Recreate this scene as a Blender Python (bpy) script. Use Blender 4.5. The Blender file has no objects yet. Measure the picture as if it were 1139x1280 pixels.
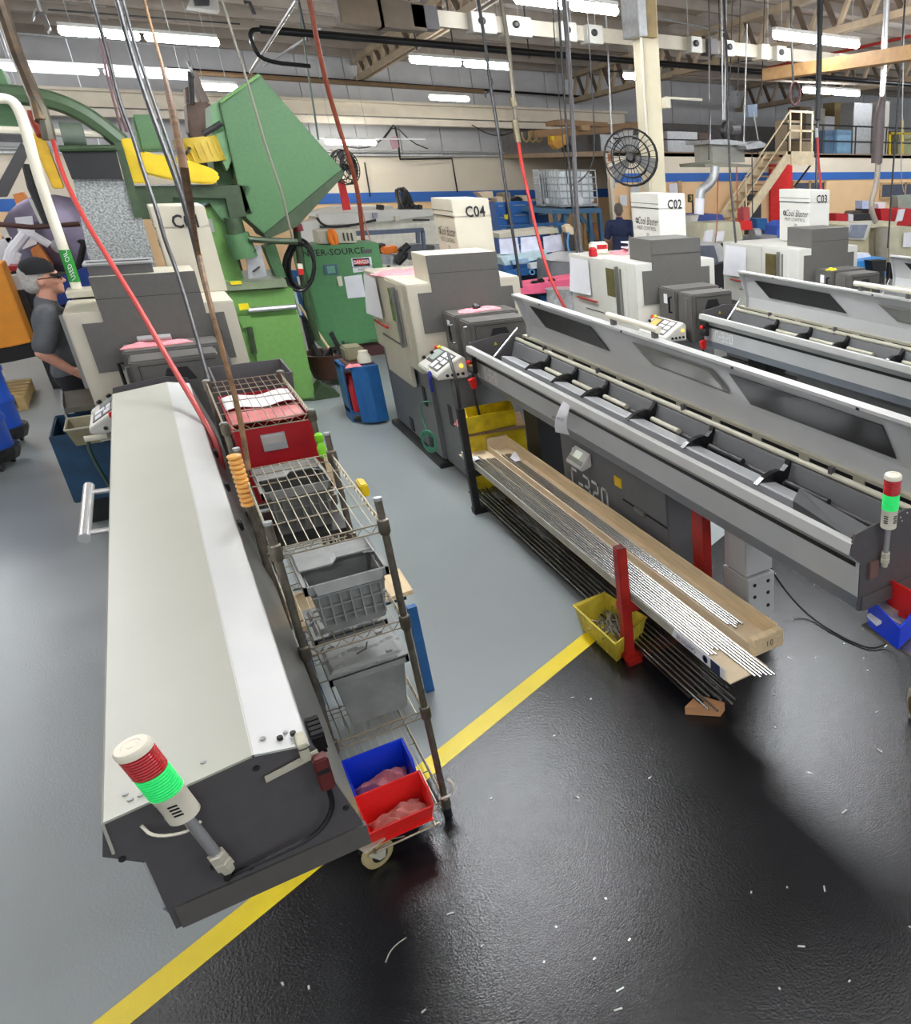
import bpy, bmesh, math, random
from mathutils import Vector as V, Matrix
random.seed(7)
SC = bpy.context.scene
COL = SC.collection
# ---------------------------------------------------------------- camera
YH, CX, CY, H = 208., 960., 640., 2.7
F = math.sqrt((2800 - CY) * (CY - YH))
PIT = math.atan2(CY - YH, F)
YAW = math.atan2(CX - 147, math.hypot(F, CY - YH))
cam = bpy.data.cameras.new('camera')
camo = bpy.data.objects.new('camera', cam); COL.objects.link(camo)
camo.location = (0, 0, H)
camo.rotation_euler = (math.pi / 2 - PIT, 0, -YAW)
cam.sensor_fit = 'HORIZONTAL'; cam.sensor_width = 36
cam.lens = F / 1139 * 36
cam.shift_x = (569.5 - CX) / 1139; cam.shift_y = 0
cam.clip_end = 200
SC.camera = camo
# ---------------------------------------------------------------- world, exposure
wd = bpy.data.worlds.new('world'); SC.world = wd; wd.use_nodes = True
wd.node_tree.nodes['Background'].inputs[0].default_value = (.88, .93, 1, 1)
wd.node_tree.nodes['Background'].inputs[1].default_value = 1.1
SC.view_settings.view_transform = 'Standard'; SC.view_settings.look = 'None'
SC.view_settings.exposure = 0.0; SC.view_settings.gamma = 1
SC.view_settings.use_curve_mapping = False
LAMP = 58.0            # radiance of the fluorescent tubes
# ---------------------------------------------------------------- pixel of the photograph -> point of the shop
_c, _s = math.cos(PIT), math.sin(PIT)
_R = V((math.cos(YAW), -math.sin(YAW), 0)); _FW = V((math.sin(YAW), math.cos(YAW), 0)); _Z = V((0, 0, 1))
_fw = _FW * _c - _Z * _s; _up = _FW * _s + _Z * _c; O = V((0, 0, H))
def Q(px, py, x=None, y=None, z=None):
    r = _R * ((px - CX) / F) + _up * ((CY - py) / F) + _fw
    t = x / r.x if x is not None else y / r.y if y is not None else (z - H) / r.z
    return O + r * t
# ---------------------------------------------------------------- materials
def lin(c):
    return tuple(((v / 255) / 12.92 if v / 255 <= .04045 else ((v / 255 + .055) / 1.055) ** 2.4) for v in c) + (1,)
_M = {}
def mat(name, rgb, rough=.5, metal=0., var=.12, scale=8., bump=0., bscale=60., spec=.5, emit=0., alpha=1., rgb2=None, stretch=None, coat=0., trans=0.):
    if name in _M: return _M[name]
    m = bpy.data.materials.new(name); m.use_nodes = True
    nt = m.node_tree; b = nt.nodes['Principled BSDF']
    b.inputs['Roughness'].default_value = rough; b.inputs['Metallic'].default_value = metal
    b.inputs['Specular IOR Level'].default_value = spec
    b.inputs['Coat Weight'].default_value = coat
    b.inputs['Transmission Weight'].default_value = trans
    tc = nt.nodes.new('ShaderNodeTexCoord'); src = tc.outputs['Object']
    if stretch:
        mp = nt.nodes.new('ShaderNodeMapping'); mp.inputs['Scale'].default_value = stretch
        nt.links.new(src, mp.inputs['Vector']); src = mp.outputs[0]
    n = nt.nodes.new('ShaderNodeTexNoise'); n.inputs['Scale'].default_value = scale; n.inputs['Detail'].default_value = 4
    nt.links.new(src, n.inputs['Vector'])
    r = nt.nodes.new('ShaderNodeValToRGB')
    c = lin(rgb); c2 = lin(rgb2) if rgb2 else tuple(min(1, v * (1 + var)) for v in c[:3]) + (1,)
    c1 = c if rgb2 else tuple(v * (1 - var) for v in c[:3]) + (1,)
    r.color_ramp.elements[0].position = .3; r.color_ramp.elements[0].color = c1
    r.color_ramp.elements[1].position = .7; r.color_ramp.elements[1].color = c2
    nt.links.new(n.outputs[0], r.inputs[0]); nt.links.new(r.outputs[0], b.inputs['Base Color'])
    if bump:
        n2 = nt.nodes.new('ShaderNodeTexNoise'); n2.inputs['Scale'].default_value = bscale; n2.inputs['Detail'].default_value = 3
        nt.links.new(src, n2.inputs['Vector'])
        bp = nt.nodes.new('ShaderNodeBump'); bp.inputs['Strength'].default_value = bump; bp.inputs['Distance'].default_value = .01
        nt.links.new(n2.outputs[0], bp.inputs['Height']); nt.links.new(bp.outputs[0], b.inputs['Normal'])
    if emit:
        nt.links.new(r.outputs[0], b.inputs['Emission Color']); b.inputs['Emission Strength'].default_value = emit
    b.inputs['Alpha'].default_value = alpha
    _M[name] = m; return m
LIDG = mat('satin_grey_green_paint', (180, 180, 167), .34, 0, .03, 2)
LIDW = mat('brushed_light_metal', (188, 189, 185), .42, .0, .04, 3)
STEEL = mat('brushed_sheet_steel', (150, 150, 146), .33, .8, .1, 4)
CHAR = mat('charcoal_paint', (84, 81, 82), .5, 0, .06, 30, .05, 300)
DARKG = mat('dark_grey_paint', (90, 88, 84), .5, 0, .05, 30)
FACE = mat('mid_grey_paint', (192, 193, 192), .3, .1, .04, 4)
LEDGE = mat('shaded_grey_paint', (124, 130, 138), .35, .1, .05, 6)  # feeder panel grey, darkened for the shade on the inward-tilted ledge
CAB = mat('machine_grey_paint', (104, 105, 106), .45, 0, .05, 12)
BLACK = mat('black_rubber', (22, 22, 23), .5, 0, .2, 20)
BLKG = mat('black_paint_gloss', (26, 26, 28), .25, 0, .1, 20)
CREAM = mat('cream_machine_paint', (192, 186, 168), .42, 0, .04, 5)
WHITEM = mat('white_machine_paint', (206, 205, 196), .42, 0, .03, 5)
CHROME = mat('polished_steel', (214, 214, 214), .26, .7, .05, 8)
ALU = mat('aluminium', (224, 226, 228), .3, .45, .05, 6, stretch=(20, .4, 20))
RAILC = mat('cream_coated_rail', (196, 192, 172), .4, .1, .05, 9)
WIRE = mat('tarnished_nickel_wire', (168, 160, 140), .32, .75, .15, 30)
POST = mat('worn_nickel_post', (120, 114, 102), .35, .7, .25, 25)
TOTE = mat('grey_tote_plastic', (140, 142, 139), .5, 0, .18, 9, .1, 40)
TOTED = mat('dark_grey_tote_plastic', (112, 113, 108), .5, 0, .15, 9)
RED = mat('red_plastic', (214, 34, 30), .4, 0, .05, 10)
DRED = mat('dark_red_plastic', (158, 14, 26), .42, 0, .06, 6)
BLUE = mat('blue_plastic', (14, 62, 205), .4, 0, .05, 10)
PINK = mat('pink_shop_cloth', (226, 140, 146), .9, 0, .12, 25, .5, 60)
WHITE = mat('white_paper', (232, 232, 236), .7, 0, .03, 10)
YELP = mat('yellow_paint', (238, 214, 16), .5, 0, .06, 14)
YELB = mat('oily_yellow_plastic', (196, 172, 18), .4, 0, .3, 10)
YELD = mat('yellow_enamel', (222, 190, 14), .4, 0, .08, 8)
REDP = mat('red_painted_steel', (166, 30, 22), .45, 0, .2, 12)
WOOD = mat('raw_pine', (226, 202, 160), .7, 0, .12, 6, .1, 30, stretch=(8, .6, 8))
CARD = mat('cardboard', (216, 196, 164), .8, 0, .06, 10)
TRAYW = mat('grey_waxed_board', (176, 174, 162), .7, 0, .12, 12)
ROD = mat('bright_steel_bar', (176, 176, 176), .27, .85, .05, 4, stretch=(30, .5, 30))
RODD = mat('dark_steel_bar', (72, 68, 62), .35, .8, .25, 6)
RUST = mat('rusty_conduit', (122, 92, 62), .7, .2, .45, 18, .3, 80)
IRON = mat('dark_iron_pipe', (58, 58, 58), .45, .5, .3, 20)
GALV = mat('galvanised_steel', (176, 178, 178), .4, .6, .12, 14)
HOSER = mat('red_rubber_hose', (170, 44, 38), .5, 0, .1, 20)
HOSEB = mat('brown_red_hose', (150, 72, 48), .5, 0, .2, 16)
GRN = mat('hammered_green_paint', (74, 114, 72), .5, 0, .08, 30, .12, 220)
GRNL = mat('light_green_paint', (104, 150, 76), .5, 0, .07, 20, .1, 200)
GRND = mat('oily_dark_green_paint', (52, 70, 44), .5, 0, .25, 12)
GRNC = mat('mint_green_paint', (82, 138, 88), .5, 0, .06, 20)
TEXT = mat('black_print', (24, 24, 26), .6)
TEXTW = mat('white_print', (226, 228, 226), .6)
LENSR = mat('red_lens', (190, 24, 30), .25, 0, .08, 40, coat=.3)
LENSG = mat('lit_green_lens', (40, 225, 110), .3, 0, .1, 30, emit=.3)
IVORY = mat('ivory_plastic', (232, 226, 206), .4, 0, .03, 10)
AMBER = mat('lit_amber_lamp', (255, 196, 60), .4, emit=2.)
TUBE = mat('lit_fluorescent_tube', (248, 250, 255), .5, var=0, emit=LAMP)
TUBEF = mat('lit_far_tube', (255, 253, 246), .5, var=0, emit=40.)
TUBEH = mat('lit_high_bay_tube', (246, 249, 255), .5, var=0, emit=42.)
FIX = mat('white_enamel_fixture', (214, 214, 208), .4)
ORNG = mat('orange_paint', (240, 128, 30), .5, 0, .06, 8)
NAVY = mat('navy_cloth', (44, 54, 86), .9, 0, .15, 18)
BLUEP = mat('blue_painted_steel', (30, 92, 150), .45, 0, .1, 10)
BLUED = mat('dark_teal_blue_paint', (22, 62, 88), .5, 0, .2, 10)
SKIN = mat('skin', (206, 150, 128), .55, 0, .06, 30)
CLEARP = mat('translucent_white_plastic', (232, 238, 240), .4, 0, .03, 5)
# ---------------------------------------------------------------- mesh helpers
class B:
    """collects shapes and links them as one mesh object"""
    def __init__(s): s.v = []; s.f = []; s.T = None
    def add(s, vs, fs):
        o = len(s.v)
        s.v += [(s.T @ V(p)) if s.T else V(p) for p in vs]
        s.f += [tuple(i + o for i in f) for f in fs]; return s
    def box(s, x0, x1, y0, y1, z0, z1):
        return s.add([(x, y, z) for z in (z0, z1) for y in (y0, y1) for x in (x0, x1)],
                     [(0, 2, 3, 1), (4, 5, 7, 6), (0, 1, 5, 4), (2, 6, 7, 3), (0, 4, 6, 2), (1, 3, 7, 5)])
    def prism(s, pts, d):
        """closed polygon of points, swept by the vector d"""
        n = len(pts); d = V(d); a = [V(p) for p in pts]
        return s.add(a + [p + d for p in a], [tuple(range(n))[::-1], tuple(range(n, 2 * n))] +
                     [(i, (i + 1) % n, n + (i + 1) % n, n + i) for i in range(n)])
    def sheet(s, prof, y0, y1, t=.004):
        """open x/z profile folded from sheet, swept along y, thickness t"""
        n = len(prof); nrm = []
        for i in range(n):
            a = V((prof[max(i - 1, 0)][0], 0, prof[max(i - 1, 0)][1])); b = V((prof[min(i + 1, n - 1)][0], 0, prof[min(i + 1, n - 1)][1]))
            d = (b - a).normalized(); nrm.append(V((d.z, 0, -d.x)) * t)
        P = [V((p[0], 0, p[1])) for p in prof]; ring = P + [p + q for p, q in zip(P, nrm)][::-1]
        return s.prism([(p.x, y0, p.z) for p in ring], (0, y1 - y0, 0))
    def cyl(s, p0, p1, r0, r1=None, n=12, caps=True):
        p0 = V(p0); p1 = V(p1); r1 = r0 if r1 is None else r1
        d = (p1 - p0).normalized(); a = d.orthogonal().normalized(); b = d.cross(a)
        c = [(math.cos(2 * math.pi * i / n), math.sin(2 * math.pi * i / n)) for i in range(n)]
        vs = [p0 + (a * x + b * y) * r0 for x, y in c] + [p1 + (a * x + b * y) * r1 for x, y in c]
        fs = [(i, (i + 1) % n, n + (i + 1) % n, n + i) for i in range(n)]
        if caps: fs += [tuple(range(n))[::-1], tuple(range(n, 2 * n))]
        return s.add(vs, fs)
    def lathe(s, p, d, prof, n=20, caps=True):
        """prof: list of (distance along d, radius)"""
        p = V(p); d = V(d).normalized(); a = d.orthogonal().normalized(); b = d.cross(a); vs = []; fs = []
        for h, r in prof:
            vs += [p + d * h + (a * math.cos(2 * math.pi * i / n) + b * math.sin(2 * math.pi * i / n)) * max(r, 1e-4) for i in range(n)]
        for k in range(len(prof) - 1):
            fs += [(k * n + i, k * n + (i + 1) % n, (k + 1) * n + (i + 1) % n, (k + 1) * n + i) for i in range(n)]
        if caps: fs += [tuple(range(n))[::-1], tuple(range((len(prof) - 1) * n, len(prof) * n))]
        return s.add(vs, fs)
    def tube(s, path, r, n=8, smooth=0):
        P = [V(p) for p in path]
        for _ in range(smooth):
            q = [P[0]]
            for a, b in zip(P, P[1:]): q += [a * .75 + b * .25, a * .25 + b * .75]
            P = q + [P[-1]]
        vs = []; fs = []; up = None
        for i, p in enumerate(P):
            d = (P[min(i + 1, len(P) - 1)] - P[max(i - 1, 0)]).normalized()
            a = d.orthogonal().normalized() if up is None else (up - d * up.dot(d)).normalized()
            up = a; b = d.cross(a); rr = r[min(i, len(r) - 1)] if isinstance(r, (list, tuple)) else r
            vs += [p + (a * math.cos(2 * math.pi * k / n) + b * math.sin(2 * math.pi * k / n)) * rr for k in range(n)]
        for k in range(len(P) - 1):
            fs += [(k * n + i, k * n + (i + 1) % n, (k + 1) * n + (i + 1) % n, (k + 1) * n + i) for i in range(n)]
        fs += [tuple(range(n))[::-1], tuple(range((len(P) - 1) * n, len(P) * n))]
        return s.add(vs, fs)
    def ball(s, c, r, nu=12, nv=8):
        c = V(c); r = V(r) if isinstance(r, (tuple, list)) else V((r, r, r)); vs = []; fs = []
        for j in range(nv + 1):
            t = math.pi * j / nv
            for i in range(nu):
                p = 2 * math.pi * i / nu
                vs.append(c + V((r.x * math.sin(t) * math.cos(p), r.y * math.sin(t) * math.sin(p), r.z * math.cos(t))))
        for j in range(nv):
            for i in range(nu):
                fs.append((j * nu + i, (j + 1) * nu + i, (j + 1) * nu + (i + 1) % nu, j * nu + (i + 1) % nu))
        return s.add(vs, fs)
    def grid(s, fn, nu, nv, t=0):
        """surface fn(u, v) with u, v in 0..1, given thickness t downwards"""
        vs = [V(fn(i / nu, j / nv)) for j in range(nv + 1) for i in range(nu + 1)]
        w = nu + 1; fs = [(j * w + i, j * w + i + 1, (j + 1) * w + i + 1, (j + 1) * w + i) for j in range(nv) for i in range(nu)]
        if t:
            n = len(vs); vs = vs + [p - V((0, 0, t)) for p in vs]
            fs = fs + [tuple(n + k for k in f[::-1]) for f in fs]
            for i in range(nu):
                fs += [(i, n + i, n + i + 1, i + 1), (nv * w + i + 1, n + nv * w + i + 1, n + nv * w + i, nv * w + i)]
            for j in range(nv):
                fs += [((j + 1) * w, n + (j + 1) * w, n + j * w, j * w), (j * w + nu, n + j * w + nu, n + (j + 1) * w + nu, (j + 1) * w + nu)]
        return s.add(vs, fs)
    def tray(s, x0, x1, y0, y1, z0, z1, t, ix=0, iy=0):
        """open box, walls t thick, narrowing by ix / iy towards the floor"""
        def rect(a, b, c, d, z): return [(a, c, z), (b, c, z), (b, d, z), (a, d, z)]
        vs = rect(x0 + ix, x1 - ix, y0 + iy, y1 - iy, z0) + rect(x0, x1, y0, y1, z1) + rect(x0 + t, x1 - t, y0 + t, y1 - t, z1) + \
            rect(x0 + ix + t, x1 - ix - t, y0 + iy + t, y1 - iy - t, z0 + t)
        fs = [(3, 2, 1, 0), (12, 13, 14, 15)]
        for k in range(3):
            for i in range(4): fs.append((k * 4 + i, k * 4 + (i + 1) % 4, k * 4 + 4 + (i + 1) % 4, k * 4 + 4 + i))
        return s.add(vs, fs)
    def obj(s, name, m, parent=None, smooth=False, bevel=0.):
        me = bpy.data.meshes.new(name)
        if parent is None:
            xs = [p.x for p in s.v]; ys = [p.y for p in s.v]
            og = V(((min(xs) + max(xs)) / 2, (min(ys) + max(ys)) / 2, min(p.z for p in s.v)))
        else: og = V(ORG[parent.name])
        me.from_pydata([tuple(p - og) for p in s.v], [], s.f)
        bm = bmesh.new(); bm.from_mesh(me); bmesh.ops.recalc_face_normals(bm, faces=bm.faces)
        if bevel:
            ed = [e for e in bm.edges if len(e.link_faces) == 2 and e.calc_face_angle(0) > .6]
            bmesh.ops.bevel(bm, geom=ed, offset=bevel, segments=2, affect='EDGES', clamp_overlap=True)
        bm.to_mesh(me); bm.free()
        if smooth:
            me.polygons.foreach_set('use_smooth', [True] * len(me.polygons))
            me.set_sharp_from_angle(angle=.7)
        o = bpy.data.objects.new(name, me); COL.objects.link(o)
        if isinstance(m, (list, tuple)):
            for k in m: me.materials.append(k)
        else: me.materials.append(m)
        if parent is not None: o.parent = parent
        else: o.location = og
        ORG[o.name] = og
        return o
ORG = {}
def thing(name, loc, label, cat, group=None):
    o = bpy.data.objects.new(name, None); COL.objects.link(o); o.location = loc; o.empty_display_size = .05
    ORG[o.name] = V(loc); return tag(o, label, cat, group)
def tag(o, label=None, cat=None, group=None):
    if label: o['label'] = label
    if cat: o['category'] = cat
    if group: o['group'] = group
    return o
def ground(t, m=None, w=.05):
    """gives a thing whose foot is out of sight the legs it stands on"""
    P = [v.co + ORG[t.name] for c in t.children if c.type == 'MESH' for v in c.data.vertices]
    x0, x1, y0, y1, z0 = min(p.x for p in P), max(p.x for p in P), min(p.y for p in P), max(p.y for p in P), min(p.z for p in P)
    for x in (x0 + .04, x1 - .04 - w):
        for y in (y0 + .04, y1 - .04 - w): B().box(x, x + w, y, y + w, 0, z0 + .03).obj('leg', m or IRON, t)
def struct(o): o['kind'] = 'structure'; return o
def stuff(o): o['kind'] = 'stuff'; return o
def dup(o, loc=None, label=None, parent=None, rotz=None):
    """copy of a thing with its parts and sub-parts (mesh data shared)"""
    c = o.copy(); COL.objects.link(c); c.parent = parent
    ORG[c.name] = V(loc) if loc is not None else ORG[o.name]
    if loc is not None: c.location = loc
    if rotz is not None: c.rotation_euler.z = rotz
    if label: c['label'] = label
    for ch in o.children: dup(ch, parent=c)
    return c
def write(txt, parent, p, right, up, size, m, name='lettering', align='CENTER', xs=1., shear=0., bold=0.):
    """flat printed lettering at p"""
    cu = bpy.data.curves.new('t', 'FONT'); cu.body = txt; cu.size = size; cu.align_x = align; cu.align_y = 'CENTER'; cu.space_character = 1.05; cu.shear = shear; cu.offset = bold
    cu.resolution_u = 2
    o = bpy.data.objects.new('t', cu); COL.objects.link(o)
    dg = bpy.context.evaluated_depsgraph_get(); me = bpy.data.meshes.new_from_object(o.evaluated_get(dg))
    bpy.data.objects.remove(o)
    r = V(right).normalized(); u = V(up).normalized(); n = r.cross(u).normalized(); og = ORG[parent.name]
    for v in me.vertices: v.co = V(p) + r * v.co.x * xs + u * v.co.y + n * .002 - og
    me.name = name; o = bpy.data.objects.new(name, me); COL.objects.link(o); me.materials.clear(); me.materials.append(m); o.parent = parent
    ORG[o.name] = og; return o
def strokes(lines, p, right, up, w, h):
    """angular stencil lettering: polylines in a unit box, as flat bars"""
    b = B(); r = V(right).normalized(); u = V(up).normalized(); n = r.cross(u).normalized() * .003
    for pl in lines:
        for a, c in zip(pl, pl[1:]):
            A = V(p) + r * a[0] * w + u * a[1] * h; C = V(p) + r * c[0] * w + u * c[1] * h
            d = (C - A).normalized(); t = h * .06; q = n.normalized().cross(d) * t
            b.prism([A - d * t + q, A - d * t - q, C + d * t - q, C + d * t + q], n)
    return b
# ================================================================ the shop: floor, walls, ceiling
def floor_mat():
    m = mat('grey_epoxy_floor', (143, 150, 150), .36, 0, .06, .9, .12, 90, spec=.4)
    return m
def black_floor_mat():
    m = mat('black_epoxy_floor', (22, 23, 26), .2, 0, .25, 1.6, .2, 130, spec=.55)
    nt = m.node_tree; b = nt.nodes['Principled BSDF']
    n = nt.nodes.new('ShaderNodeTexNoise'); n.inputs['Scale'].default_value = 3; n.inputs['Detail'].default_value = 6
    tc = nt.nodes.new('ShaderNodeTexCoord'); nt.links.new(tc.outputs['Object'], n.inputs['Vector'])
    mr = nt.nodes.new('ShaderNodeMapRange'); mr.inputs['To Min'].default_value = .19; mr.inputs['To Max'].default_value = .27
    nt.links.new(n.outputs[0], mr.inputs[0]); nt.links.new(mr.outputs[0], b.inputs['Roughness'])
    return m
fl = struct(B().box(-20, 38, -8, 26, -.2, 0).obj('floor', floor_mat()))
LA, LB = V((-.803, 2.776, 0)), V((1.654, 4.023, 0)); ld = (LB - LA).normalized(); lnrm = V((ld.y, -ld.x, 0))
W = .118
far = LA + ld * 26; near = LA - ld * 12
B().prism([near + lnrm * W, far + lnrm * W, far + lnrm * 14, near + lnrm * 14], (0, 0, .003)).obj('black_floor_coating', black_floor_mat(), fl)
stripe_mat = mat('yellow_floor_tape', (246, 220, 24), .4, 0, .05, 5, .1, 90)
end = LB + ld * .3
B().prism([near, end, end + lnrm * W, near + lnrm * W], (0, 0, .004)).obj('yellow_line', stripe_mat, fl)
lit = B()
for i in range(260):
    p = LA + ld * random.uniform(-2.5, 6) + lnrm * random.uniform(.25, 3.6); a = random.uniform(0, 6.3); l = random.choice((.004, .005, .008, .014)); w = .003
    d = V((math.cos(a), math.sin(a), 0)); q = V((-d.y, d.x, 0))
    lit.prism([p + V((0, 0, .003)) + d * l - q * w, p + V((0, 0, .003)) + d * l + q * w, p + V((0, 0, .003)) - d * l + q * w, p + V((0, 0, .003)) - d * l - q * w], (0, 0, .003))
stuff(tag(lit.obj('metal_chips', mat('pale_chips', (190, 190, 186), .4, .3)), 'tiny pale metal chips scattered over the black floor', 'chips'))
for pts in ([(482, 1203), (487, 1190), (496, 1180), (508, 1172)], [(690, 905), (700, 916)], [(470, 1066), (476, 1052), (506, 1045)]):
    tag(B().tube([Q(x, y, z=.006) for x, y in pts], .0022, 5, 1).obj('wire_scrap', mat('pale_wire', (190, 184, 168), .4, .4)),
        {482: 'thin bent wire scrap on the black floor, nearest the frame edge', 690: 'short pale wire scrap on the black floor, right of the yellow line', 470: 'hooked wire scrap on the black floor beside the cart caster'}[pts[0][0]], 'scrap')

WALLU = mat('cream_wall_paint', (238, 226, 204), .7, 0, .03, 2)
WALLO = mat('peach_wall_paint', (248, 210, 160), .7, 0, .04, 2)
STRIPE = mat('blue_wall_stripe', (52, 108, 190), .6, 0, .03, 3)
PANEL = mat('grey_insulated_panel', (196, 196, 196), .6, 0, .06, 3)
BEAM = mat('cream_crane_beam', (226, 216, 196), .55, 0, .08, 3)
wl = struct(B().box(-20, 38, 25, 25.3, 0, 1.8).obj('wall_back', WALLO))
B().box(-20, 38, 24.97, 25.25, 1.78, 2.04).obj('blue_stripe', STRIPE, wl)
B().box(-20, 38, 25, 25.3, 2.04, 3.0).obj('upper_wall', WALLU, wl)
for i in range(53):
    B().box(-20 + i * 1.1, -20 + i * 1.1 + 1.085, 25.02 + (i % 2) * .012, 25.2, 3.0, 5.6).obj('panel', PANEL, wl)
pr_ = B(); pr_.box(-20, 24, 24.8, 25, 2.96, 3.0); pr_.cyl((-20, 24.75, 3.06), (12, 24.75, 3.06), .03); pr_.obj('wall_ledge', GALV, wl)
cb = B(); cb.box(-20, 13, 24.3, 24.42, 3.9, 4.22); cb.box(-20, 13, 24.1, 24.5, 4.2, 4.26); cb.box(-20, 13, 24.05, 24.5, 3.7, 3.86)
struct(cb.obj('trim_1', BEAM))
mz = struct(B().box(9.16, 32, 18, 18.2, 0, 2.35).obj('wall_right', WALLO))
B().box(9.16, 32, 17.98, 18.15, 2.35, 2.55).obj('blue_stripe', STRIPE, mz)
B().box(9.16, 32, 18, 18.2, 2.55, 3.0).obj('upper_wall', WALLU, mz)
B().box(9.12, 9.2, 17.97, 18.1, 0, 2.98).obj('corner_bead', WALLU, mz)
B().box(9.16, 32, 18, 24.9, 2.92, 3.03).obj('mezzanine_deck', mat('brown_deck_board', (150, 128, 104), .7), mz)
# sloping roof deck
def roof_z(y): return 5.42 + .0453 * (25 - y)
CEIL = mat('stained_roof_deck', (176, 160, 144), .8, 0, .14, 1.4)
ce = struct(B().prism([(-20, 25.3, roof_z(25.3)), (38, 25.3, roof_z(25.3)), (38, -8, roof_z(-8)), (-20, -8, roof_z(-8))], (0, 0, .2)).obj('ceiling', CEIL))
PURL = mat('grey_purlin_paint', (150, 140, 128), .6, 0, .1, 4)
for k in range(15):
    y = 24.6 - k * 1.25; z = roof_z(y)
    b = B(); b.box(-20, 38, y - .03, y + .03, z - .17, z + .01); b.box(-20, 38, y - .06, y + .06, z - .19, z - .165)
    b.obj('purlin', PURL, ce)
for x0 in range(-6, 30, 4):
    B().prism([(x0 + 1.1, 24, roof_z(24) - .012), (x0 + 2.6, 24, roof_z(24) - .012), (x0 + 2.6, 8, roof_z(8) - .012), (x0 + 1.1, 8, roof_z(8) - .012)], (0, 0, .02)).obj('insulation_strip', mat('white_insulation', (214, 206, 200), .8, 0, .06, 2), ce)
TRUSS = mat('beige_truss_paint', (178, 160, 134), .55, 0, .14, 3)
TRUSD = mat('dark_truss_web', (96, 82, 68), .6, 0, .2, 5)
def truss(x, dz, label):
    t = thing('roof_truss', (x, 25, roof_z(25) - dz), label, 'truss')
    for s in (-.09, .04):
        B().prism([(x + s, 24.9, roof_z(24.9) - dz), (x + s + .05, 24.9, roof_z(24.9) - dz), (x + s + .05, 24.9, roof_z(24.9) - dz + .12), (x + s, 24.9, roof_z(24.9) - dz + .12)], (0, -19, 19 * .0453)).obj('bottom_chord', TRUSS, t)
    B().prism([(x - .1, 24.9, roof_z(24.9) - .32), (x + .1, 24.9, roof_z(24.9) - .32), (x + .1, 24.9, roof_z(24.9) - .2), (x - .1, 24.9, roof_z(24.9) - .2)], (0, -19, 19 * .0453)).obj('top_chord', TRUSS, t)
    n = 22
    for i in range(n):
        y0 = 24.7 - i * .85; y1 = y0 - .42; y2 = y0 - .85
        lo = lambda y: V((x, y, roof_z(y) - dz + .06)); hi = lambda y: V((x, y, roof_z(y) - .26))
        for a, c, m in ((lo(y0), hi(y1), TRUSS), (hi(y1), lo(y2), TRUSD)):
            d = (c - a).normalized(); q = V((.035, 0, 0)); r = d.cross(V((1, 0, 0))) * .045
            B().prism([a - q - r, a + q - r, a + q + r, a - q + r], c - a).obj('web', m, t)
    return t
truss(5.55, .72, 'beige roof truss running to the back wall above the mint green cabinet')
truss(11.5, .98, 'beige roof truss to the right of the cream column, above the stairs')
truss(-1.5, .7, 'roof truss at the far left above the hanging hoses')
truss(17.8, .98, 'roof truss at the far right above the mezzanine')
# lamps ------------------------------------------------------------------
def lamp(x0, x1, y, z, label, tube=TUBE, group=None, hang=True):
    t = thing('fluorescent_light', ((x0 + x1) / 2, y, z), label, 'light', group)
    L = x1 - x0
    B().box(x0 + .04, x1 - .04, y - .05, y + .05, z + .05, z + .1).obj('housing', FIX, t)
    n = 2 if L > 1.5 else 1
    for i in range(n):
        a = x0 + L * i / n + .03; c = x0 + L * (i + 1) / n - .03
        B().lathe((a, y, z - .01), (1, 0, 0), [(0, .03), (.03, .06), (c - a - .03, .06), (c - a, .03)], 6).obj('tube', tube, t)
    if hang:
        for xx in (x0 + .2, x1 - .2): B().cyl((xx, y, z + .1), (xx, y, roof_z(y) + .01), .006, n=5).obj('hanger_chain', GALV, t)
    return t
vis = [((70, 40), (277, 55), 17, 'long lit double fluorescent light at top left above the green hopper'),
       ((510, 75), (642, 86), 17, 'lit double fluorescent light in front of the black pipe, left of centre column'),
       ((640, -1), (775, 17), 11.5, 'lit fluorescent light cut by the top edge, left of the cream column'),
       ((965, 45), (1075, 58), 11.5, 'lit double fluorescent light right of the cream column under the truss'),
       ((1003, 112), (1075, 120), 16.5, 'small lit fluorescent light hanging over the mezzanine cabinets')]
for (a, c, y, lab) in vis:
    A = Q(*a, y=y); C = Q(*c, y=y); lamp(A.x, C.x, y, (A.z + C.z) / 2 + .03, lab)
for (a, c, y, lab) in [((535, 121), (588, 125), 22, 'short lit fluorescent light under the cream crane beam'),
                       ((405, 177), (472, 179), 23.5, 'small lit fluorescent light low on the back wall behind the hopper tip'),
                       ((240, 107), (300, 111), 20, 'short lit fluorescent light just left of the green hopper top'),
                       ((778, 94), (802, 96), 17, 'small lit fluorescent light just left of the cream column')]:
    A = Q(*a, y=y); C = Q(*c, y=y); lamp(A.x, C.x, y, A.z, lab, TUBEF)
A = Q(-6, 82, y=18); C = Q(246, 100, y=18)
lamp(A.x, C.x, 18, A.z, 'long white fluorescent fixture at far left below the lit double light', mat('dim_tube', (235, 236, 250), .4, emit=1.6))
for i, (x, y) in enumerate([(8.6, 7.2), (-3.8, 7.0), (-3.2, 2.2), (.8, 2.4), (4.8, 2.2), (8.8, 2.2), (-2, -2.6), (2.4, -2.6), (6.8, -2.6), (12.6, 6.8), (-4.6, 11.5), (-5, 15), (-5.4, 19), (-5.8, 22.5), (15.5, 13), (19, 16), (13, 10)]):  # unseen lamps, added to brighten the shop and its far end
    lamp(x, x + 2.3, y, 4.75, 'unseen overhead fluorescent light, added out of the picture to light the shop', group='added lights outside the frame')
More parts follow.
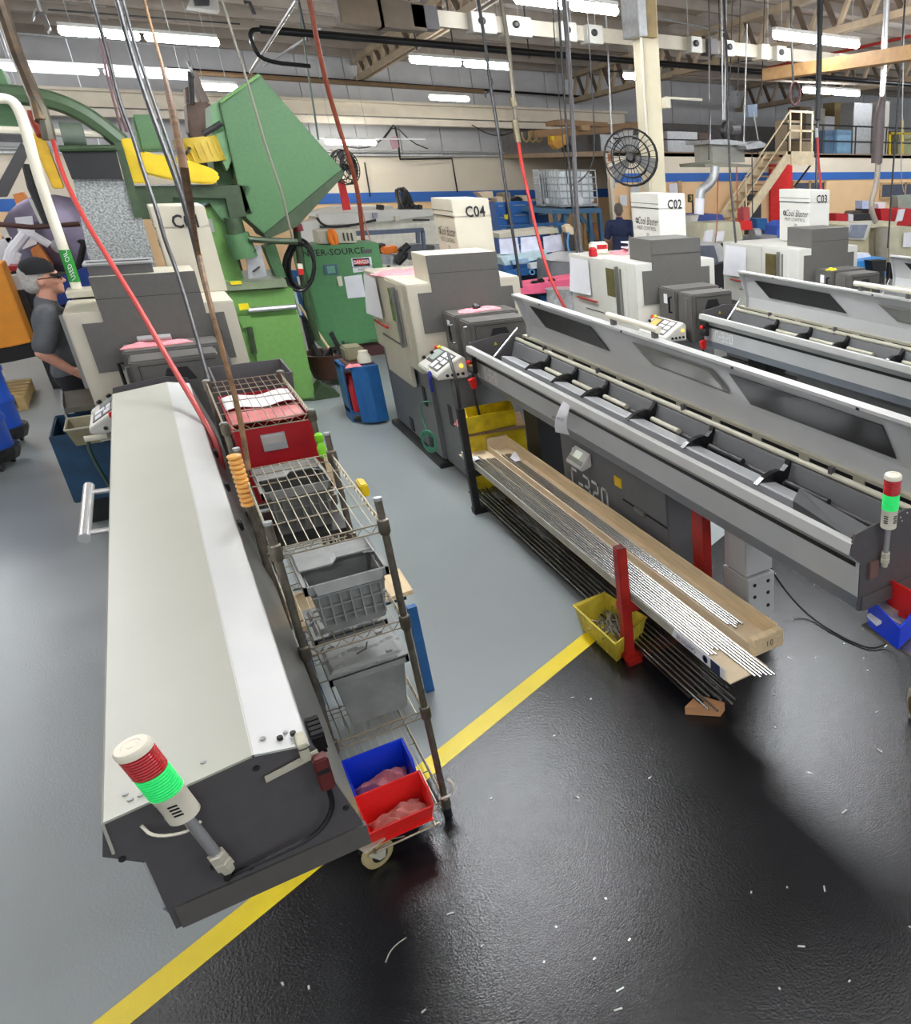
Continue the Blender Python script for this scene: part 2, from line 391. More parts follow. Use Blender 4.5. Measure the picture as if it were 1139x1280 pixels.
def high_bay(x, y, z, label):
    t = thing('high_bay_light', (x, y, z), label, 'light')
    B().box(x - .62, x + .62, y - 1.2, y + 1.2, z + .1, z + .16).obj('housing', FIX, t, bevel=.01)
    for i in range(6): xx = x - .5 + i * .2; B().cyl((xx, y - 1.15, z), (xx, y + 1.15, z), .04, n=6).obj('tube', TUBEH, t)
    for sx in (-.5, .5):
        for sy in (-1, 1): B().cyl((x + sx, y + sy, z + .15), (x + sx, y + sy, roof_z(y + sy) + .01), .006, n=5).obj('hanger_chain', GALV, t)
high_bay(1.75, 7.4, 4.7, 'high bay light with six tubes above the rack of steel bars')
high_bay(5.5, 6.7, 4.7, 'high bay light with six tubes above the open feeders')
# bus duct, pipes ----------------------------------------------------------
DUCT = mat('cream_bus_duct', (206, 198, 180), .5, 0, .15, 3)
A = Q(430, 8, y=13); C = Q(1062, 79, y=13); zz = (A.z + C.z) / 2
t = thing('bus_duct', ((A.x + C.x) / 2, 13, zz), 'cream power bus duct with plug-in boxes hanging across the roof', 'duct')
B().box(A.x, C.x, 12.93, 13.07, zz - .1, zz + .1).obj('duct', DUCT, t)
for i, (px, w, h, m) in enumerate([(455, 40, .24, mat('brown_switch_box', (104, 88, 66), .5)), (505, 45, .24, mat('brown_switch_box2', (92, 80, 62), .5)), (533, 26, .2, CHAR), (605, 26, .18, WHITEM), (647, 30, .18, WHITEM), (709, 20, .18, WHITEM), (742, 20, .18, WHITEM), (868, 16, .17, WHITEM), (890, 12, .17, CHAR), (910, 14, .17, WHITEM), (955, 14, .17, IVORY), (975, 16, .17, WHITEM), (1055, 22, .15, IVORY)]):
    p = Q(px, 40, y=12.85); w2 = w * 13 / 1058 * .55
    bx = B().box(p.x - w2, p.x + w2, 12.78, 13.1, zz - h * .8, zz + h * .6).obj('plug_in_box', m, t, bevel=.008)
    if m is WHITEM: B().lathe((p.x - w2 * .2, 12.78, zz), (0, -1, 0), [(0, .05), (.03, .05), (.04, .03)], 10).obj('switch', IRON, bx)
for px in (460, 530, 600, 650, 715, 745, 790, 860, 960): p = Q(px, 40, y=13); B().cyl((p.x, 13, zz + .1), (p.x, 13, roof_z(13) + .01), .007, n=5).obj('hanger_rod', GALV, t)
def pipe(pts, r, m, name, label, cat='pipe', sm=0, n=8):
    return tag(B().tube(pts, r, n, sm).obj(name, m, smooth=True), label, cat)
bp = thing('black_pipe', Q(540, 55, y=14.5), 'thick black pipe crossing the whole roof from the hopper to the right edge', 'pipe')
z0 = Q(540, 55, y=14.5).z
B().cyl((Q(325, 39, y=14.5).x, 14.5, z0), (24, 14.5, z0), .055, n=10).obj('run', BLKG, bp, True)
q = Q(325, 39, y=14.5); B().tube([(q.x, 14.5, z0), (q.x - .12, 14.5, z0 - .02), (q.x - .14, 14.5, z0 - .2), (q.x - .05, 14.5, z0 - .4), (q.x + .55, 14.5, z0 - .42)], .03, 8, 2).obj('elbow', BLKG, bp, True)
for px in (385, 520, 566, 660, 800, 900): x = Q(px, 55, y=14.5).x; B().cyl((x, 14.5, z0 - .1), (x, 14.5, roof_z(14.5)), .012, n=6).obj('pipe_hanger', IRON, bp)
pipe([(Q(210, 90, y=24.4).x, 24.4, 4.75), (12, 24.4, 4.62)], .03, BLKG, 'sprinkler_pipe', 'thin black sprinkler pipe along the back wall above the cream beam')
pipe([(Q(150, 100, y=21).x, 21, 4.42), (Q(605, 115, y=21).x, 21, 4.35)], .05, mat('brown_channel', (116, 92, 66), .6), 'brown_rail', 'brown horizontal rail over the cream beam behind the hopper', 'rail')
pipe([Q(313, 91, y=16), Q(371, 0, y=12.5)], .022, CHROME, 'conduit', 'shiny metal conduit slanting up from the hopper top', 'conduit')
pipe([Q(402, 35, y=16), Q(330, 82, y=17.5)], .02, GALV, 'conduit', 'short grey conduit slanting across the black pipe', 'conduit')
for i, (a, c, y, r) in enumerate([((0, 40), (250, 60), 20, .018), ((60, 12), (300, 30), 19, .014), ((110, 20), (420, 45), 21, .014), ((400, 20), (760, 58), 21.5, .014), ((760, 90), (1139, 60), 20, .016), ((840, 95), (1139, 108), 17, .03), ((770, 10), (905, 40), 16, .02)]):
    pipe([Q(*a, y=y), Q(*c, y=y)], r, [GALV, IRON, PURL][i % 3], 'roof_conduit', ['grey conduit run at far left under the roof', 'thin dark roof line at top left corner', 'thin roof line behind the slanting hoses', 'thin grey roof line behind the bus duct', 'conduit run under the roof above the mezzanine', 'dark pipe just above the mezzanine light', 'thin roof line beside the column top'][i], 'conduit')
A = Q(953, 101, z=4.2); C = Q(1139, 74, z=4.2)
tag(B().prism([A, A + V((.2, 0, 0)), A + V((.2, 0, .2)), A + V((0, 0, .2))], (C - A) * 1.2).obj('orange_beam', mat('faded_orange_beam', (206, 160, 104), .55)), 'faded orange steel beam sloping up at the right under the roof', 'beam')
p1, p2 = Q(1139, 45, y=12), Q(960, 85, y=17)
pipe([p1, p2], .03, REDP, 'red_pipe', 'thin red sprinkler pipe under the roof at the right', 'pipe')
# column -----------------------------------------------------------------
cx, cy = 7.0, 12.25
t = thing('column', (cx, cy, 0), 'tall cream painted steel column rising behind the second machine from the right', 'column')
COLM = mat('cream_column_paint', (238, 228, 196), .5, 0, .05, 2)
b = B(); b.box(cx - .13, cx + .15, cy - .16, cy - .13, 0, 6.1); b.box(cx - .13, cx + .15, cy + .13, cy + .16, 0, 6.1); b.box(cx - .02, cx + .02, cy - .13, cy + .13, 0, 6.1)
b.box(cx - .13, cx - .1, cy - .13, cy + .13, 0, 6.1); b.obj('shaft', COLM, t, bevel=.006)
B().box(cx - .28, cx - .14, cy - .34, cy + .2, 4.5, 5.6).obj('grey_duct_box', GALV, t, bevel=.01)
B().box(cx - .14, cx + .05, cy - .3, cy - .16, 4.5, 5.6).obj('wooden_block', mat('brown_beam_end', (170, 148, 104), .6), t)
B().box(cx + .15, cx + .25, cy - .28, cy - .1, 3.55, 3.7).obj('junction_box', IVORY, t, bevel=.01)
B().cyl((cx + .2, cy - .18, 3.7), (cx + .9, cy - .18, 3.7), .02).obj('conduit', IVORY, t)
B().cyl((cx - .18, cy - .2, 0), (cx - .18, cy - .2, 4.6), .022).obj('riser_pipe', IVORY, t, True)
# ================================================================ bar feeders
DIG = {'C': [[(.75, 1), (.15, 1), (0, .85), (0, .15), (.15, 0), (.75, 0)]], '-': [[(.1, .45), (.6, .45)]],
       '3': [[(0, 1), (.8, 1), (.8, 0), (0, 0)], [(.2, .52), (.8, .52)]], '2': [[(0, 1), (.8, 1), (.8, .52), (0, .52), (0, 0), (.8, 0)]],
       '0': [[(0, 0), (0, 1), (.65, 1), (.8, .85), (.8, .15), (.65, 0), (0, 0)]]}
def c320(parent, x, y, z, h, w):
    """C-320 printed on a face looking to -x, read towards -y"""
    b = B()
    for i, ch in enumerate('C-320'):
        off = [0, .82, 1.55, 2.6, 3.65][i]
        b2 = strokes(DIG[ch], (x, y - off * w, z), (0, -1, 0), (0, 0, 1), w * .76, h); b.add(b2.v, b2.f)
    return b.obj('lettering', TEXTW, parent)
Y0, Y1 = 2.0, 6.86
def signal_tower(t, x, y, z, tilt=0., s=1., base=.18):
    d = V((tilt, -.04, 1)).normalized(); p = V((x, y, z))
    B().cyl(p, p + d * (base + .02), .013).obj('pole', CHROME, t, True)
    B().lathe(p - d * .03, d, [(0, .014), (.02, .017), (.022, .022), (.04, .022), (.043, .018), (.05, .018), (.052, .021), (.068, .021), (.07, .014)], 6).obj('pole_nut', RAILC, t)
    q = p + d * base
    k = B(); k.lathe(q, d, [(0, .028), (.004, .034), (.085, .034), (.088, .036)], 20)
    bs = k.obj('lamp_base', IVORY, t, True)
    sl = B(); vx = V((-.45, -.9, 0)).normalized(); rt = V((.9, -.45, 0))
    for i in range(4):
        for sgn in (-.75, .45):
            c = q + d * (.03 + i * .01) + (vx * math.cos(sgn) + rt * math.sin(sgn)) * .0345
            r2 = (rt * math.cos(sgn) - vx * math.sin(sgn)) * .009
            sl.prism([c - r2, c + r2, c + r2 + d * .005, c - r2 + d * .005], vx * .001)
    sl.obj('vent_slot', TEXT, bs)
    r = q + d * .088; prof = []
    for i in range(9): prof += [(i * .0075, .0345), (i * .0075 + .004, .036)]
    B().lathe(r, d, prof + [(.068, .0345)], 24).obj('green_lens', LENSG, t, True)
    r = r + d * .07
    B().lathe(r, d, prof + [(.066, .0345)], 24).obj('red_lens', LENSR, t, True)
    r = r + d * .066
    B().lathe(r, d, [(0, .037), (.012, .037), (.018, .033), (.019, .02), (.017, .019), (.017, .009), (.019, .008), (.019, 0)], 24).obj('lamp_cap', IVORY, t, True)
def make_feeder(ox, oy, opened, label, detail=True):
    t = thing('bar_feeder', (ox - .17, oy + 4.4, 0), label, 'bar feeder', 'bar feeders in front of the lathes')
    X = lambda x: x + ox
    y0, y1 = oy + Y0, oy + Y1
    # end plates
    prof = [(-.405, 1.314), (-.43, 1.225), (-.365, 1.164), (-.364, .93), (.095, .93), (.088, 1.008), (.022, 1.318), (-.10, 1.347)]
    ep = B().prism([(X(x), y0 - .004, z) for x, z in prof], (0, .012, 0)).obj('end_plate', CHAR, t)
    B().box(X(-.35), X(.095), y0 - .012, y0 + .008, .93, 1.0).obj('fold', DARKG, ep)
    prof2 = [(-.40, 1.30), (-.425, 1.225), (-.365, 1.164), (-.364, .93), (.06, .93), (.06, 1.33), (-.10, 1.345)] if opened else prof
    B().prism([(X(x), y1 - .012, z) for x, z in prof2], (0, .012, 0)).obj('end_plate', CHAR, t)
    # folded front sheets
    if opened:
        B().sheet([(X(-.385), 1.24), (X(-.393), 1.272), (X(-.422), 1.272), (X(-.43), 1.226)], y0, y1, .006).obj('front_lip', LIDW, t)
    B().sheet([(X(-.426), 1.225), (X(-.365), 1.164)], y0, y1, .005).obj('chamfer', FACE if opened else CHAR, t)
    B().sheet([(X(-.366), 1.166), (X(-.366), 1.003)], y0 + .002, y1, .005).obj('front_panel', FACE, t)
    B().sheet([(X(-.368), 1.005), (X(-.345), .93), (X(.06), .925)], y0 + .002, y1, .005).obj('lower_ledge', LEDGE, t)
    for k in (.05, 1.5, 2.9, 4.2):
        if opened:
            for q in (0, .03): B().cyl((X(-.4300), y0 + k + q, 1.25), (X(-.424), y0 + k + q, 1.25), .004, n=6).obj('screw_hole', TEXT, t)
    c320(t, X(-.372), oy + 6.64, 1.035, .085, .072)
    # cabinet underneath
    ca = B().box(X(-.235), X(.02), oy + 3.85, oy + 5.46, .06, .925).obj('control_cabinet', CAB, t, bevel=.006)
    B().box(X(-.242), X(-.232), oy + 3.85, oy + 4.44, .605, .86).obj('cabinet_door', CAB, ca, bevel=.003)
    B().box(X(-.246), X(-.24), oy + 3.85, oy + 4.44, .596, .606).obj('door_gap', TEXT, ca)
    B().box(X(-.26), X(-.236), oy + 4.12, oy + 4.26, .58, .615).obj('door_latch', STEEL, ca, bevel=.004)
    B().box(X(-.245), X(-.236), oy + 4.45, oy + 4.55, .675, .745).obj('yellow_sticker', mat('yellow_sticker', (240, 200, 20), .5), ca)
    c320(ca, X(-.237), oy + 5.30, .41, .165, .14)
    lg = B(); lg.lathe((X(-.236), oy + 5.21, .72), (-1, 0, 0), [(0, .045), (.003, .045)], 20)
    em = lg.obj('round_emblem', TEXTW, ca); write('KT', em, (X(-.2395), oy + 5.21, .72), (0, -1, 0), (0, 0, 1), .05, CAB)
    pn = thing_part = B().prism([(X(-.24), oy + 5.17, .80), (X(-.33), oy + 5.17, .70), (X(-.32), oy + 5.17, .675), (X(-.24), oy + 5.17, .70)], (0, -.26, 0)).obj('pendant', FIX, ca, bevel=.006)
    B().prism([(X(-.262), oy + 5.10, .782), (X(-.297), oy + 5.10, .743), (X(-.299), oy + 5.10, .745), (X(-.264), oy + 5.10, .784)], (0, -.1, 0)).obj('display', mat('lit_display', (222, 232, 214), .4, emit=.4), pn)
    B().prism([(X(-.300), oy + 5.15, .74), (X(-.322), oy + 5.15, .715), (X(-.324), oy + 5.15, .717), (X(-.302), oy + 5.15, .742)], (0, -.22, 0)).obj('key_pad', STEEL, pn)
    # legs
    lgb = B(); lgb.box(X(-.1), X(.1), oy + 3.2, oy + 3.42, .48, .925); lgb.box(X(-.1), X(.1), oy + 3.18, oy + 3.44, .16, .47)
    lg = lgb.obj('leg', FACE, t, bevel=.005)
    B().cyl((X(0), oy + 3.3, 0), (X(0), oy + 3.3, .16), .05).obj('leveling_foot', IRON, lg)
    hb = B()
    for z in (.25, .34, .42, .7, .85):
        for s in (-.05, .05): hb.cyl((X(s), oy + 3.176, z), (X(s), oy + 3.2, z), .012, n=8)
    hb.obj('bolt_hole', TEXT, lg)
    B().box(X(-.2), X(-.14), oy + 3.5, oy + 3.62, 0, .925).obj('red_strut', REDP, t)
    bm_ = B(); bm_.box(X(-.15), X(.05), oy + 2.1, oy + 6.8, .88, .93); bm_.box(X(-.2), X(.05), oy + 6.0, oy + 6.3, 0, .9); bm_.obj('under_frame', BLACK, t)
    if opened: B().box(X(-.2), X(-.1), oy + 1.95, oy + 3.1, .84, .88).obj('lower_rail', FACE, t)
    # emergency stop and red box at the lathe end
    es = B().box(X(-.44), X(-.40), oy + 6.72, oy + 6.84, 1.06, 1.2).obj('switch_box', BLKG, t, bevel=.006)
    B().lathe((X(-.44), oy + 6.78, 1.15), (-1, 0, 0), [(0, .015), (.02, .022), (.03, .016)], 12).obj('stop_button', RED, es, True)
    B().prism([(X(-.42), oy + 6.75, 1.02), (X(-.48), oy + 6.75, 1.0), (X(-.46), oy + 6.75, .92), (X(-.42), oy + 6.75, .93)], (0, .05, 0)).obj('red_flag', RED, t)
    B().tube([(X(-.42), oy + 6.8, 1.06), (X(-.45), oy + 6.78, .9), (X(-.43), oy + 6.75, .6), (X(-.4), oy + 6.75, .3), (X(-.42), oy + 6.9, .1)], .01, 6, 2).obj('cable', BLACK, t, True)
    if not opened:
        b = B(); b.sheet([(X(-.412), 1.225), (X(-.408), 1.312), (X(-.402), 1.320), (X(-.10), 1.354), (X(-.096), 1.354)], y0 - .01, oy + 6.62, .006)
        lid = b.obj('lid', LIDG, t)
        b = B(); b.sheet([(X(-.1), 1.3545), (X(.018), 1.328), (X(.022), 1.322)], y0 - .01, oy + 6.62, .006); b.obj('lid_flank', LIDW, lid)
        B().sheet([(X(.022), 1.322), (X(.05), 1.19), (X(.09), 1.0), (X(.095), .93)], y0, oy + 6.62, .006).obj('back_panel', STEEL, t)
        for x, y, z in ((-.36, .06, 1.325), (-.28, .05, 1.334), (-.2, .05, 1.343), (-.07, .05, 1.35), (-.02, .06, 1.338), (-.33, .03, 1.328), (-.35, .03, 1.326)):
            B().cyl((X(x), y0 + y, z), (X(x), y0 + y, z + .004), .0065, n=8).obj('screw', GALV, lid)
        for k in (.02, .05): B().cyl((X(-.055 + k), y0 + .035, 1.339), (X(-.055 + k), y0 + .035, 1.35), .007, n=8).obj('dark_rivet', TEXT, lid)
        hd = B(); hd.cyl((X(-.492), oy + 4.0, 1.295), (X(-.492), oy + 4.72, 1.295), .022, n=14)
        for y in (4.06, 4.62): hd.cyl((X(-.492), oy + y, 1.295), (X(-.405), oy + y, 1.29), .012)
        hd.obj('handle', CHROME, t, True)
        # safety switch at the end
        kb = B(); kb.box(X(-.005), X(.018), y0 - .03, y0 + .035, 1.325, 1.345); kb.box(X(-.005), X(.018), y0 - .03, y0 - .018, 1.29, 1.335); kb.obj('latch_bracket', RAILC, t, bevel=.003)
        B().prism([(X(-.09), y0 - .012, 1.265), (X(.035), y0 - .012, 1.285), (X(.035), y0 - .012, 1.305), (X(-.09), y0 - .012, 1.282)], (0, -.006, 0)).obj('key_plate', RAILC, t)
        ks = B().box(X(.016), X(.052), y0 - .05, y0 - .012, 1.19, 1.295).obj('safety_switch', mat('maroon_switch', (96, 40, 38), .45), t, bevel=.005)
        B().box(X(.02), X(.048), y0 - .053, y0 - .045, 1.25, 1.262).obj('slot', TEXT, ks)
        B().tube([(X(.034), y0 - .03, 1.195), (X(.034), y0 - .035, 1.12), (X(-.02), y0 - .04, 1.06), (X(-.12), y0 - .03, 1.045), (X(-.2), y0 - .025, 1.04), (X(-.235), y0 - .01, 1.02)], .007, 7, 3).obj('cable', BLKG, t, True)
        B().tube([(X(-.228), y0 - .045, 1.085), (X(-.225), y0 - .03, 1.05), (X(-.232), y0 - .01, 1.02)], .009, 7, 2).obj('cable', BLKG, t, True)
        hs = B()
        for k in range(4): hs.box(X(.032), X(.062), y0 + .06 + k * .024, y0 + .078 + k * .024, 1.245, 1.30)
        hs.box(X(.03), X(.058), y0 + .05, y0 + .16, 1.24, 1.295); hs.obj('hinge_clip', BLKG, t)
        for y in (3.75, 4.3, 4.9): B().box(X(.02), X(.045), oy + y, oy + y + .05, 1.27, 1.31).obj('hinge_clip', BLKG, t, bevel=.004)
        for x, z in ((-.4, 1.2), (.06, 1.08), (-.18, 1.02), (-.33, .99), (-.1, 1.31), (-.25, 1.07)): B().lathe((X(x), y0 - .004, z), (0, -1, 0), [(0, .008), (.006, .007)], 8).obj('screw', IRON, ep)
        B().tube([(X(-.235), y0 - .048, 1.25), (X(-.27), y0 - .05, 1.235), (X(-.33), y0 - .03, 1.245), (X(-.345), y0 - .005, 1.27)], .004, 6, 2).obj('wire', IVORY, t, True)
        signal_tower(t, X(-.225), y0 - .045, 1.10, -.17, base=.19)
        return t
    # ---- open feeder: inside of the trough
    a, c = y0 + .02, y1 - .012
    inr = B(); inr.sheet([(X(-.38), 1.25), (X(-.36), 1.08), (X(-.05), 1.05), (X(-.03), 1.1)], a, c, .005); inr.obj('trough_floor', BLACK, t)
    B().sheet([(X(-.06), 1.1), (X(-.005), 1.265), (X(.01), 1.268)], a, c, .006).obj('inner_back_wall', CAB, t)
    B().sheet([(X(-.225), 1.16), (X(-.222), 1.203), (X(-.205), 1.206), (X(-.115), 1.188), (X(-.11), 1.16)], oy + 2.62, oy + 6.6, .006).obj('guide_channel', ALU, t)
    B().prism([(X(-.225), oy + 2.62, 1.208), (X(-.10), oy + 2.72, 1.21), (X(-.12), oy + 2.2, 1.19), (X(-.24), oy + 2.2, 1.17)], (0, 0, -.09)).obj('channel_nose', CAB, t)
    B().cyl((X(-.095), a, 1.165), (X(-.095), c - .3, 1.165), .014).obj('push_rod', BLKG, t, True)
    B().cyl((X(-.06), a, 1.17), (X(-.06), c - .3, 1.17), .01).obj('shaft', CHAR, t, True)
    for i, y in enumerate((2.9, 3.62, 4.3, 4.98, 5.5, 6.02)):
        pr_ = [(-.235, 1.2), (-.19, 1.228), (-.13, 1.245), (-.085, 1.248), (-.06, 1.236), (-.03, 1.262), (-.018, 1.29), (-.008, 1.275), (-.012, 1.2), (-.03, 1.12), (-.1, 1.14), (-.16, 1.165)]
        f = B().prism([(X(x), oy + y, z) for x, z in pr_], (0, .035, 0)).obj('pusher_arm', BLKG, t)
        B().box(X(-.05), X(-.01), oy + y + .03, oy + y + .10, 1.15, 1.21).obj('clamp', BLACK, f, bevel=.006)
        B().cyl((X(-.08), oy + y - .05, 1.195), (X(-.08), oy + y - .38, 1.195), .017, n=10).obj('rod_sleeve', RAILC if i > 1 else IRON, t, True)
    B().cyl((X(.02), a, 1.285), (X(.02), c, 1.285), .017, n=12).obj('pipe_rail', RAILC, t, True)
    for y in (2.6, 4.0, 5.2, 6.2): B().box(X(.005), X(.03), oy + y, oy + y + .03, 1.26, 1.33).obj('rail_bracket', CHAR, t)
    sw = B(); sw.box(X(.075), X(.08), a, c, 1.24, 1.25); sw.box(X(.075), X(.085), a, c, 1.295, 1.305)
    k = a
    while k < c - .5: sw.box(X(.075), X(.085), k, k + .08, 1.25, 1.297); k += .42
    sw.obj('slotted_wall', RAILC, t)
    B().box(X(.084), X(.088), a, c, 1.22, 1.3).obj('slot_backing', BLACK, t)
    B().box(X(.075), X(.115), a, c, 1.302, 1.316).obj('hinge_rail', RAILC, t)
    # lid standing open
    zt = 1.69
    l0 = B().sheet([(X(.105), 1.31), (X(.115), 1.42), (X(.04), zt)], y0 - .01, oy + 6.72, .005).obj('lid', FACE, t)
    B().sheet([(X(-.022), zt - .01), (X(-.022), zt + .006), (X(.045), zt + .006)], y0 - .01, oy + 6.72, .004).obj('lid_flange', LIDW, l0)
    B().prism([(X(.115), oy + 6.72, 1.31), (X(.12), oy + 6.72, 1.42), (X(.045), oy + 6.72, zt), (X(-.022), oy + 6.72, zt), (X(.02), oy + 6.72, 1.6), (X(.075), oy + 6.72, 1.42), (X(.07), oy + 6.72, 1.31)], (0, -.01, 0)).obj('lid_end', FACE, l0)
    pl = lambda y, s: (X(.115 + (.04 - .115) * s - .007), y, 1.42 + (zt - 1.42) * s)
    for ya, yb, yc, yd in ((6.52, 5.35, 5.15, 6.32), (3.55, 2.32, 2.26, 3.4)):
        B().prism([pl(oy + ya, .72), pl(oy + yb, .72), pl(oy + yc, .14), pl(oy + yd, .14)], (-.004, 0, -.001)).obj('dark_window', mat('smoked_window', (32, 32, 32), .35), l0)
    rc = B(); ff = [pl(oy + 4.72, .68), pl(oy + 3.72, .68), pl(oy + 3.58, .2), pl(oy + 4.5, .2)]; g = [V(p) + V((.02, 0, 0)) for p in [pl(oy + 4.66, .62), pl(oy + 3.78, .62), pl(oy + 3.65, .26), pl(oy + 4.45, .26)]]
    ff = [V(p) + V((-.004, 0, 0)) for p in ff]; g = [p + V((-.03, 0, 0)) for p in g]
    rc.add(ff + g, [(0, 1, 5, 4), (1, 2, 6, 5), (2, 3, 7, 6), (3, 0, 4, 7), (4, 5, 6, 7)]); rc.obj('recessed_panel', STEEL, l0)
    for y in (6.1, 4.7, 3.4, 2.4): B().box(X(-.026), X(-.02), oy + y, oy + y + .02, zt - .012, zt).obj('rivet', TEXT, l0)
    hd = B(); hd.cyl((X(.02), oy + 4.28, zt + .062), (X(.02), oy + 4.98, zt + .062), .022, n=14); h = hd.obj('handle', IVORY, t, True)
    for y in (4.33, 4.9): B().box(X(.005), X(.035), oy + y - .02, oy + y + .02, zt + .004, zt + .06).obj('handle_post', CHAR, h)
    B().cyl((X(-.02), oy + 6.68, 1.41), (X(-.3), oy + 6.55, 1.22), .009).obj('gas_strut', CHROME, t, True)
    wl_ = B().prism([(X(-.19), oy + 6.846, 1.255), (X(-.16), oy + 6.846, 1.255), (X(-.175), oy + 6.846, 1.285)], (0, -.002, 0)).obj('warning_triangle', mat('warning_yellow', (230, 214, 30), .5), t)
    for x, z in ((-.14, 1.32), (-.1, 1.33), (-.13, 1.3)): B().cyl((X(x), y0 - .008, z), (X(x), y0, z), .004, n=6).obj('screw', LIDW, ep)
    B().box(X(-.32), X(-.27), y0 - .02, y0 - .002, 1.08, 1.16).obj('tower_bracket', mat('rusty_bracket', (110, 84, 78), .6), t)
    signal_tower(t, X(-.245), y0 - .03, 1.155, -.01, base=.16)
    return t
FEED = [make_feeder(0, 0, False, 'bar feeder with its grey lid shut, nearest the camera at left'),
        make_feeder(2.44, .06, True, 'open bar feeder behind the rack of steel bars, with raised lid'),
        make_feeder(4.92, .18, True, 'open bar feeder behind the middle one, second from the right'),
        make_feeder(7.35, .35, True, 'open bar feeder farthest right, only its lid corner in view')]
# paper tag hanging on the middle feeder
B().grid(lambda u, v: (2.008 - .05 * math.sin(v * 2.2) + .05 * u * v, 4.9 - .12 * u + .1 * v, 1.245 - .24 * v), 4, 8, .002).obj('paper_tag', WHITE, FEED[1])
write('00 07 21', FEED[1], (1.955, 4.89, 1.13), (.25, -1, 0), (.1, -.4, 1), .034, TEXT)
# ================================================================ lathes
def make_lathe(ox, oy, num, label, rear='CREAM'):
    WM = {0: CREAM, 1: CREAM, 2: WHITEM, 3: WHITEM}[num]
    t = thing('lathe', (ox, oy + .6, 0), label, 'lathe', 'sliding head lathes in a row')
    T = Matrix.Translation((ox + .58 - .58, oy, 0))
    def b(): k = B(); k.T = T; return k
    # x from 0 (left flank), y from 0 (front), z
    b().box(.06, 1.02, .02, 1.75, .06, .98).obj('base', CAB, t, bevel=.01)
    b().box(.0, 1.05, -.05, 1.8, 0, .05).obj('drip_tray', IRON, t, bevel=.006)
    b().box(.05, .07, .3, .42, .1, .22).obj('base_opening', TEXT, t)
    b().box(.05, .07, 1.0, 1.12, .1, .24).obj('base_opening', TEXT, t)
    b().box(.05, .07, .25, .34, .55, .74).obj('side_recess', TEXT, t)
    b().box(0, 1.04, 0, .78, .93, 1.735).obj('front_enclosure', WM, t, bevel=.008)
    b().box(.012, 1.03, .79, 1.72, .93, 1.715).obj('rear_enclosure', WM, t, bevel=.008)
    b().box(-.005, .03, .4, 1.34, .72, 1.1).obj('chip_door', WM, t, bevel=.004)
    b().box(-.01, .0, .5, 1.3, 1.105, 1.112).obj('door_track', IRON, t)
    dr = b().box(-.008, .004, .2, .76, 1.12, 1.71).obj('sliding_door', WM, t, bevel=.003)
    b().box(-.012, -.005, .42, .68, 1.33, 1.64).obj('window', mat('amber_glass', (92, 84, 52), .12, 0, .3, 5), dr)
    hb = b(); hb.box(-.05, -.012, .36, .4, 1.12, 1.68); hb.box(-.03, -.008, .3, .315, 1.14, 1.66); hb.obj('door_handle', STEEL, dr, bevel=.004)
    # T shaped dark front shield and head box
    sh = b(); sh.prism([(.09, -.012, 1.295), (.96, -.012, 1.295), (.96, -.012, 1.655), (.845, -.012, 1.655), (.845, -.012, 1.97), (.215, -.012, 1.97), (.215, -.012, 1.655), (.09, -.012, 1.655)], (0, .012, 0))
    sh.obj('front_shield', DARKG, t)
    b().box(.215, .845, 0, .5, 1.735, 1.97).obj('head_box', DARKG if num > 1 else CREAM, t, bevel=.004)
    if num < 2: b().box(.213, .847, -.013, .012, 1.735, 1.972).obj('shield_top', DARKG, t)
    b().box(.212, .848, -.0135, -.012, 1.815, 1.819).obj('seam', TEXT, t)
    # spindle boxes towards the feeder
    o1 = b().box(.27, .86, -.36, -.014, .96, 1.485).obj('spindle_box', DARKG, t, bevel=.012)
    o2 = b().box(.3, .82, -.66, -.37, .96, 1.465).obj('spindle_cover', DARKG, t, bevel=.012)
    b().prism([(.46, -.662, 1.30), (.66, -.662, 1.30), (.62, -.662, 1.395), (.50, -.662, 1.395)], (0, .004, 0)).obj('bar_opening', TEXT, o2)
    b().box(.345, .80, -.664, -.66, 1.425, 1.43).obj('door_gap', TEXT, o2); b().box(.345, .349, -.664, -.66, 1.1, 1.43).obj('door_gap', TEXT, o2)
    h = b(); h.tube([(.262, -.3, 1.40), (.23, -.3, 1.40), (.23, -.3, 1.24), (.262, -.3, 1.24)], .012, 8); h.obj('handle', BLKG, o1, True)
    h = b(); h.tube([(.30, -.58, 1.42), (.275, -.58, 1.42), (.275, -.58, 1.2), (.30, -.58, 1.2)], .007, 8); h.obj('handle', STEEL, o2, True)
    b().box(.266, .271, -.2, -.13, 1.32, 1.42).obj('warning_label', WHITE, o1)
    # control desk on its pedestal
    b().box(.1, .34, -.55, .02, .05, .99).obj('pedestal', CAB, t, bevel=.008)
    b().box(.098, .101, -.42, -.3, .5, .7).obj('pedestal_gap', TEXT, t)
    ds = b().prism([(-.03, -.62, 1.04), (.2, -.62, 1.18), (.24, -.62, 1.16), (.24, -.62, .99), (-.03, -.62, 1.0)], (0, .58, 0)).obj('control_desk', WHITEM, t, bevel=.008)
    P = lambda y, s, o=.0: (-.03 + .23 * s - o * .52, y, 1.04 + .14 * s + o * .85)
    def plate(ya, yb, sa, sb, m, nm, o=.006): return b().prism([P(ya, sa), P(yb, sa), P(yb, sb), P(ya, sb)], (-o * .52, 0, o * .85)).obj(nm, m, ds)
    plate(-.28, -.54, .12, .92, DARKG, 'key_panel')
    plate(-.1, -.27, .3, .9, CHAR, 'display_frame'); plate(-.12, -.25, .4, .84, mat('lcd_glass', (168, 184, 176), .2) if num != 2 else mat('amber_lcd', (206, 176, 96), .3), 'display', .009)
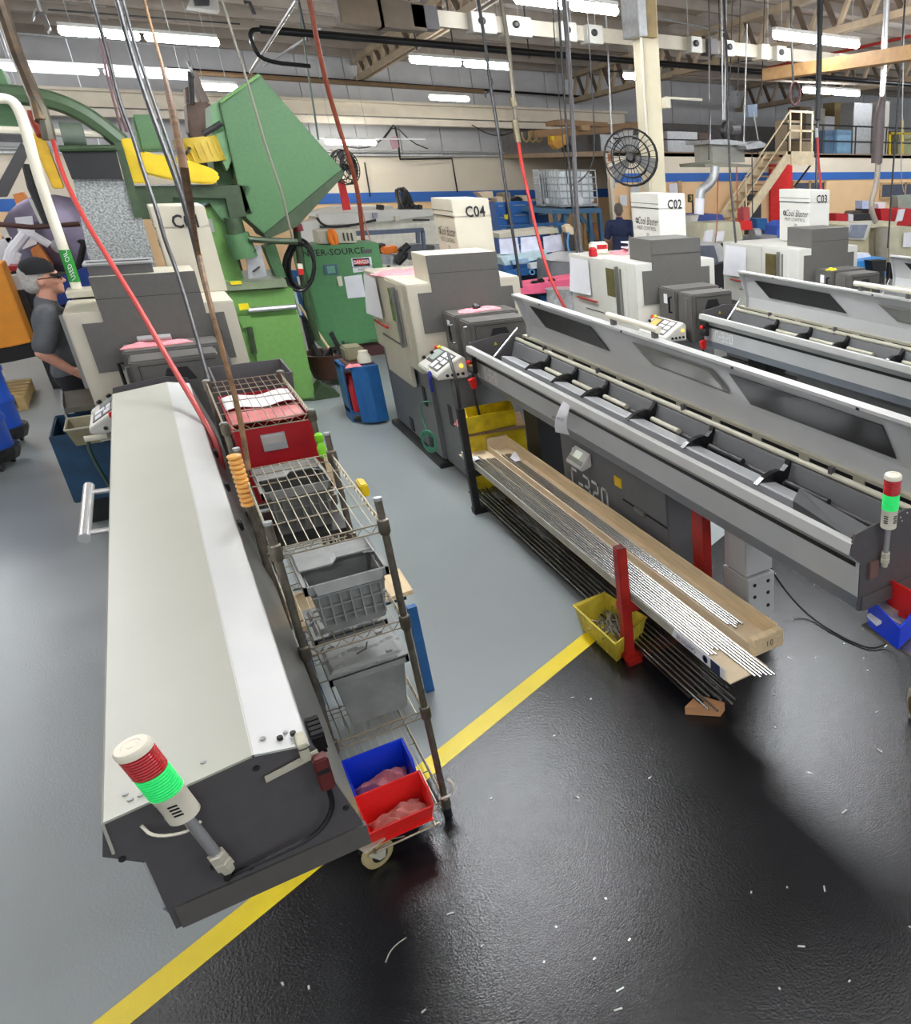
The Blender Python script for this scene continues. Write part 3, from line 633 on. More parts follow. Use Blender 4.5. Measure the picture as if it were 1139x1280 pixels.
    for k, (ya, yb, sa, sb) in enumerate([(-.3, -.38, .18, .45), (-.3, -.4, .5, .62), (-.3, -.4, .68, .86), (-.43, -.52, .2, .36), (-.43, -.52, .44, .62), (-.43, -.52, .68, .86)]): plate(ya, yb, sa, sb, WHITE, 'key_cluster', .009)
    for y, s, m in ((-.05, .3, BLKG), (-.08, .6, BLKG), (-.04, .85, RED), (-.09, .9, YELP)): 
        k = b(); k.lathe(P(y, s), (-.52, 0, .85), [(0, .016), (.02, .018), (.026, .012)], 10); k.obj('knob', m, ds)
    for i in range(4):
        k = b(); k.lathe((.06 + i * .045, -.622, 1.03), (0, -1, 0), [(0, .014), (.012, .012)], 10); k.obj('front_button', BLKG, ds)
    k = b(); k.lathe((.19, -.622, 1.1), (0, -1, 0), [(0, .016), (.014, .014)], 10); k.obj('pilot_lamp', AMBER, ds)
    return t
LATHES = [make_lathe(-.58, 7.54, 0, 'cream lathe at far left, in front of the green hopper machine'),
          make_lathe(1.77, 7.6, 1, 'cream lathe with pink rags on top, in front of the mint green cabinet'),
          make_lathe(4.16, 7.78, 2, 'white lathe with a side window, second from the right, before the column'),
          make_lathe(6.6, 7.95, 3, 'white lathe farthest right, behind the far open feeder')]
# ---- mist collectors on top of the lathes
def mist(ox, oy, txt, label, wm, logo=True):
    x0, x1, y0, y1 = ox + .7, ox + 1.06, oy + .62, oy + 1.28
    t = thing('mist_collector', ((x0 + x1) / 2, (y0 + y1) / 2, 1.735), label, 'mist collector', 'mist collectors on the lathes')
    B().box(x0, x1, y0, y1, 1.735, 2.25).obj('housing', wm, t, bevel=.006)
    B().box(x0 - .006, x1, y0 - .001, y1 + .004, 2.25, 2.41).obj('filter_cap', wm, t, bevel=.006)
    for z in (2.25, 2.30): B().box(x0 - .008, x0, y0 + .005, y1, z - .003, z + .003).obj('cap_seam', IRON, t)
    for y in (y0 + .1, y1 - .1): B().box(x1 + .002, x1 + .03, y - .02, y + .02, 2.2, 2.3).obj('clasp', STEEL, t)
    write(txt, t, ((x0 + x1) / 2 + .03, y0 - .005, 2.29), (1, 0, 0), (0, 0, 1), .14, TEXT, xs=.8, bold=.003)
    if logo:
        xm, ym = x0 - .002, (y0 + y1) / 2 - .02
        write('Cool Blaster', t, (xm, ym - .03, 2.1), (0, -1, 0), (0, 0, 1), .125, TEXT, xs=.72, shear=.35)
        write('MIST CONTROL', t, (xm, ym, 2.02), (0, -1, 0), (0, 0, 1), .06, TEXT)
        write('EM', t, (xm, ym - .02, 1.95), (0, -1, 0), (0, 0, 1), .05, TEXT)
        B().lathe((xm, y1 - .12, 2.1), (-1, 0, 0), [(0, .035), (.002, .035)], 16).obj('round_logo', TEXT, t)
        lb = B(); lb.box(xm - .004, xm - .002, y1 - .148, y1 - .092, 2.097, 2.103); lb.box(xm - .004, xm - .002, y1 - .123, y1 - .117, 2.072, 2.128); lb.obj('logo_cross', wm, t)
    return t
mist(-.58, 7.54, 'C01', 'cream mist collector box marked C01 in front of the green machine', CREAM)
mist(1.77, 7.6, 'C04', 'cream mist collector box marked C04 near the picture centre', CREAM)
mist(4.16, 7.78, 'C02', 'white mist collector box marked C02 in front of the column', WHITEM)
mist(6.6, 7.95, 'C03', 'white mist collector box marked C03 at the right', WHITEM)
# ================================================================ wire racks beside the near feeder
def rack(x0, x1, y0, y1, zs, top, label, caster=True):
    t = thing('wire_rack', ((x0 + x1) / 2, (y0 + y1) / 2, 0), label, 'rack', 'wire racks between the feeders')
    for x, y, nm in ((x0, y0, 0), (x1, y0, 1), (x0, y1, 2), (x1, y1, 3)):
        p = B(); p.cyl((x, y, .05), (x, y, top), .0135, n=12)
        k = .1
        while k < top - .05:
            p.cyl((x, y, k), (x, y, k + .004), .0146, n=12); k += .05
        o = p.obj('post', POST, t, True)
        B().cyl((x, y, top), (x, y, top + .012), .0145, n=12).obj('post_cap', GALV, o, True)
        for z in zs: B().lathe((x, y, z - .045), (0, 0, 1), [(0, .016), (.01, .021), (.06, .021), (.065, .016)], 12).obj('collar', POST, o, True)
        B().cyl((x, y, 0), (x, y, .05), .018, n=10).obj('leveling_foot', BLACK, o)
    for z in zs:
        s = B()
        for dz in (0, -.032):
            for a, c in (((x0, y0), (x1, y0)), ((x1, y0), (x1, y1)), ((x1, y1), (x0, y1)), ((x0, y1), (x0, y0))):
                s.cyl((a[0], a[1], z + dz), (c[0], c[1], z + dz), .0034, n=6)
        f = s.obj('shelf_frame', WIRE, t)
        zg = []
        for i in range(13): zg.append((x0 + .02 + (x1 - x0 - .04) * i / 12, y0, z - (.032 if i % 2 else 0)))
        B().tube(zg, .0022, 5).obj('truss_wire', WIRE, f)
        zg = []
        for i in range(33): zg.append((x1, y0 + .02 + (y1 - y0 - .04) * i / 32, z - (.032 if i % 2 else 0)))
        B().tube(zg, .0022, 5).obj('truss_wire', WIRE, f)
        g = B()
        n = 10
        for i in range(1, n): x = x0 + (x1 - x0) * i / n; g.cyl((x, y0, z + .002), (x, y1, z + .002), .0021, n=5)
        stuff(g.obj('shelf_wires', WIRE, f))
        for i in range(1, 4): y = y0 + (y1 - y0) * (i / 4 + .0); B().cyl((x0, y, z - .003), (x1, y, z - .003), .0032, n=6).obj('cross_wire', WIRE, f)
    return t
r1 = rack(.105, .462, 2.995, 3.97, (1.465, 1.04, .59, .085), 1.56, 'wire rack nearest the camera with grey totes and plastic bins')
r2 = rack(.10, .485, 4.56, 5.62, (1.52, 1.04, .59, .085), 1.53, 'wire rack farther back holding a dark red bin')
cc = Q(472, 1066, z=.066); ca_ = V((.35, -.94, 0))
ct = thing('caster', (cc.x, cc.y, 0), 'yellowed caster wheel under the blue and red bins, by the feeder corner', 'caster')
RUBW = mat('yellowed_wheel', (186, 170, 122), .5, 0, .1, 12)
B().lathe(cc - ca_ * .018, ca_, [(0, .052), (.006, .064), (.03, .064), (.036, .052)], 24).obj('wheel', RUBW, ct, True)
B().lathe(cc - ca_ * .02, ca_, [(0, .034), (.04, .034), (.046, .02)], 16).obj('hub', IRON, ct)
k = B(); u = V((.94, .35, 0)); k.prism([cc + ca_ * .03 - u * .05 + V((0, 0, .045)), cc + ca_ * .03 + u * .03 + V((0, 0, .045)), cc + ca_ * .03 + u * .012 + V((0, 0, -.012)), cc + ca_ * .03 - u * .012 + V((0, 0, -.012))], ca_ * .004)
k.prism([cc - ca_ * .02 - u * .06 + V((0, 0, .075)), cc + ca_ * .034 - u * .06 + V((0, 0, .075)), cc + ca_ * .034 + u * .03 + V((0, 0, .075)), cc - ca_ * .02 + u * .03 + V((0, 0, .075))], (0, 0, -.006)); k.obj('fork', RAILC, ct)
tag(B().tube([(.49, 3.0, .1), (.475, 2.972, .12), (.44, 2.98, .115), (.45, 3.02, .1), (.485, 3.01, .09), (.5, 2.98, .12), (.505, 2.985, .17), (.49, 3.0, .19)], .006, 6, 2).obj('string', mat('white_string', (220, 214, 200), .8)), 'white string knotted round the foot of the nearest rack post', 'string')
# ---- totes
def tote(x0, x1, y0, y1, z0, z1, label, opened, m=TOTE):
    t = thing('tote', ((x0 + x1) / 2, (y0 + y1) / 2, z0), label, 'tote', 'grey lidded totes on the racks')
    B().tray(x0 + .015, x1 - .015, y0 + .015, y1 - .015, z0, z1 - .03, .008, .025, .025).obj('body', m, t, bevel=.004)
    rb = B()
    for (a, c, y) in ((x0, x1, y0), (x0, x1, y1 - .012)): rb.box(a, c, y, y + .012, z1 - .045, z1 - .012)
    for x in (x0, x1 - .012): rb.box(x, x + .012, y0, y1, z1 - .045, z1 - .012)
    rb.obj('rim', m, t)
    hz = z1 - z0; L = x1 - x0
    if opened:
        for i in range(3):
            zz = z1 - .06 - i * hz * .22
            B().box(x0 + .02 + i * .004, x1 - .02 - i * .004, y0 + .004 + i * .006, y0 + .03, zz - .008, zz).obj('rib', m, t)
        for i in range(7):
            x = x0 + .04 + (L - .08) * i / 6; B().box(x - .003, x + .003, y0 + .006, y0 + .035, z0 + .04, z1 - .045).obj('rib', m, t)
        # one flap folded over the back half, the other hangs open in front
        B().grid(lambda u, v: (x0 + .01 + (L - .02) * u, y1 - .01 - (y1 - y0) * (.42 + (.12 if u < .5 else -.02) * 1) * v, z1 - .004 + .010 * math.sin(v * 3.1)), 12, 4, .006).obj('lid_flap', m, t)
        B().prism([(x0 + .03, y0 - .002, z1 - .012), (x1 - .02, y0 - .002, z1 - .012), (x1 - .03, y0 - .012, z1 - .05), (x0 + .04, y0 - .012, z1 - .05)], (0, .005, 0)).obj('lid_flap', m, t)
        ld2 = B().tube([(x1 - .06, y0 + .1, z1 + .03), (x1 - .02, y0 + .13, z1 + .01), (x1 - .02, y1 - .04, z1 + .005)], .004, 5).obj('hinge_wire', GALV, t)
    else:
        ym = (y0 + y1) / 2
        def lidz(u, v): return (x0 + L * u, y0 + (y1 - y0) * v, z1 - .006 + .010 * (1 if .1 < v < .9 and .06 < u < .94 else 0) + .008 * (abs(v - .5 + .04 * math.sin(u * 12.6)) < .03))
        B().grid(lidz, 24, 24, .012).obj('lid', m, t)
        for x in (x0 + .05, x1 - .06):
            for y in (y0 + .05, y1 - .06): B().box(x - .012, x + .012, y - .012, y + .012, z1, z1 + .014).obj('lid_peg', m, t, bevel=.003)
        hb = B()
        for x in (x0 + .06, x1 - .12): hb.cyl((x, y0 + .005, z1 - .002), (x + .08, y0 + .005, z1 - .002), .007, n=8)
        hb.obj('hinge', m, t)
        B().tube([(x0 + L * .42, y0 + .1, z1 + .008), (x0 + L * .55, y0 + .11, z1 + .012), (x0 + L * .6, y0 + .16, z1 + .012)], .003, 5).obj('hinge_wire', IRON, t)
    return t
tote(.155, .45, 3.02, 3.36, 1.045, 1.285, 'open grey tote on the middle shelf of the nearest rack', True)
tote(.155, .45, 3.02, 3.30, .595, .875, 'shut grey tote on the lower shelf of the nearest rack', False)
tote(.16, .45, 3.36, 3.66, .595, .875, 'shut grey tote behind another one, low on the nearest rack', False, TOTE)
tote(.15, .455, 4.12, 4.52, 1.045, 1.30, 'open grey tote between the two wire racks', True, TOTED)
st = thing('tote_stand', (.3, 4.3, .575), 'low dark stand under the tote between the two racks', 'stand')
B().box(.13, .47, 4.08, 4.54, 1.02, 1.043).obj('top', IRON, st)
for x in (.15, .45):
    for y in (4.1, 4.52): B().cyl((x, y, .575), (x, y, 1.02), .012).obj('leg', POST, st)
def stackbin(x0, x1, y0, y1, z0, z1, m, label):
    t = thing('stacking_bin', ((x0 + x1) / 2, (y0 + y1) / 2, z0), label, 'bin', None)
    zf = z0 + (z1 - z0) * .62
    B().box(x0 + .01, x1 - .01, y0 + .02, y1 - .01, z0, z0 + .006).obj('base', m, t)
    for x, s in ((x0, 1), (x1, -1)):
        B().prism([(x, y0 + .01, zf), (x, y0 + .05, z1), (x, y1, z1), (x + s * .015, y1 - .01, z0), (x + s * .015, y0 + .03, z0)], (s * .006, 0, 0)).obj('side', m, t)
    B().prism([(x0, y1, z1), (x1, y1, z1), (x1 - .015, y1 - .01, z0), (x0 + .015, y1 - .01, z0)], (0, -.006, 0)).obj('back', m, t)
    f = B().prism([(x0, y0, zf), (x1, y0, zf), (x1 - .015, y0 + .03, z0), (x0 + .015, y0 + .03, z0)], (0, .006, 0)).obj('front', m, t)
    rim = B(); rim.tube([(x0, y0, zf), (x0, y0 + .05, z1), (x0, y1, z1), (x1, y1, z1), (x1, y0 + .05, z1), (x1, y0, zf), (x0, y0, zf)], .0045, 6); rim.obj('rim', m, t)
    for k in (.3, .42): B().prism([(x0 + .07, y0 + .004 + .03 * k - .004, zf - (zf - z0) * k), (x1 - .09, y0 + .004 + .03 * k - .004, zf - (zf - z0) * k), (x1 - .09, y0 + .004 + .03 * k, zf - (zf - z0) * (k + .05)), (x0 + .07, y0 + .004 + .03 * k, zf - (zf - z0) * (k + .05))], (0, -.002, 0)).obj('label_groove', m, f)
    return t
REDB = mat('bright_red_bin', (232, 40, 36), .4, 0, .03, 10); BLUB = mat('bright_blue_bin', (16, 66, 222), .4, 0, .03, 10)
stackbin(.128, .392, 2.85, 3.03, .12, .27, REDB, 'red stacking bin with pink cloth at the foot of the nearest rack')
stackbin(.13, .385, 3.06, 3.28, .12, .285, BLUB, 'blue stacking bin with pink cloth behind the red one')
def rag(c, L, wd, h, label, m=PINK, seed=1, rz=0.):
    rnd = random.Random(seed); ph = [rnd.uniform(0, 6) for _ in range(6)]; R_ = Matrix.Rotation(rz, 3, 'Z'); c = V(c)
    def fn(u, v):
        x = (u - .5) * L * (1 + .1 * math.sin(v * 5 + ph[0])); y = (v - .5) * wd * (1 + .15 * math.sin(u * 7 + ph[1]))
        z = h * (.5 + .35 * math.sin(u * 9 + ph[2]) * math.sin(v * 7 + ph[3]) + .2 * math.sin(u * 21 + v * 13 + ph[4])) * (1 - abs(2 * v - 1) ** 4) * (1 - abs(2 * u - 1) ** 6)
        return c + R_ @ V((x, y, max(z, 0) + .006))
    return tag(B().grid(fn, 22, 14, .005).obj('shop_cloth', m, smooth=True), label, 'cloth')
rag((.26, 2.94, .15), .22, .1, .05, 'crumpled pink cloth lying in the red stacking bin', mat('dull_pink_cloth', (206, 132, 124), .9, 0, .1, 25), 3, .15)
rag((.26, 3.17, .16), .2, .13, .05, 'folded pink cloth lying in the blue stacking bin', PINK, 5, .1)
br = thing('bin_rail', (.26, 2.93, .08), 'wire ledge carrying the red bin in front of the rack', 'ledge')
k = B()
for x in (.14, .38): k.cyl((x, 2.84, .112), (x, 3.1, .112), .005)
k.cyl((.12, 2.85, .108), (.4, 2.85, .108), .005); k.obj('wires', WIRE, br)
# coil on the hanging pole
cp = thing('coil_pole', (.085, 3.78, 0), 'upright pole with an orange coil between feeder and rack', 'pole')
k = B()
k.cyl((.085, 3.78, 0), (.085, 3.78, 1.4), .013, n=10); k.obj('pole', POST, cp, True)
for i in range(11): B().lathe((.085, 3.78, 1.365 + i * .0215), (0, 0, 1), [(0, .016), (.004, .026), (.010, .028), (.016, .026), (.020, .016)], 14).obj('ring', mat('orange_coil', (238, 176, 92), .45), cp, True)
tag(B().tube([Q(x, y, z=z) for x, y, z in ((311, 588, 1.60), (300, 520, 1.8), (287, 470, 1.95), (262, 380, 2.2), (243, 290, 2.42), (228, 190, 2.72), (205, 90, 3.25), (180, 0, 3.9), (172, -40, 4.3))], .0095, 8, 2).obj('rusty_pole', RUST, smooth=True), 'rusty brown conduit running up from the orange coil to the roof', 'conduit')
# pallet board and blue frame seen through the rack
bt = thing('blue_table', (.38, 3.95, 0), 'blue table frame with a pine top behind the nearest rack', 'table')
k = B().prism([Q(346, 752, z=.55), Q(372, 792, z=.55), Q(517, 742, z=.55), Q(500, 715, z=.55)], (0, 0, .025)).obj('top', WOOD, bt)
for a, c in (((512, 743), (540, 868)),):
    p = Q(541, 868, z=0); B().box(p.x - .025, p.x + .02, p.y + .03, p.y + .07, 0, .55).obj('leg', BLUEP, bt)
B().box(.13, .17, 4.2, 4.24, 0, .55).obj('leg', BLUEP, bt); B().box(.13, .68, 4.2, 4.24, .49, .55).obj('rail', BLUED, bt)
tag(B().prism([(.487, 4.54, 1.1), (.525, 4.54, 1.1), (.525, 4.54, 1.32), (.487, 4.54, 1.32)], (0, .01, 0)).obj('wooden_tag', WOOD), 'pale wooden tag hanging at the back post of the nearest rack', 'tag')
yt = thing('yellow_clip', Q(455, 611, z=1.44), 'yellow plastic clip on the right edge of the top wire shelf', 'clip')
p = Q(455, 611, z=1.44); B().box(p.x - .02, p.x + .012, p.y - .05, p.y + .05, 1.42, 1.475).obj('clip', YELD, yt, bevel=.006)
p = Q(399, 548, z=1.4); gb = thing('green_bottle', (p.x, p.y, 1.30), 'bright green spray bottle behind the rack posts', 'bottle')
B().lathe((p.x, p.y, 1.30), (0, 0, 1), [(0, .02), (.05, .022), (.08, .012), (.09, .02), (.12, .02), (.13, .01)], 12).obj('bottle', mat('lime_plastic', (130, 210, 40), .4), gb, True)
# red bin on rack two
rb = thing('red_bin', (.3, 5.15, 1.06), 'dark red plastic bin with white cards, inside the farther rack', 'bin')
B().tray(.13, .5, 4.66, 5.5, 1.05, 1.46, .008, .02, .02).obj('body', DRED, rb)
f = B().box(.24, .35, 4.655, 4.668, 1.33, 1.42).obj('card_holder', GALV, rb); B().box(.245, .345, 4.65, 4.656, 1.37, 1.41).obj('card', mat('grey_card', (176, 172, 166), .5), f)
tag(B().grid(lambda u, v: (.14 + .34 * u, 5.1 + .3 * v, 1.47 + .01 * math.sin(u * 9)), 8, 4, .004).obj('white_sheet', WHITE), 'white sheet lying over the dark red bin', 'sheet')
tag(B().grid(lambda u, v: (.14 + .34 * u, 4.8 + .3 * v, 1.455 + .006 * math.sin(u * 7)), 8, 4, .004).obj('pink_sheet', mat('pinkish_plastic', (206, 120, 122), .25)), 'pinkish plastic cover on the front of the dark red bin', 'sheet')
tb = thing('dark_tray', (.38, 5.98, 1.3), 'dark grey tray standing behind the red bin', 'tray')
B().tray(.14, .56, 5.72, 6.2, 1.3, 1.5, .01, .02, .02).obj('tray', CHAR, tb); k = B()
for x in (.16, .54):
    for y in (5.75, 6.15): k.cyl((x, y, 0), (x, y, 1.3), .014)
k.obj('stand', IRON, tb)
# ================================================================ bar stock rack
sr = thing('stock_stand', (1.78, 3.6, 0), 'red steel stand holding the front of the long boxes', 'stand')
B().box(1.672, 1.73, 3.55, 3.615, .0, .75).obj('post', REDP, sr, bevel=.004)
B().box(1.66, 2.2, 3.545, 3.62, 0, .05).obj('foot', REDP, sr, bevel=.004); B().box(1.66, 1.75, 3.5, 3.75, 0, .03).obj('foot', REDP, sr, bevel=.004)
B().box(1.665, 2.2, 3.54, 3.62, .335, .398).obj('arm', REDP, sr, bevel=.004)
B().box(1.676, 1.726, 3.553, 3.612, .742, .753).obj('post_cap', mat('dark_red', (96, 20, 16), .5), sr)
sd = thing('stock_stand', (1.78, 6.3, 0), 'black steel stand holding the far end of the long boxes', 'stand')
B().box(1.675, 1.73, 6.26, 6.32, 0, .92).obj('post', BLACK, sd, bevel=.004); B().box(1.67, 2.2, 6.25, 6.33, 0, .05).obj('foot', BLACK, sd); B().box(1.67, 2.2, 6.25, 6.32, .335, .398).obj('arm', BLACK, sd)
B().tube([(1.705, 6.29, .92), (1.71, 6.28, 1.15), (1.74, 6.5, 1.32)], .012, 6, 2).obj('hose', BLACK, sd, True)
wb = thing('stock_box', (2.05, 4.6, .4), 'long pine box of steel bars with a square wooden end', 'box')
B().box(1.97, 2.15, 2.72, 6.6, .4, .412).obj('bottom', CARD, wb)
B().box(1.97, 1.98, 2.72, 6.6, .412, .455).obj('side', CARD, wb); B().box(2.138, 2.15, 2.72, 6.6, .412, .51).obj('side', WOOD, wb)
e = B().box(1.965, 2.155, 2.67, 2.72, .4, .498).obj('end_block', WOOD, wb, bevel=.004); B().box(1.97, 2.15, 6.6, 6.63, .4, .52).obj('end_block', CARD, wb)
write('10', e, (2.06, 2.668, .45), (1, 0, 0), (0, 0, 1), .05, mat('brown_stamp', (120, 90, 60), .7))
ty = thing('stock_tray', (1.84, 4.5, .4), 'long open cardboard tray of steel bars with printed side', 'tray')
B().box(1.735, 1.966, 2.56, 6.68, .4, .407).obj('bottom', CARD, ty)
B().box(1.735, 1.742, 2.62, 6.6, .407, .458).obj('side', TRAYW, ty)
lb = B().prism([(1.734, 2.6, .404), (1.734, 3.1, .404), (1.734, 3.07, .46), (1.734, 2.6, .465)], (-.003, 0, 0)).obj('printed_label', WHITE, ty)
B().box(1.729, 1.731, 2.64, 2.72, .404, .464).obj('navy_band', mat('navy_print', (48, 54, 84), .6), lb)
write('CARPENTER', lb, (1.729, 2.95, .432), (0, 1, 0), (0, 0, -1), .042, mat('navy_ink', (60, 64, 92), .6), xs=.8)
rg = B().lathe((1.73, 2.77, .434), (-1, 0, 0), [(0, .022), (.002, .022), (.002, .015), (0, .015)], 18).obj('round_logo', mat('navy_ink', (60, 64, 92), .6), lb)
write('CARPENTER', ty, (1.733, 3.45, .432), (0, 1, 0), (0, 0, -1), .045, mat('grey_print', (130, 126, 116), .7), xs=.9)
def bars(n, xs, y0, y1, z, r, m, label, grp, jit=.12):
    for i in range(n):
        x = xs[0] + (xs[1] - xs[0]) * i / max(1, n - 1); j = random.uniform(-jit, jit); dx = random.uniform(-.004, .004)
        tag(B().cyl((x, y0 + j, z), (x + dx, y1 + j * .3, z), r, n=8).obj('steel_bar', m, smooth=True), label, 'bar', grp)
bars(7, (1.99, 2.085), 2.95, 6.4, .419, .0058, ROD, 'bright steel bar lying in the long pine box', 'bars in the pine box', .04)
bars(7, (1.751, 1.846), 2.82, 6.5, .413, .0058, ROD, 'bright steel bar on the left half of the cardboard tray', 'bars on the left of the tray', .03)
bars(6, (1.862, 1.946), 2.5, 6.4, .413, .0058, ROD, 'bright steel bar on the right half of the cardboard tray', 'bars on the right of the tray', .03)
bars(14, (1.755, 1.99), 2.95, 6.65, .0565, .006, RODD, 'dark steel bar lying low across the feet of the stands', 'dark bars below the boxes', .12)
bars(6, (1.77, 1.93), 2.85, 6.5, .069, .006, ROD, 'bright steel bar on top of the dark low bars', 'bright bars below the boxes', .1)
tag(B().grid(lambda u, v: (1.77 + .06 * u, 6.38 + .09 * v, .424 + .012 * math.sin(u * 3)), 4, 3, .002).obj('paper_slip', WHITE), 'small white paper slip on the bars in the cardboard tray', 'paper')
tag(B().grid(lambda u, v: (2.04 + .05 * u, 6.15 + .12 * v, .43 + .05 * u * v), 4, 4, .002).obj('paper_slip', WHITE), 'curled white paper slip on the bars in the pine box', 'paper')
tag(B().prism([(1.69, 2.93, .006), (1.83, 2.8, .006), (1.88, 2.83, .006), (1.8, 2.98, .006)], (0, 0, .05)).obj('torn_cardboard', mat('brown_cardboard', (190, 140, 96), .8)), 'torn brown cardboard under the ends of the low bars', 'cardboard')
# yellow bin with cut-offs
yb = thing('parts_bin', (1.74, 3.9, 0), 'yellow parts bin of short cut-offs at the red stand', 'bin')
cs = [Q(717, 757, z=.17), Q(755, 741, z=.17), Q(808, 772, z=.17), Q(770, 806, z=.17)]; cen = sum(cs, V()) / 4
bot = [cen + (c - cen) * .82 - V((0, 0, .165)) for c in cs]
vs = bot + cs + [cen + (c - cen) * .94 for c in cs] + [cen + (c - cen) * .78 - V((0, 0, .155)) for c in cs]
fs = [(0, 1, 2, 3), (12, 13, 14, 15)]
for kk in range(3):
    for i in range(4): fs.append((kk * 4 + i, kk * 4 + (i + 1) % 4, kk * 4 + 4 + (i + 1) % 4, kk * 4 + 4 + i))
YBIN = mat('grimy_yellow_bin', (206, 188, 60), .5, 0, .22, 12)
B().add(vs, fs).obj('body', YBIN, yb, bevel=.006)
B().tube(cs + [cs[0]], .008, 6).obj('rim', YBIN, yb)
for a, c in zip(cs, cs[1:] + cs[:1]):
    for k in (.25, .5, .75):
        q = a.lerp(c, k); q2 = q + (cen - q) * .12 - V((0, 0, .14)); B().cyl(q * 1.0, V((q2.x, q2.y, .03)), .007, n=5).obj('rib', YBIN, yb)
for i in range(44):
    a = random.gauss(1.25, .5); L = random.uniform(.05, .075); p = cen + V((random.uniform(-.08, .08), random.uniform(-.12, .12), -.14 + random.uniform(.01, .09)))
    d = V((math.cos(a), math.sin(a), random.uniform(-.15, .15))) * L
    tag(B().cyl(p - d, p + d, .0055, n=7).obj('bar_cutoff', ROD, smooth=True), 'short steel bar cut-off lying in the yellow parts bin', 'cut-off', 'cut-offs in the yellow bin')
# yellow box on its bench under the feeder end
bn = thing('small_bench', (2.1, 6.85, 0), 'worn brown bench with yellow side between lathe and stock', 'bench')
B().prism([Q(575, 528, z=.56), Q(584, 546, z=.56), Q(657, 535, z=.56), Q(650, 518, z=.56)], (0, 0, .03)).obj('top', mat('worn_brown_board', (122, 98, 72), .7, 0, .3, 10), bn)
q = [Q(586, 546, z=.55), Q(656, 535, z=.55), Q(650, 522, z=.55), Q(580, 532, z=.55)]
B().add([(p.x, p.y, z) for z in (.0, .55) for p in q], [(0, 1, 2, 3), (4, 5, 6, 7), (0, 1, 5, 4), (1, 2, 6, 5), (2, 3, 7, 6), (3, 0, 4, 7)]).obj('bin_below', YELB, bn)
yx = thing('yellow_box', (2.15, 6.9, .59), 'oily yellow metal box on the brown bench under the feeder', 'box')
q = [Q(586, 546 - 3, z=.592), Q(646, 531, z=.592), Q(640, 519, z=.592), Q(583, 530, z=.592)]; c0 = sum(q, V()) / 4
o8 = [V((p.x, p.y, .592)) for p in q] + [V((p.x, p.y, .74)) for p in q] + [c0 + (p - c0) * .93 + V((0, 0, .148)) for p in q] + [c0 + (p - c0) * .93 + V((0, 0, .01)) for p in q]
fs = [(0, 1, 2, 3), (12, 13, 14, 15)]
for kk in range(3):
    for i in range(4): fs.append((kk * 4 + i, kk * 4 + (i + 1) % 4, kk * 4 + 4 + (i + 1) % 4, kk * 4 + 4 + i))
B().add(o8, fs).obj('box', YELB, yx, bevel=.004)
rag((1.86, 6.93, .59), .09, .09, .06, 'small pink cloth ball beside the oily yellow box', PINK, 9)
# air hose and gun on the middle lathe
ah = thing('air_hose', (1.7, 7.35, .2), 'coiled green air hose hanging on the middle lathe', 'hose')
k = B(); pts = []
for i in range(90): a = i * .55; c_ = .09 * math.cos(a) + .02 * math.sin(i * .3); pts.append((1.70 + .045 * math.cos(a) - .02, 7.42 - .06 * math.cos(a) + .02 * math.sin(i * .3), .34 + .09 * math.sin(a) + .02 * math.cos(i * .21)))
k.tube(pts, .006, 5); k.obj('coil', mat('green_hose', (70, 140, 110), .4), ah, True)
B().tube([(1.70, 7.5, .38), (1.7, 7.62, .55), (1.69, 7.5, .7), (1.7, 7.3, .75), (1.72, 7.22, .76)], .006, 6, 2).obj('lead', mat('green_hose', (70, 140, 110), .4), ah, True)
g = thing('air_gun', (1.7, 7.1, .9), 'blue air gun hanging from the control desk of the middle lathe', 'air gun')
B().tube([(1.725, 7.12, 1.06), (1.71, 7.10, .98), (1.715, 7.1, .88)], [.008, .018, .014], 8, 1).obj('grip', mat('dark_blue_plastic', (30, 40, 130), .4), g, True)
B().tube([(1.73, 7.14, 1.1), (1.725, 7.12, 1.04)], .006, 6).obj('nozzle', IVORY, g)
# right hand cart cut by the frame
ca = thing('bin_cart', (2.75, 1.95, 0), 'low wire cart at the right edge carrying small bins', 'cart')
pp = Q(1146, 884, z=.1)
B().lathe((pp.x - .02, pp.y + .01, .105), (.9, -.44, 0), [(0, .085), (.008, .1), (.04, .1), (.048, .085)], 24).obj('wheel', mat('cream_wheel', (206, 200, 182), .5), ca, True)
B().lathe((pp.x - .024, pp.y + .012, .105), (.9, -.44, 0), [(0, .055), (.004, .055), (.05, .04)], 16).obj('hub', RUST, ca)
b1 = Q(1100, 790, z=.78)
B().box(b1.x - .02, b1.x + .5, b1.y - .2, b1.y + .1, .762, .775).obj('shelf', WIRE, ca)
for x, y in ((b1.x + .45, b1.y - .15), (b1.x + .45, b1.y + .06)): B().cyl((x, y, .0), (x, y, .765), .012).obj('post', POST, ca)
B().cyl((pp.x, pp.y, .12), (b1.x + .45, b1.y - .15, .2), .02).obj('fork', IRON, ca)
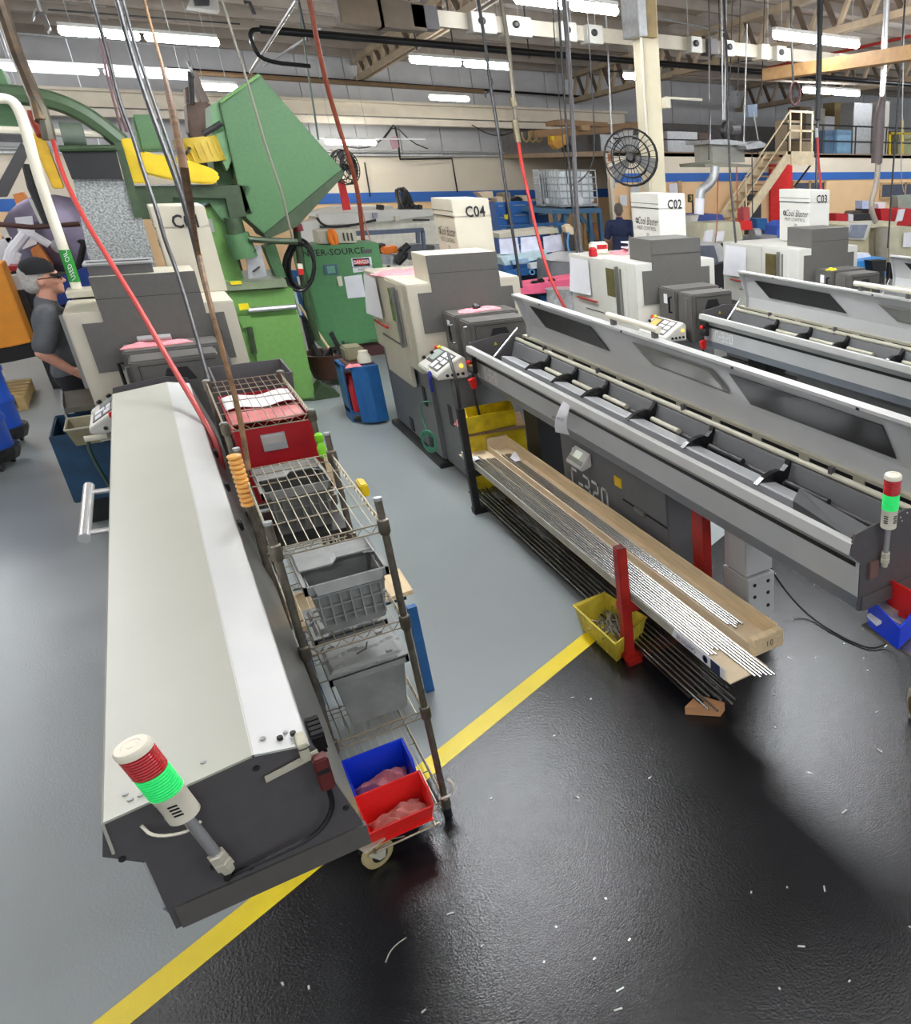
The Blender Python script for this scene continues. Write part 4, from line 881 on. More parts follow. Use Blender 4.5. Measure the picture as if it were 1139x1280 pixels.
# blue bin turned with its long side to the aisle
c4 = [Q(1085, 747, z=.93), Q(1106, 735, z=.93), Q(1150, 757, z=.93), Q(1126, 786, z=.9)]
bb = thing('stacking_bin', (2.4, 2.1, .78), 'blue stacking bin with white parts at the right edge', 'bin')
c0 = sum(c4, V()) / 4
ob = [c0 + (p - c0) * .92 for p in c4]; ob = [V((p.x, p.y, .785)) for p in ob]; it = [c0 + (p - c0) * .9 for p in c4]; it = [V((a.x, a.y, b_.z)) for a, b_ in zip(it, c4)]; ib = [c0 + (p - c0) * .85 for p in c4]; ib = [V((p.x, p.y, .795)) for p in ib]
fs = [(0, 1, 2, 3), (12, 13, 14, 15)]
for kk in range(3):
    for i in range(4): fs.append((kk * 4 + i, kk * 4 + (i + 1) % 4, kk * 4 + 4 + (i + 1) % 4, kk * 4 + 4 + i))
B().add(ob + c4 + it + ib, fs).obj('body', BLUB, bb); B().tube(c4 + [c4[0]], .004, 6).obj('rim', BLUB, bb)
tag(B().grid(lambda u, v: V(c0) * 1 + V(((u - .5) * .15 + (v - .5) * .02, (v - .5) * .08 - (u - .5) * .1, -.07 + .02 * math.sin(u * 6))), 8, 6, .015).obj('folded_paper', WHITE), 'folded white sheets lying in the blue bin at the right edge', 'paper')
q = Q(1132, 740, z=1.0); stackbin(q.x, q.x + .25, q.y - .08, q.y + .12, .86, 1.02, REDB, 'red stacking bin half cut by the right edge')
tag(B().tube([Q(x, y, z=z) for x, y, z in ((952, 690, .5), (975, 730, .2), (1005, 765, .02), (1040, 790, .012), (1085, 812, .012), (1108, 806, .02), (1122, 792, .1), (1124, 775, .3))], .006, 6, 2).obj('power_cable', BLKG, smooth=True), 'black cable looping over the black floor under the open feeder', 'cable')
# ================================================================ helpers for things farther off
def poly(b, pts, y, d, axis=(0, 1, 0)):
    """outline seen at depth y, given real thickness d"""
    return b.prism([Q(px, py, y=y) for px, py in pts], V(axis) * d)
def slab(name, m, parent, pts, y, d, bevel=0.): return poly(B(), pts, y, d).obj(name, m, parent, bevel=bevel)
def rod(name, m, parent, pts, r, y=None, sm=2, n=8):
    return B().tube([Q(p[0], p[1], y=(p[2] if len(p) > 2 else y)) for p in pts], r, n, sm).obj(name, m, parent, smooth=True)
def hose(name, m, pts, r, label, cat='hose', sm=2):
    r *= .82
    if pts[0][1] <= 0 and cat != 'sleeve':      # carried on up to the roof
        q = Q(pts[0][0], pts[0][1], y=pts[0][2]); up = [V((q.x, q.y, roof_z(q.y) - .08))]
        return tag(B().tube(up + [Q(p[0], p[1], y=p[2]) for p in pts], r, 8, sm).obj(name, m, smooth=True), label, cat)
    return tag(rod(name, m, None, pts, r, sm=sm), label, cat)
def cyl_px(name, m, parent, a, c, y, rpx, n=16, sm=True):
    p, q = Q(*a, y=y), Q(*c, y=y); r = rpx * y * 1.1 / 966
    return B().cyl(p, q, r, n=n).obj(name, m, parent, smooth=sm)
# ================================================================ green shot blast machine with tipping hopper
gm = thing('blast_machine', (.7, 11.4, 0), 'large green blasting machine with raised tipping hopper behind the left lathe', 'machine')
slab('base_cabinet', GRNL, gm, [(285, 364), (366, 360), (396, 501), (300, 501)], 11.05, 1.3, .01)
dr = slab('door', GRNL, gm, [(312, 398), (373, 393), (394, 498), (330, 500)], 11.0, .04, .006)
rod('door_rail', GALV, gm, [(310, 388), (370, 383)], .03, 10.98, 0)
slab('door_hinge', GRNL, gm, [(296, 396), (313, 395), (316, 408), (304, 410)], 10.98, .05); rod('hinge_pin', GRND, gm, [(312, 410), (318, 442)], .03, 10.95, 0)
slab('table_edge', mat('oily_grey_green', (120, 132, 104), .5), gm, [(280, 353), (357, 349), (360, 359), (284, 364)], 10.95, 1.2, .006)
slab('foot', GRND, gm, [(388, 497), (402, 480), (425, 493), (424, 498), (390, 507)], 11.0, .3)
slab('column', GRNL, gm, [(236, 262), (276, 257), (305, 350), (262, 354)], 11.1, .9, .01)
slab('column_base', GRNL, gm, [(268, 352), (305, 349), (311, 362), (272, 366)], 11.02, .3)
for p in ([(287, 352), (301, 351), (303, 355), (289, 356)], [(298, 380), (310, 379), (312, 386), (300, 388)], [(243, 261), (257, 261), (258, 266), (245, 267)]): slab('warning_sticker', YELP, gm, p, 10.93, .01)
# cylinder, plate, brace
cyl_px('ram_cylinder', GRN, gm, (295, 292), (307, 322), 10.9, 10); cyl_px('ram_neck', GRND, gm, (291, 272), (296, 292), 10.95, 7)
pl_ = slab('bearing_plate', GALV, gm, [(307, 311), (325, 306), (334, 345), (311, 349)], 10.9, .05, .004)
for a in ((315, 315), (320, 336)): cyl_px('bearing', IRON, pl_, a, (a[0] + 1, a[1] + 1), 10.86, 4)
slab('brace', GRN, gm, [(330, 309), (344, 304), (358, 347), (346, 349)], 11.3, .3); rod('handle_bar', GRND, gm, [(311, 299), (340, 301), (372, 302)], .035, 10.8, 0)
# frame under the drive
slab('drive_frame', GRND, gm, [(160, 233), (318, 231), (323, 265), (288, 275), (282, 248), (216, 247), (218, 274), (172, 274)], 10.9, 1.0, .006)
slab('inner_frame', GRN, gm, [(216, 247), (282, 245), (286, 258), (290, 292), (262, 254), (216, 256)], 11.0, .5)
slab('drive_panel', GRN, gm, [(262, 178), (300, 178), (318, 231), (272, 232)], 11.3, .8, .006)
slab('red_label', ORNG, gm, [(289, 186), (296, 186), (298, 194), (291, 195)], 11.28, .01); slab('yellow_label', YELP, gm, [(291, 224), (307, 224), (308, 230), (292, 230)], 11.28, .01)
for a in ((271, 186), (272, 197)): cyl_px('knob', TEXT, gm, a, (a[0] + 2, a[1]), 11.22, 2.2)
f = lambda x, y: (150 + x / 5.695, 80 + y / 5.695)
slab('belt_guard', YELD, gm, [f(*p) for p in ((130, 650), (165, 615), (235, 640), (330, 650), (520, 695), (660, 745), (715, 790), (700, 835), (660, 856), (590, 856), (420, 835), (300, 815), (190, 785), (140, 725))], 10.75, .45, .02)
slab('yellow_bracket', YELD, gm, [(151, 173), (168, 173), (175, 205), (184, 229), (166, 229), (155, 192)], 10.8, .4, .01)
slab('upright', GRN, gm, [(164, 143), (192, 143), (205, 168), (208, 188), (176, 190)], 11.1, .25, .02)
mo = cyl_px('motor', mat('ochre_motor', (186, 160, 52), .5), gm, (244, 172), (257, 203), 11.1, 17, 20)
fb = B(); p, q = Q(244, 172, y=11.1), Q(256, 199, y=11.1); d = q - p; a = d.orthogonal().normalized(); c = d.normalized().cross(a)
for i in range(22):
    w = (a * math.cos(i * .2856) + c * math.sin(i * .2856)) * .218
    fb.cyl(p + d * .25 + w, q + w, .008, n=4)
stuff(fb.obj('cooling_fins', mat('ochre_motor', (186, 160, 52), .5), mo)); cyl_px('motor_terminal', BLACK, mo, (233, 188), (236, 190), 10.85, 4)
# speckled apron
SPK = mat('speckled_galvanised_sheet', (96, 100, 98), .35, .55, 0, 55, .3, 60, rgb2=(196, 200, 198))
slab('apron_sheet', SPK, gm, [(91, 223), (154, 223), (178, 273), (200, 350), (116, 350)], 10.6, .06)
slab('apron_beam', BLACK, gm, [(75, 185), (144, 185), (154, 224), (90, 224)], 10.5, .5); rod('beam_edge', GRND, gm, [(74, 186), (145, 185)], .03, 10.48, 0)
slab('side_post', GRND, gm, [(143, 178), (152, 178), (180, 272), (168, 272)], 10.55, .3)
slab('yellow_bracket', mat('grimy_yellow', (190, 150, 20), .5, 0, .25, 8), gm, [(38, 166), (54, 169), (80, 236), (66, 236), (46, 190)], 10.5, .25, .01)
cyl_px('small_motor', mat('grey_green_motor', (92, 104, 90), .5), gm, (77, 168), (106, 170), 10.6, 9); rod('white_pipe', IVORY, gm, [(-6, 162), (140, 169)], .035, 10.9, 0)
rod('green_hose', mat('dark_green_hose', (76, 98, 70), .45), gm, [(-8, 117), (30, 119), (70, 126), (105, 142), (130, 160), (152, 178)], .085, 10.9)
slab('left_box', GRN, gm, [(-10, 84), (2, 86), (12, 110), (-10, 114)], 11, .6); slab('left_body', GRN, gm, [(-10, 122), (18, 126), (26, 160), (-10, 161)], 11.2, .6)
# hopper
hp = slab('hopper', GRN, gm, [(274, 126), (323, 91), (428, 212), (331, 293), (307, 272)], 10.9, 1.0, .01)
slab('hopper_end', mat('pale_hammered_green', (112, 158, 110), .5), hp, [(264, 131), (275, 125), (290, 200), (284, 214), (266, 178)], 11.0, .8)
poly(B(), [(428, 212), (430, 219), (372, 283), (334, 299), (330, 293)], 10.88, 1.0).obj('hopper_lip', GRND, hp)
poly(B(), [(274, 127), (323, 92), (325, 95), (277, 129)], 10.86, .05).obj('hopper_rim', GRNL, hp)
rod('hopper_strut', IRON, gm, [(254, 168), (277, 154)], .028, 10.9, 0)
# brown dust collector
dc = thing('dust_collector', Q(248, 165, y=13.2), 'brown rusty hopper of a dust collector behind the yellow motor', 'collector')
RUSTB = mat('brown_rusty_sheet', (104, 84, 72), .5, .2, .3, 5)
slab('body', RUSTB, dc, [(233, 128), (262, 127), (276, 164), (252, 178), (236, 168)], 13.2, .6, .02)
B().box(Q(246, 165, y=13.3).x - .1, Q(246, 165, y=13.3).x + .1, 13.3, 13.5, 0, 3.1).obj('support', IRON, dc); slab('neck', RUSTB, dc, [(231, 110), (236, 108), (242, 127), (233, 128)], 13.2, .3); slab('shroud', mat('grey_brown', (126, 112, 104), .5, .2), dc, [(237, 90), (245, 88), (262, 127), (252, 128)], 13.3, .5)
cyl_px('wheel', GALV, dc, (237, 87), (240, 87), 13.1, 6); rod('chain', IRON, dc, [(238, 90), (240, 130)], .03, 13.1, 0)
# INTER-SOURCE control cabinet -------------------------------------------------
y = 13.2
a0 = Q(372, 308, y=y); a1 = Q(473, 304, y=y); zt = (a0.z + a1.z) / 2
ic = thing('control_cabinet', ((a0.x + a1.x) / 2, y + .3, 0), 'mint green control cabinet lettered INTER-SOURCE with a danger sign', 'cabinet')
B().box(a0.x, a1.x, y, y + .7, .22, zt).obj('body', GRNC, ic, bevel=.01)
B().box(a0.x + .03, a1.x - .03, y - .02, y, .26, zt - .03).obj('door', GRNC, ic, bevel=.006)
B().box(a0.x + .1, a1.x - .1, y + .1, y + .6, 0, .22).obj('plinth', mat('dark_red_plinth', (74, 40, 36), .6), ic)
def at(px, py, d=.03): return Q(px, py, y=y - d)
write('INTER-SOURCE', ic, at(416, 315.5, .024), (1, 0, 0), (0, 0, 1), .12, TEXT, xs=1.0, bold=.002)
dg = slab('danger_sign', WHITE, ic, [(439, 323), (464, 321), (466, 338), (442, 341)], y - .03, .01)
write('DANGER', dg, at(452, 327.6, .0385), (1, 0, 0), (0, 0, 1), .075, TEXTW, xs=.68, bold=.002)
p1, p2 = at(440.5, 323.5, .033), at(463, 332, .033); B().box(p1.x, p2.x, y - .035, y - .032, p2.z, p1.z).obj('sign_band', TEXT, dg)
B().prism([at(452 + 9.5 * math.cos(i * .3927), 327.5 + 3.6 * math.sin(i * .3927), .0352) for i in range(16)], (0, -.002, 0)).obj('red_oval', mat('sign_red', (206, 30, 36), .5), dg)
for o, s in ((332.5, .04), (336, .04)): write('HIGH VOLTAGE' if o < 334 else 'INSIDE', dg, at(453.5, o + 1, .034), (1, 0, 0), (0, 0, 1), s, TEXT)
sc = slab('display', mat('blue_grey_bezel', (70, 100, 120), .4), ic, [(404, 331), (421, 330), (423, 343), (406, 344)], y - .04, .02); slab('screen', mat('green_screen', (120, 170, 150), .2), sc, [(408, 333), (418, 332), (420, 341), (410, 342)], y - .044, .006)
slab('paper_notice', WHITE, ic, [(430, 346), (452, 343), (457, 371), (435, 373)], y - .03, .006)
slab('switch_plate', IVORY, ic, [(421, 346), (427, 345), (429, 357), (424, 358)], y - .04, .02); slab('nameplate', CHAR, ic, [(453, 312), (465, 311), (465, 316), (454, 317)], y - .03, .01)
bx = thing('heater_box', Q(421, 304, y=13.4), 'beige vented box with an orange cord on the green cabinet', 'box')
slab('box', RAILC, bx, [(396, 289), (445, 287), (447, 303.5), (399, 305)], 13.3, .4, .01)
for k in range(3): slab('vent', IRON, bx, [(428 + k * 5, 291), (430 + k * 5, 291), (432 + k * 5, 301), (430 + k * 5, 301)], 13.28, .01)
rod('orange_cord', ORNG, bx, [(414, 286), (412, 296), (416, 306), (421, 305), (419, 295), (415, 287)], .035, 13.25)
# cable loops and blue board
cl = thing('hose_loops', Q(376, 365, y=11.6), 'black cable loops on a hook beside the green machine', 'cable')
for k, (cx_, rx, ry) in enumerate(((375, 18, 32), (377, 16, 27), (374, 19, 30))): rod('loop', BLKG, cl, [(cx_ + rx * math.cos(i * .4), 331 + k * 1.5 + ry * math.sin(i * .4)) for i in range(17)], .022, 11.5 - k * .05, 1)
slab('red_valve', RED, cl, [(373, 336), (379, 336), (380, 343), (374, 344)], 11.35, .08); slab('white_valve', IVORY, cl, [(372, 330), (378, 330), (379, 336), (373, 337)], 11.36, .08)
rod('post', GRND, cl, [(370, 280), (377, 335), (384, 380), (397, 425)], .04, 11.45, 0); cyl_px('red_beacon', mat('dark_red_beacon', (120, 30, 40), .4), cl, (371, 280), (374, 289), 11.4, 4)
bb_ = thing('blue_board', Q(378, 397, y=12.6), 'blue and white board leaning behind the cable loops', 'board')
slab('board', BLUEP, bb_, [(358, 338), (374, 338), (390, 397), (376, 398)], 12.5, .08)
for d in (2, 11): slab('white_band', WHITE, bb_, [(360 + d, 346), (363 + d, 346), (376 + d, 394), (373 + d, 394)], 12.47, .03)
ground(bb_)
# brown tub with tools
tb_ = thing('tool_tub', Q(424, 478, z=0), 'brown round tub on wheels full of scrap, before the green cabinet', 'tub')
c = Q(424, 474, z=.06)
B().lathe((c.x, c.y + .12, .08), (0, 0, 1), [(0, .26), (.02, .28), (.30, .33), (.34, .35), (.34, .32), (.30, .3), (.1, .27)], 24).obj('bowl', mat('rusty_brown_tub', (84, 52, 42), .5, .1, .25, 8), tb_, True)
for s in (-.22, 0, .22): B().cyl((c.x + s - .02, c.y - .08, .04), (c.x + s + .02, c.y - .08, .04), .04).obj('wheel', IRON, tb_)
sc = B()
for i in range(14):
    p = V((c.x + random.uniform(-.2, .2), c.y + .12 + random.uniform(-.2, .2), .34)); d = V((random.uniform(-.2, .2), random.uniform(-.1, .1), random.uniform(.05, .2)))
    sc.cyl(p, p + d, random.uniform(.012, .03), n=6)
stuff(sc.obj('scrap', IRON, tb_))
tag(B().cyl(Q(419, 447, y=11.75), Q(374, 381, y=12.3), .018, n=8).obj('broom_handle', WOOD, smooth=True), 'wooden broom handle leaning out of the brown tub', 'handle')
tag(poly(B(), [(411, 417), (416, 414), (426, 433), (421, 436)], 11.9, .03).obj('flat_bar', IRON), 'dark flat steel bar standing in the brown tub', 'bar')
# blue rounded cart between tub and middle lathe
bc = thing('blue_cart', (1.66, 9.6, 0), 'rounded blue cart with red bottles below a cluttered top', 'cart')
k = B(); pts = [(1.42, 10.05), (1.42, 9.75), (1.5, 9.52), (1.62, 9.45), (1.76, 9.47), (1.76, 10.05)]
k.prism([(x, y_, .62) for x, y_ in pts], (0, 0, .05)); k.obj('top_tray', BLUEP, bc)
B().prism([(x, y_, .1) for x, y_ in pts], (0, 0, .05)).obj('lower_shelf', BLUEP, bc)
B().sheet([(1.42, 0), (1.42, .66)], 9.7, 10.05, .02).obj('side', BLUEP, bc); k = B()
fr = [(1.5, 9.52), (1.56, 9.47), (1.64, 9.45), (1.76, 9.46), (1.76, 10.05)]
k.prism([(x, y_, .03) for x, y_ in fr] + [(x - .012, y_ + .02, .03) for x, y_ in fr[::-1]], (0, 0, .64)); k.obj('curved_panel', BLUEP, bc)
for y_ in (9.62, 9.8): B().lathe((1.5, y_, .15), (0, 0, 1), [(0, .06), (.28, .06), (.34, .03), (.4, .03)], 14).obj('red_bottle', DRED, bc, True)
tag(B().box(1.46, 1.74, 9.55, 9.95, .67, .69).obj('drip_pan', mat('oily_red_pan', (98, 62, 58), .5, 0, .3, 20)), 'oily dark pan lying on the blue rounded cart', 'pan')
tag(B().box(1.5, 1.7, 9.72, 10.0, .69, .84).obj('valve_box', mat('dull_beige_box', (134, 130, 104), .5), bevel=.02), 'dull beige valve box on the pan of the blue cart', 'box')
tag(B().lathe((1.66, 9.6, .69), (0, 0, 1), [(0, .07), (.06, .075), (.1, .05), (.13, .05)], 14).obj('cream_pump', IVORY, smooth=True), 'small cream pump in front of the beige valve box', 'pump')
rag((1.52, 9.52, .67), .16, .06, .04, 'pink cloth edge hanging on the blue rounded cart', PINK, 4)
# rags and a pot on the lathes
rag((2.0, 8.55, 1.715), .5, .5, .06, 'crumpled pink rags on top of the middle lathe', PINK, 12, .1)
rag((2.32, 7.4, 1.485), .36, .16, .03, 'pink cloth on the spindle box of the middle lathe', PINK, 15, .1)
kn = B(); kn.lathe((2.3, 7.4, 1.5), (0, 0, 1), [(0, .035), (.03, .04), (.05, .025), (.055, .01)], 12); tag(kn.obj('chuck_piece', IRON, smooth=True), 'black chuck part on the pink cloth of the middle lathe', 'part')
rag((-.1, 7.36, 1.485), .4, .14, .03, 'pink cloth on the spindle box of the left lathe', PINK, 18, .05)
tag(B().cyl((-.2, 7.38, 1.535), (.0, 7.36, 1.535), .022, n=12).obj('steel_collet', GALV, smooth=True), 'steel collet lying on the pink cloth of the left lathe', 'part')
rag((6.95, 7.7, 1.48), .14, .1, .03, 'small yellow and white cloth on the far right lathe', YELP, 19)
sh = thing('chute', (-.2, 7.95, 1.97), 'open dark chute on top of the left lathe head', 'chute')
B().tray(-.36, .02, 7.62, 7.85, 1.972, 2.05, .012).obj('chute', CHAR, sh); B().tube([(-.37, 7.61, 2.05), (.03, 7.61, 2.05), (.03, 7.86, 2.05), (-.37, 7.86, 2.05), (-.37, 7.61, 2.05)], .012, 6).obj('rim', GALV, sh)
# papers on lathe flanks
for ox, oy, k in ((1.77, 7.6, 0), (4.16, 7.78, 1), (6.6, 7.95, 2)):
    nm = ['middle lathe', 'lathe marked C02', 'lathe marked C03'][k]
    tag(B().grid(lambda u, v: (ox - .012 - .05 * v * (1 - u), oy + 1.62 - .5 * u, 1.68 - .4 * v), 6, 6, .003).obj('paper_sheet', WHITE), 'white paper sheet taped to the flank of the ' + nm, 'paper')
    tag(B().cyl((ox - .02, oy + 1.5, 1.22), (ox - .02, oy + .95, 1.22), .012, n=6).obj('red_rod', REDP), 'thin red rod across the flank of the ' + nm, 'rod')
# ================================================================ left side: sinks, blue bin, drums, pallet
bl = thing('blue_bin', Q(98, 640, z=0), 'dark teal blue open bin left of the shut feeder', 'bin')
x0, y0 = -.95, 7.93
BLT = mat('teal_blue_bin', (24, 66, 96), .45, 0, .25, 10)
B().tray(x0, x0 + .52, y0, y0 + .72, .22, .78, .02).obj('body', BLT, bl, bevel=.008); B().box(x0 + .05, x0 + .3, y0 + .1, y0 + .6, 0, .22).obj('skid', BLACK, bl)
sk = thing('drain_tray', (-.74, 7.9, .7), 'beige metal drain tray hung over the blue bin', 'tray')
B().tray(-.83, -.6, 7.82, 8.2, .70, .84, .01, .03, .03).obj('tray', mat('oily_beige_steel', (150, 142, 112), .4, .2, .2, 10), sk); B().tube([(-.83, 7.82, .84), (-.6, 7.82, .84), (-.6, 8.2, .84), (-.83, 8.2, .84), (-.83, 7.82, .84)], .009, 6).obj('rim', RAILC, sk)
cvt = thing('chip_chute', (-.72, 8.3, .9), 'grey chip chute jutting from the left lathe above the blue bin', 'chute')
B().prism([(-.83, 8.22, .88), (-.59, 8.22, .88), (-.59, 8.55, .95), (-.83, 8.55, .95)], (0, 0, .04)).obj('pan', mat('grey_chute', (104, 102, 92), .4, .3), cvt)
for xx in (-.84, -.6): B().prism([(xx, 8.22, .82), (xx, 8.55, .9), (xx, 8.55, 1.0), (xx, 8.22, .95)], (.014, 0, 0)).obj('side', GALV, cvt)
cn = thing('hose_pump', (-.55, 7.3, .8), 'ivory pump head with green hose beside the left lathe desk', 'pump')
B().prism([(-.6, 7.24, .86), (-.53, 7.24, .86), (-.55, 7.3, 1.06), (-.6, 7.3, 1.06)], (0, .05, 0)).obj('bracket', RAILC, cn)
B().cyl((-.68, 7.22, .9), (-.55, 7.22, .9), .022).obj('spout', IVORY, cn, True); B().tube([(-.66, 7.22, .9), (-.68, 7.2, .8), (-.6, 7.05, .4), (-.55, 6.9, .02)], .012, 6, 2).obj('hose', mat('dark_green_line', (24, 58, 44), .4), cn, True)
k = B(); k.tube([(-.52 + .09 * math.cos(i * .6), 5.5 + .09 * math.sin(i * .6), .03 + i * .006) for i in range(50)], .011, 6); tag(k.obj('green_hose_coil', mat('dark_green_line', (24, 58, 44), .4), smooth=True), 'coiled dark green hose on the floor under the shut feeder', 'hose')
DRUM = mat('blue_drum_plastic', (16, 70, 170), .45, 0, .1, 6)
for i, (bx_, by_, tp, lab) in enumerate([((2, 572), None, .92, 'blue drum on a black dolly, nearest at the left edge'), ((14, 545), None, .92, 'blue drum on a black dolly behind the other at the left edge')]):
    p = Q(*bx_, z=.12); p = V((p.x - .16, p.y + .12, 0))
    t = thing('drum', p, lab, 'drum')
    B().lathe((p.x, p.y, .17), (0, 0, 1), [(0, .25), (.02, .27), (.28, .27), (.3, .285), (.33, .285), (.35, .27), (.6, .27), (.62, .285), (.65, .285), (.67, .27), (.85, .27), (.88, .25)], 24).obj('drum', DRUM, t, True)
    B().lathe((p.x, p.y, .09), (0, 0, 1), [(0, .28), (.07, .31), (.12, .31), (.12, .28)], 20).obj('dolly', BLACK, t)
    for a in range(4): B().cyl((p.x + .22 * math.cos(a * 1.57 + .6), p.y + .22 * math.sin(a * 1.57 + .6), .045), (p.x + .26 * math.cos(a * 1.57 + .6), p.y + .22 * math.sin(a * 1.57 + .6), .045), .045).obj('caster', IRON, t)
pt = thing('pallet', Q(18, 520, z=0), 'worn wooden pallet on the floor at the left edge', 'pallet')
pc = Q(36, 512, z=.0); PW = mat('worn_pallet_wood', (186, 158, 106), .8, 0, .2, 8)
for i in range(6): B().box(pc.x - .9, pc.x, pc.y + i * .2, pc.y + .12 + i * .2, .14, .165).obj('plank', PW, pt)
for xx in (-.9, -.5, -.08):
    B().box(pc.x + xx, pc.x + xx + .08, pc.y, pc.y + 1.12, .03, .14).obj('stringer', PW, pt)
for i in range(3): B().box(pc.x - .9, pc.x, pc.y + i * .5, pc.y + .12 + i * .5, 0, .03).obj('plank', PW, pt)
op = thing('orange_cabinet', Q(20, 440, y=13.4), 'large orange cabinet side at the left edge behind the man', 'panel')
slab('panel', mat('orange_yellow_panel', (236, 152, 40), .5, 0, .1, 3), op, [(-30, 330), (2, 330), (39, 428), (12, 434), (-30, 440)], 13.2, .5, .01)
slab('base', BLACK, op, [(-30, 440), (12, 434), (39, 428), (47, 445), (16, 452), (-30, 460)], 13.25, .4)
# clutter at far left
def small(name, m, pts, y, d, label, cat, bev=0., foot=False):
    if not foot: return tag(poly(B(), pts, y, d).obj(name, m, bevel=bev), label, cat)
    P = [Q(px, py, y=y) for px, py in pts]; x0, x1, z0 = min(p.x for p in P), max(p.x for p in P), min(p.z for p in P)
    t = thing(name, ((x0 + x1) / 2, y + d / 2, 0), label, cat)
    poly(B(), pts, y, d).obj('body', m, t, bevel=bev); B().box(x0 + .02, x1 - .02, y + .02, y + d, 0, z0 + .01).obj('plinth', IRON, t)
    return t
small('crimson_pot', mat('crimson_lid', (160, 24, 40), .4), [(10, 333), (43, 331), (44, 337), (12, 339)], 14, .4, 'crimson round lid behind the cap of the man at left', 'lid', foot=True)
small('black_case', BLACK, [(13, 340), (43, 338), (38, 365), (20, 362)], 14, .4, 'black case under the crimson lid', 'case', foot=True)
small('yellow_can', mat('mustard_can', (176, 150, 50), .5), [(24, 342), (36, 341), (38, 362), (28, 363)], 13.8, .2, 'mustard yellow can behind the man at left', 'can', foot=True)
small('blue_crate', mat('deep_blue_crate', (24, 64, 150), .5), [(16, 364), (60, 360), (86, 345), (115, 330), (120, 372), (60, 385), (30, 392)], 14.2, .8, 'deep blue crate stack behind the man at left', 'crate', foot=True)
small('grey_wrap', WHITE, [(10, 345), (26, 343), (29, 362), (16, 363)], 13.7, .15, 'pale bag hanging behind the man at left', 'bag', foot=True)
la = thing('work_lamp', Q(20, 300, y=14.5), 'white jointed lamp arm at the far left above the clutter', 'lamp')
rod('arm', WHITE, la, [(10, 332), (14, 315), (32, 292)], .06, 14.5, 0); rod('arm', WHITE, la, [(40, 293), (62, 306)], .05, 14.4, 0); cyl_px('head', WHITE, la, (18, 325), (24, 327), 14.4, 7)
for i, (pts, m, lab) in enumerate([([(18, 272), (40, 270), (46, 305), (28, 312)], WHITE, 'white paper sheaf hanging at far left above the lamp arm'), ([(0, 300), (14, 296), (20, 330), (0, 338)], WHITE, 'white paper at the left edge behind the lamp arm'), ([(36, 250), (42, 249), (55, 278), (50, 280)], WHITEM, 'narrow white strip light frame at far left'), ([(2, 275), (14, 300), (10, 304), (0, 290)], IVORY, 'slim ivory channel at the left edge')]):
    small('paper' if m is WHITE else 'strip', m, pts, 15, .05, lab, 'paper' if m is WHITE else 'strip')
small('orange_column', mat('orange_column', (226, 138, 66), .5), [(16, 243), (28, 240), (44, 265), (33, 275), (22, 262)], 16, .3, 'orange column piece at far left under the black strut', 'column', foot=True)
small('orange_cover', mat('orange_column', (226, 138, 66), .5), [(38, 312), (48, 306), (66, 332), (62, 338), (46, 334)], 14.8, .3, 'orange cover behind the cap of the man', 'cover', foot=True)
fn_ = thing('drum_fan', Q(78, 330, y=15.2), 'large round grey fan behind the cream pipe at far left', 'fan')
p = Q(83, 308, y=15.2)
B().lathe(p, (-.3, -1, .1), [(0, .66), (.02, .68), (.06, .68), (.1, .6), (.16, .3), (.18, .1)], 28).obj('shroud', mat('violet_grey_metal', (118, 110, 128), .35, .6), fn_, True)
B().lathe(p + V((-.06, -.19, .02)), (-.3, -1, .1), [(0, .1), (.03, .09)], 14).obj('hub', GALV, fn_)
rod('stand', BLACK, fn_, [(98, 300), (104, 306), (96, 340), (90, 372)], .03, 14.5, 0); rod('stand', BLACK, fn_, [(106, 300), (98, 345)], .03, 14.5, 0)
small('black_strut', CHAR, [(-6, 236), (26, 178), (36, 190), (8, 246), (-6, 247)], 12.2, .12, 'dark slanting steel strut at the left edge', 'strut')
small('black_strut', CHAR, [(-6, 164), (30, 168), (32, 178), (-6, 177)], 12.2, .12, 'dark level steel strut at the left edge under the white pipe', 'strut')
hose('support_boom', IRON, [(35, 205, 13), (42, 235, 13), (62, 280, 13)], .07, 'dark tapering arm behind the cream pipe at left', 'boom', 0)
tag(rod('brown_rail', mat('brown_bar', (86, 56, 48), .5), None, [(-5, 280), (40, 284), (100, 280)], .03, 13.5, 0), 'thin brown bar across the clutter at far left', 'bar')
cp_ = thing('cream_pipe', Q(97, 368, y=8.7), 'cream pipe with a green lettered band rising from the left lathe', 'pipe')
rod('pipe', IVORY, cp_, [(-8, 123), (10, 123), (20, 130), (30, 152), (45, 210), (62, 262), (80, 312), (98, 366)], .036, 8.7, 2, 10)
rod('green_band', mat('green_pipe_band', (40, 140, 50), .5), cp_, [(80.2, 312), (93.5, 352)], .0385, 8.7, 0, 12)
wv = (Q(93.5, 352, y=8.7) - Q(80.2, 312, y=8.7)).normalized()
write('USED OIL', cp_, Q(87, 332, y=8.655), -wv, (-.86, 0, -.5), .05, TEXTW)
B().box(Q(97, 380, y=8.6).x - .04, Q(97, 380, y=8.6).x + .2, 8.45, 8.8, 1.735, 1.78).obj('lathe_flange', RAILC, cp_)
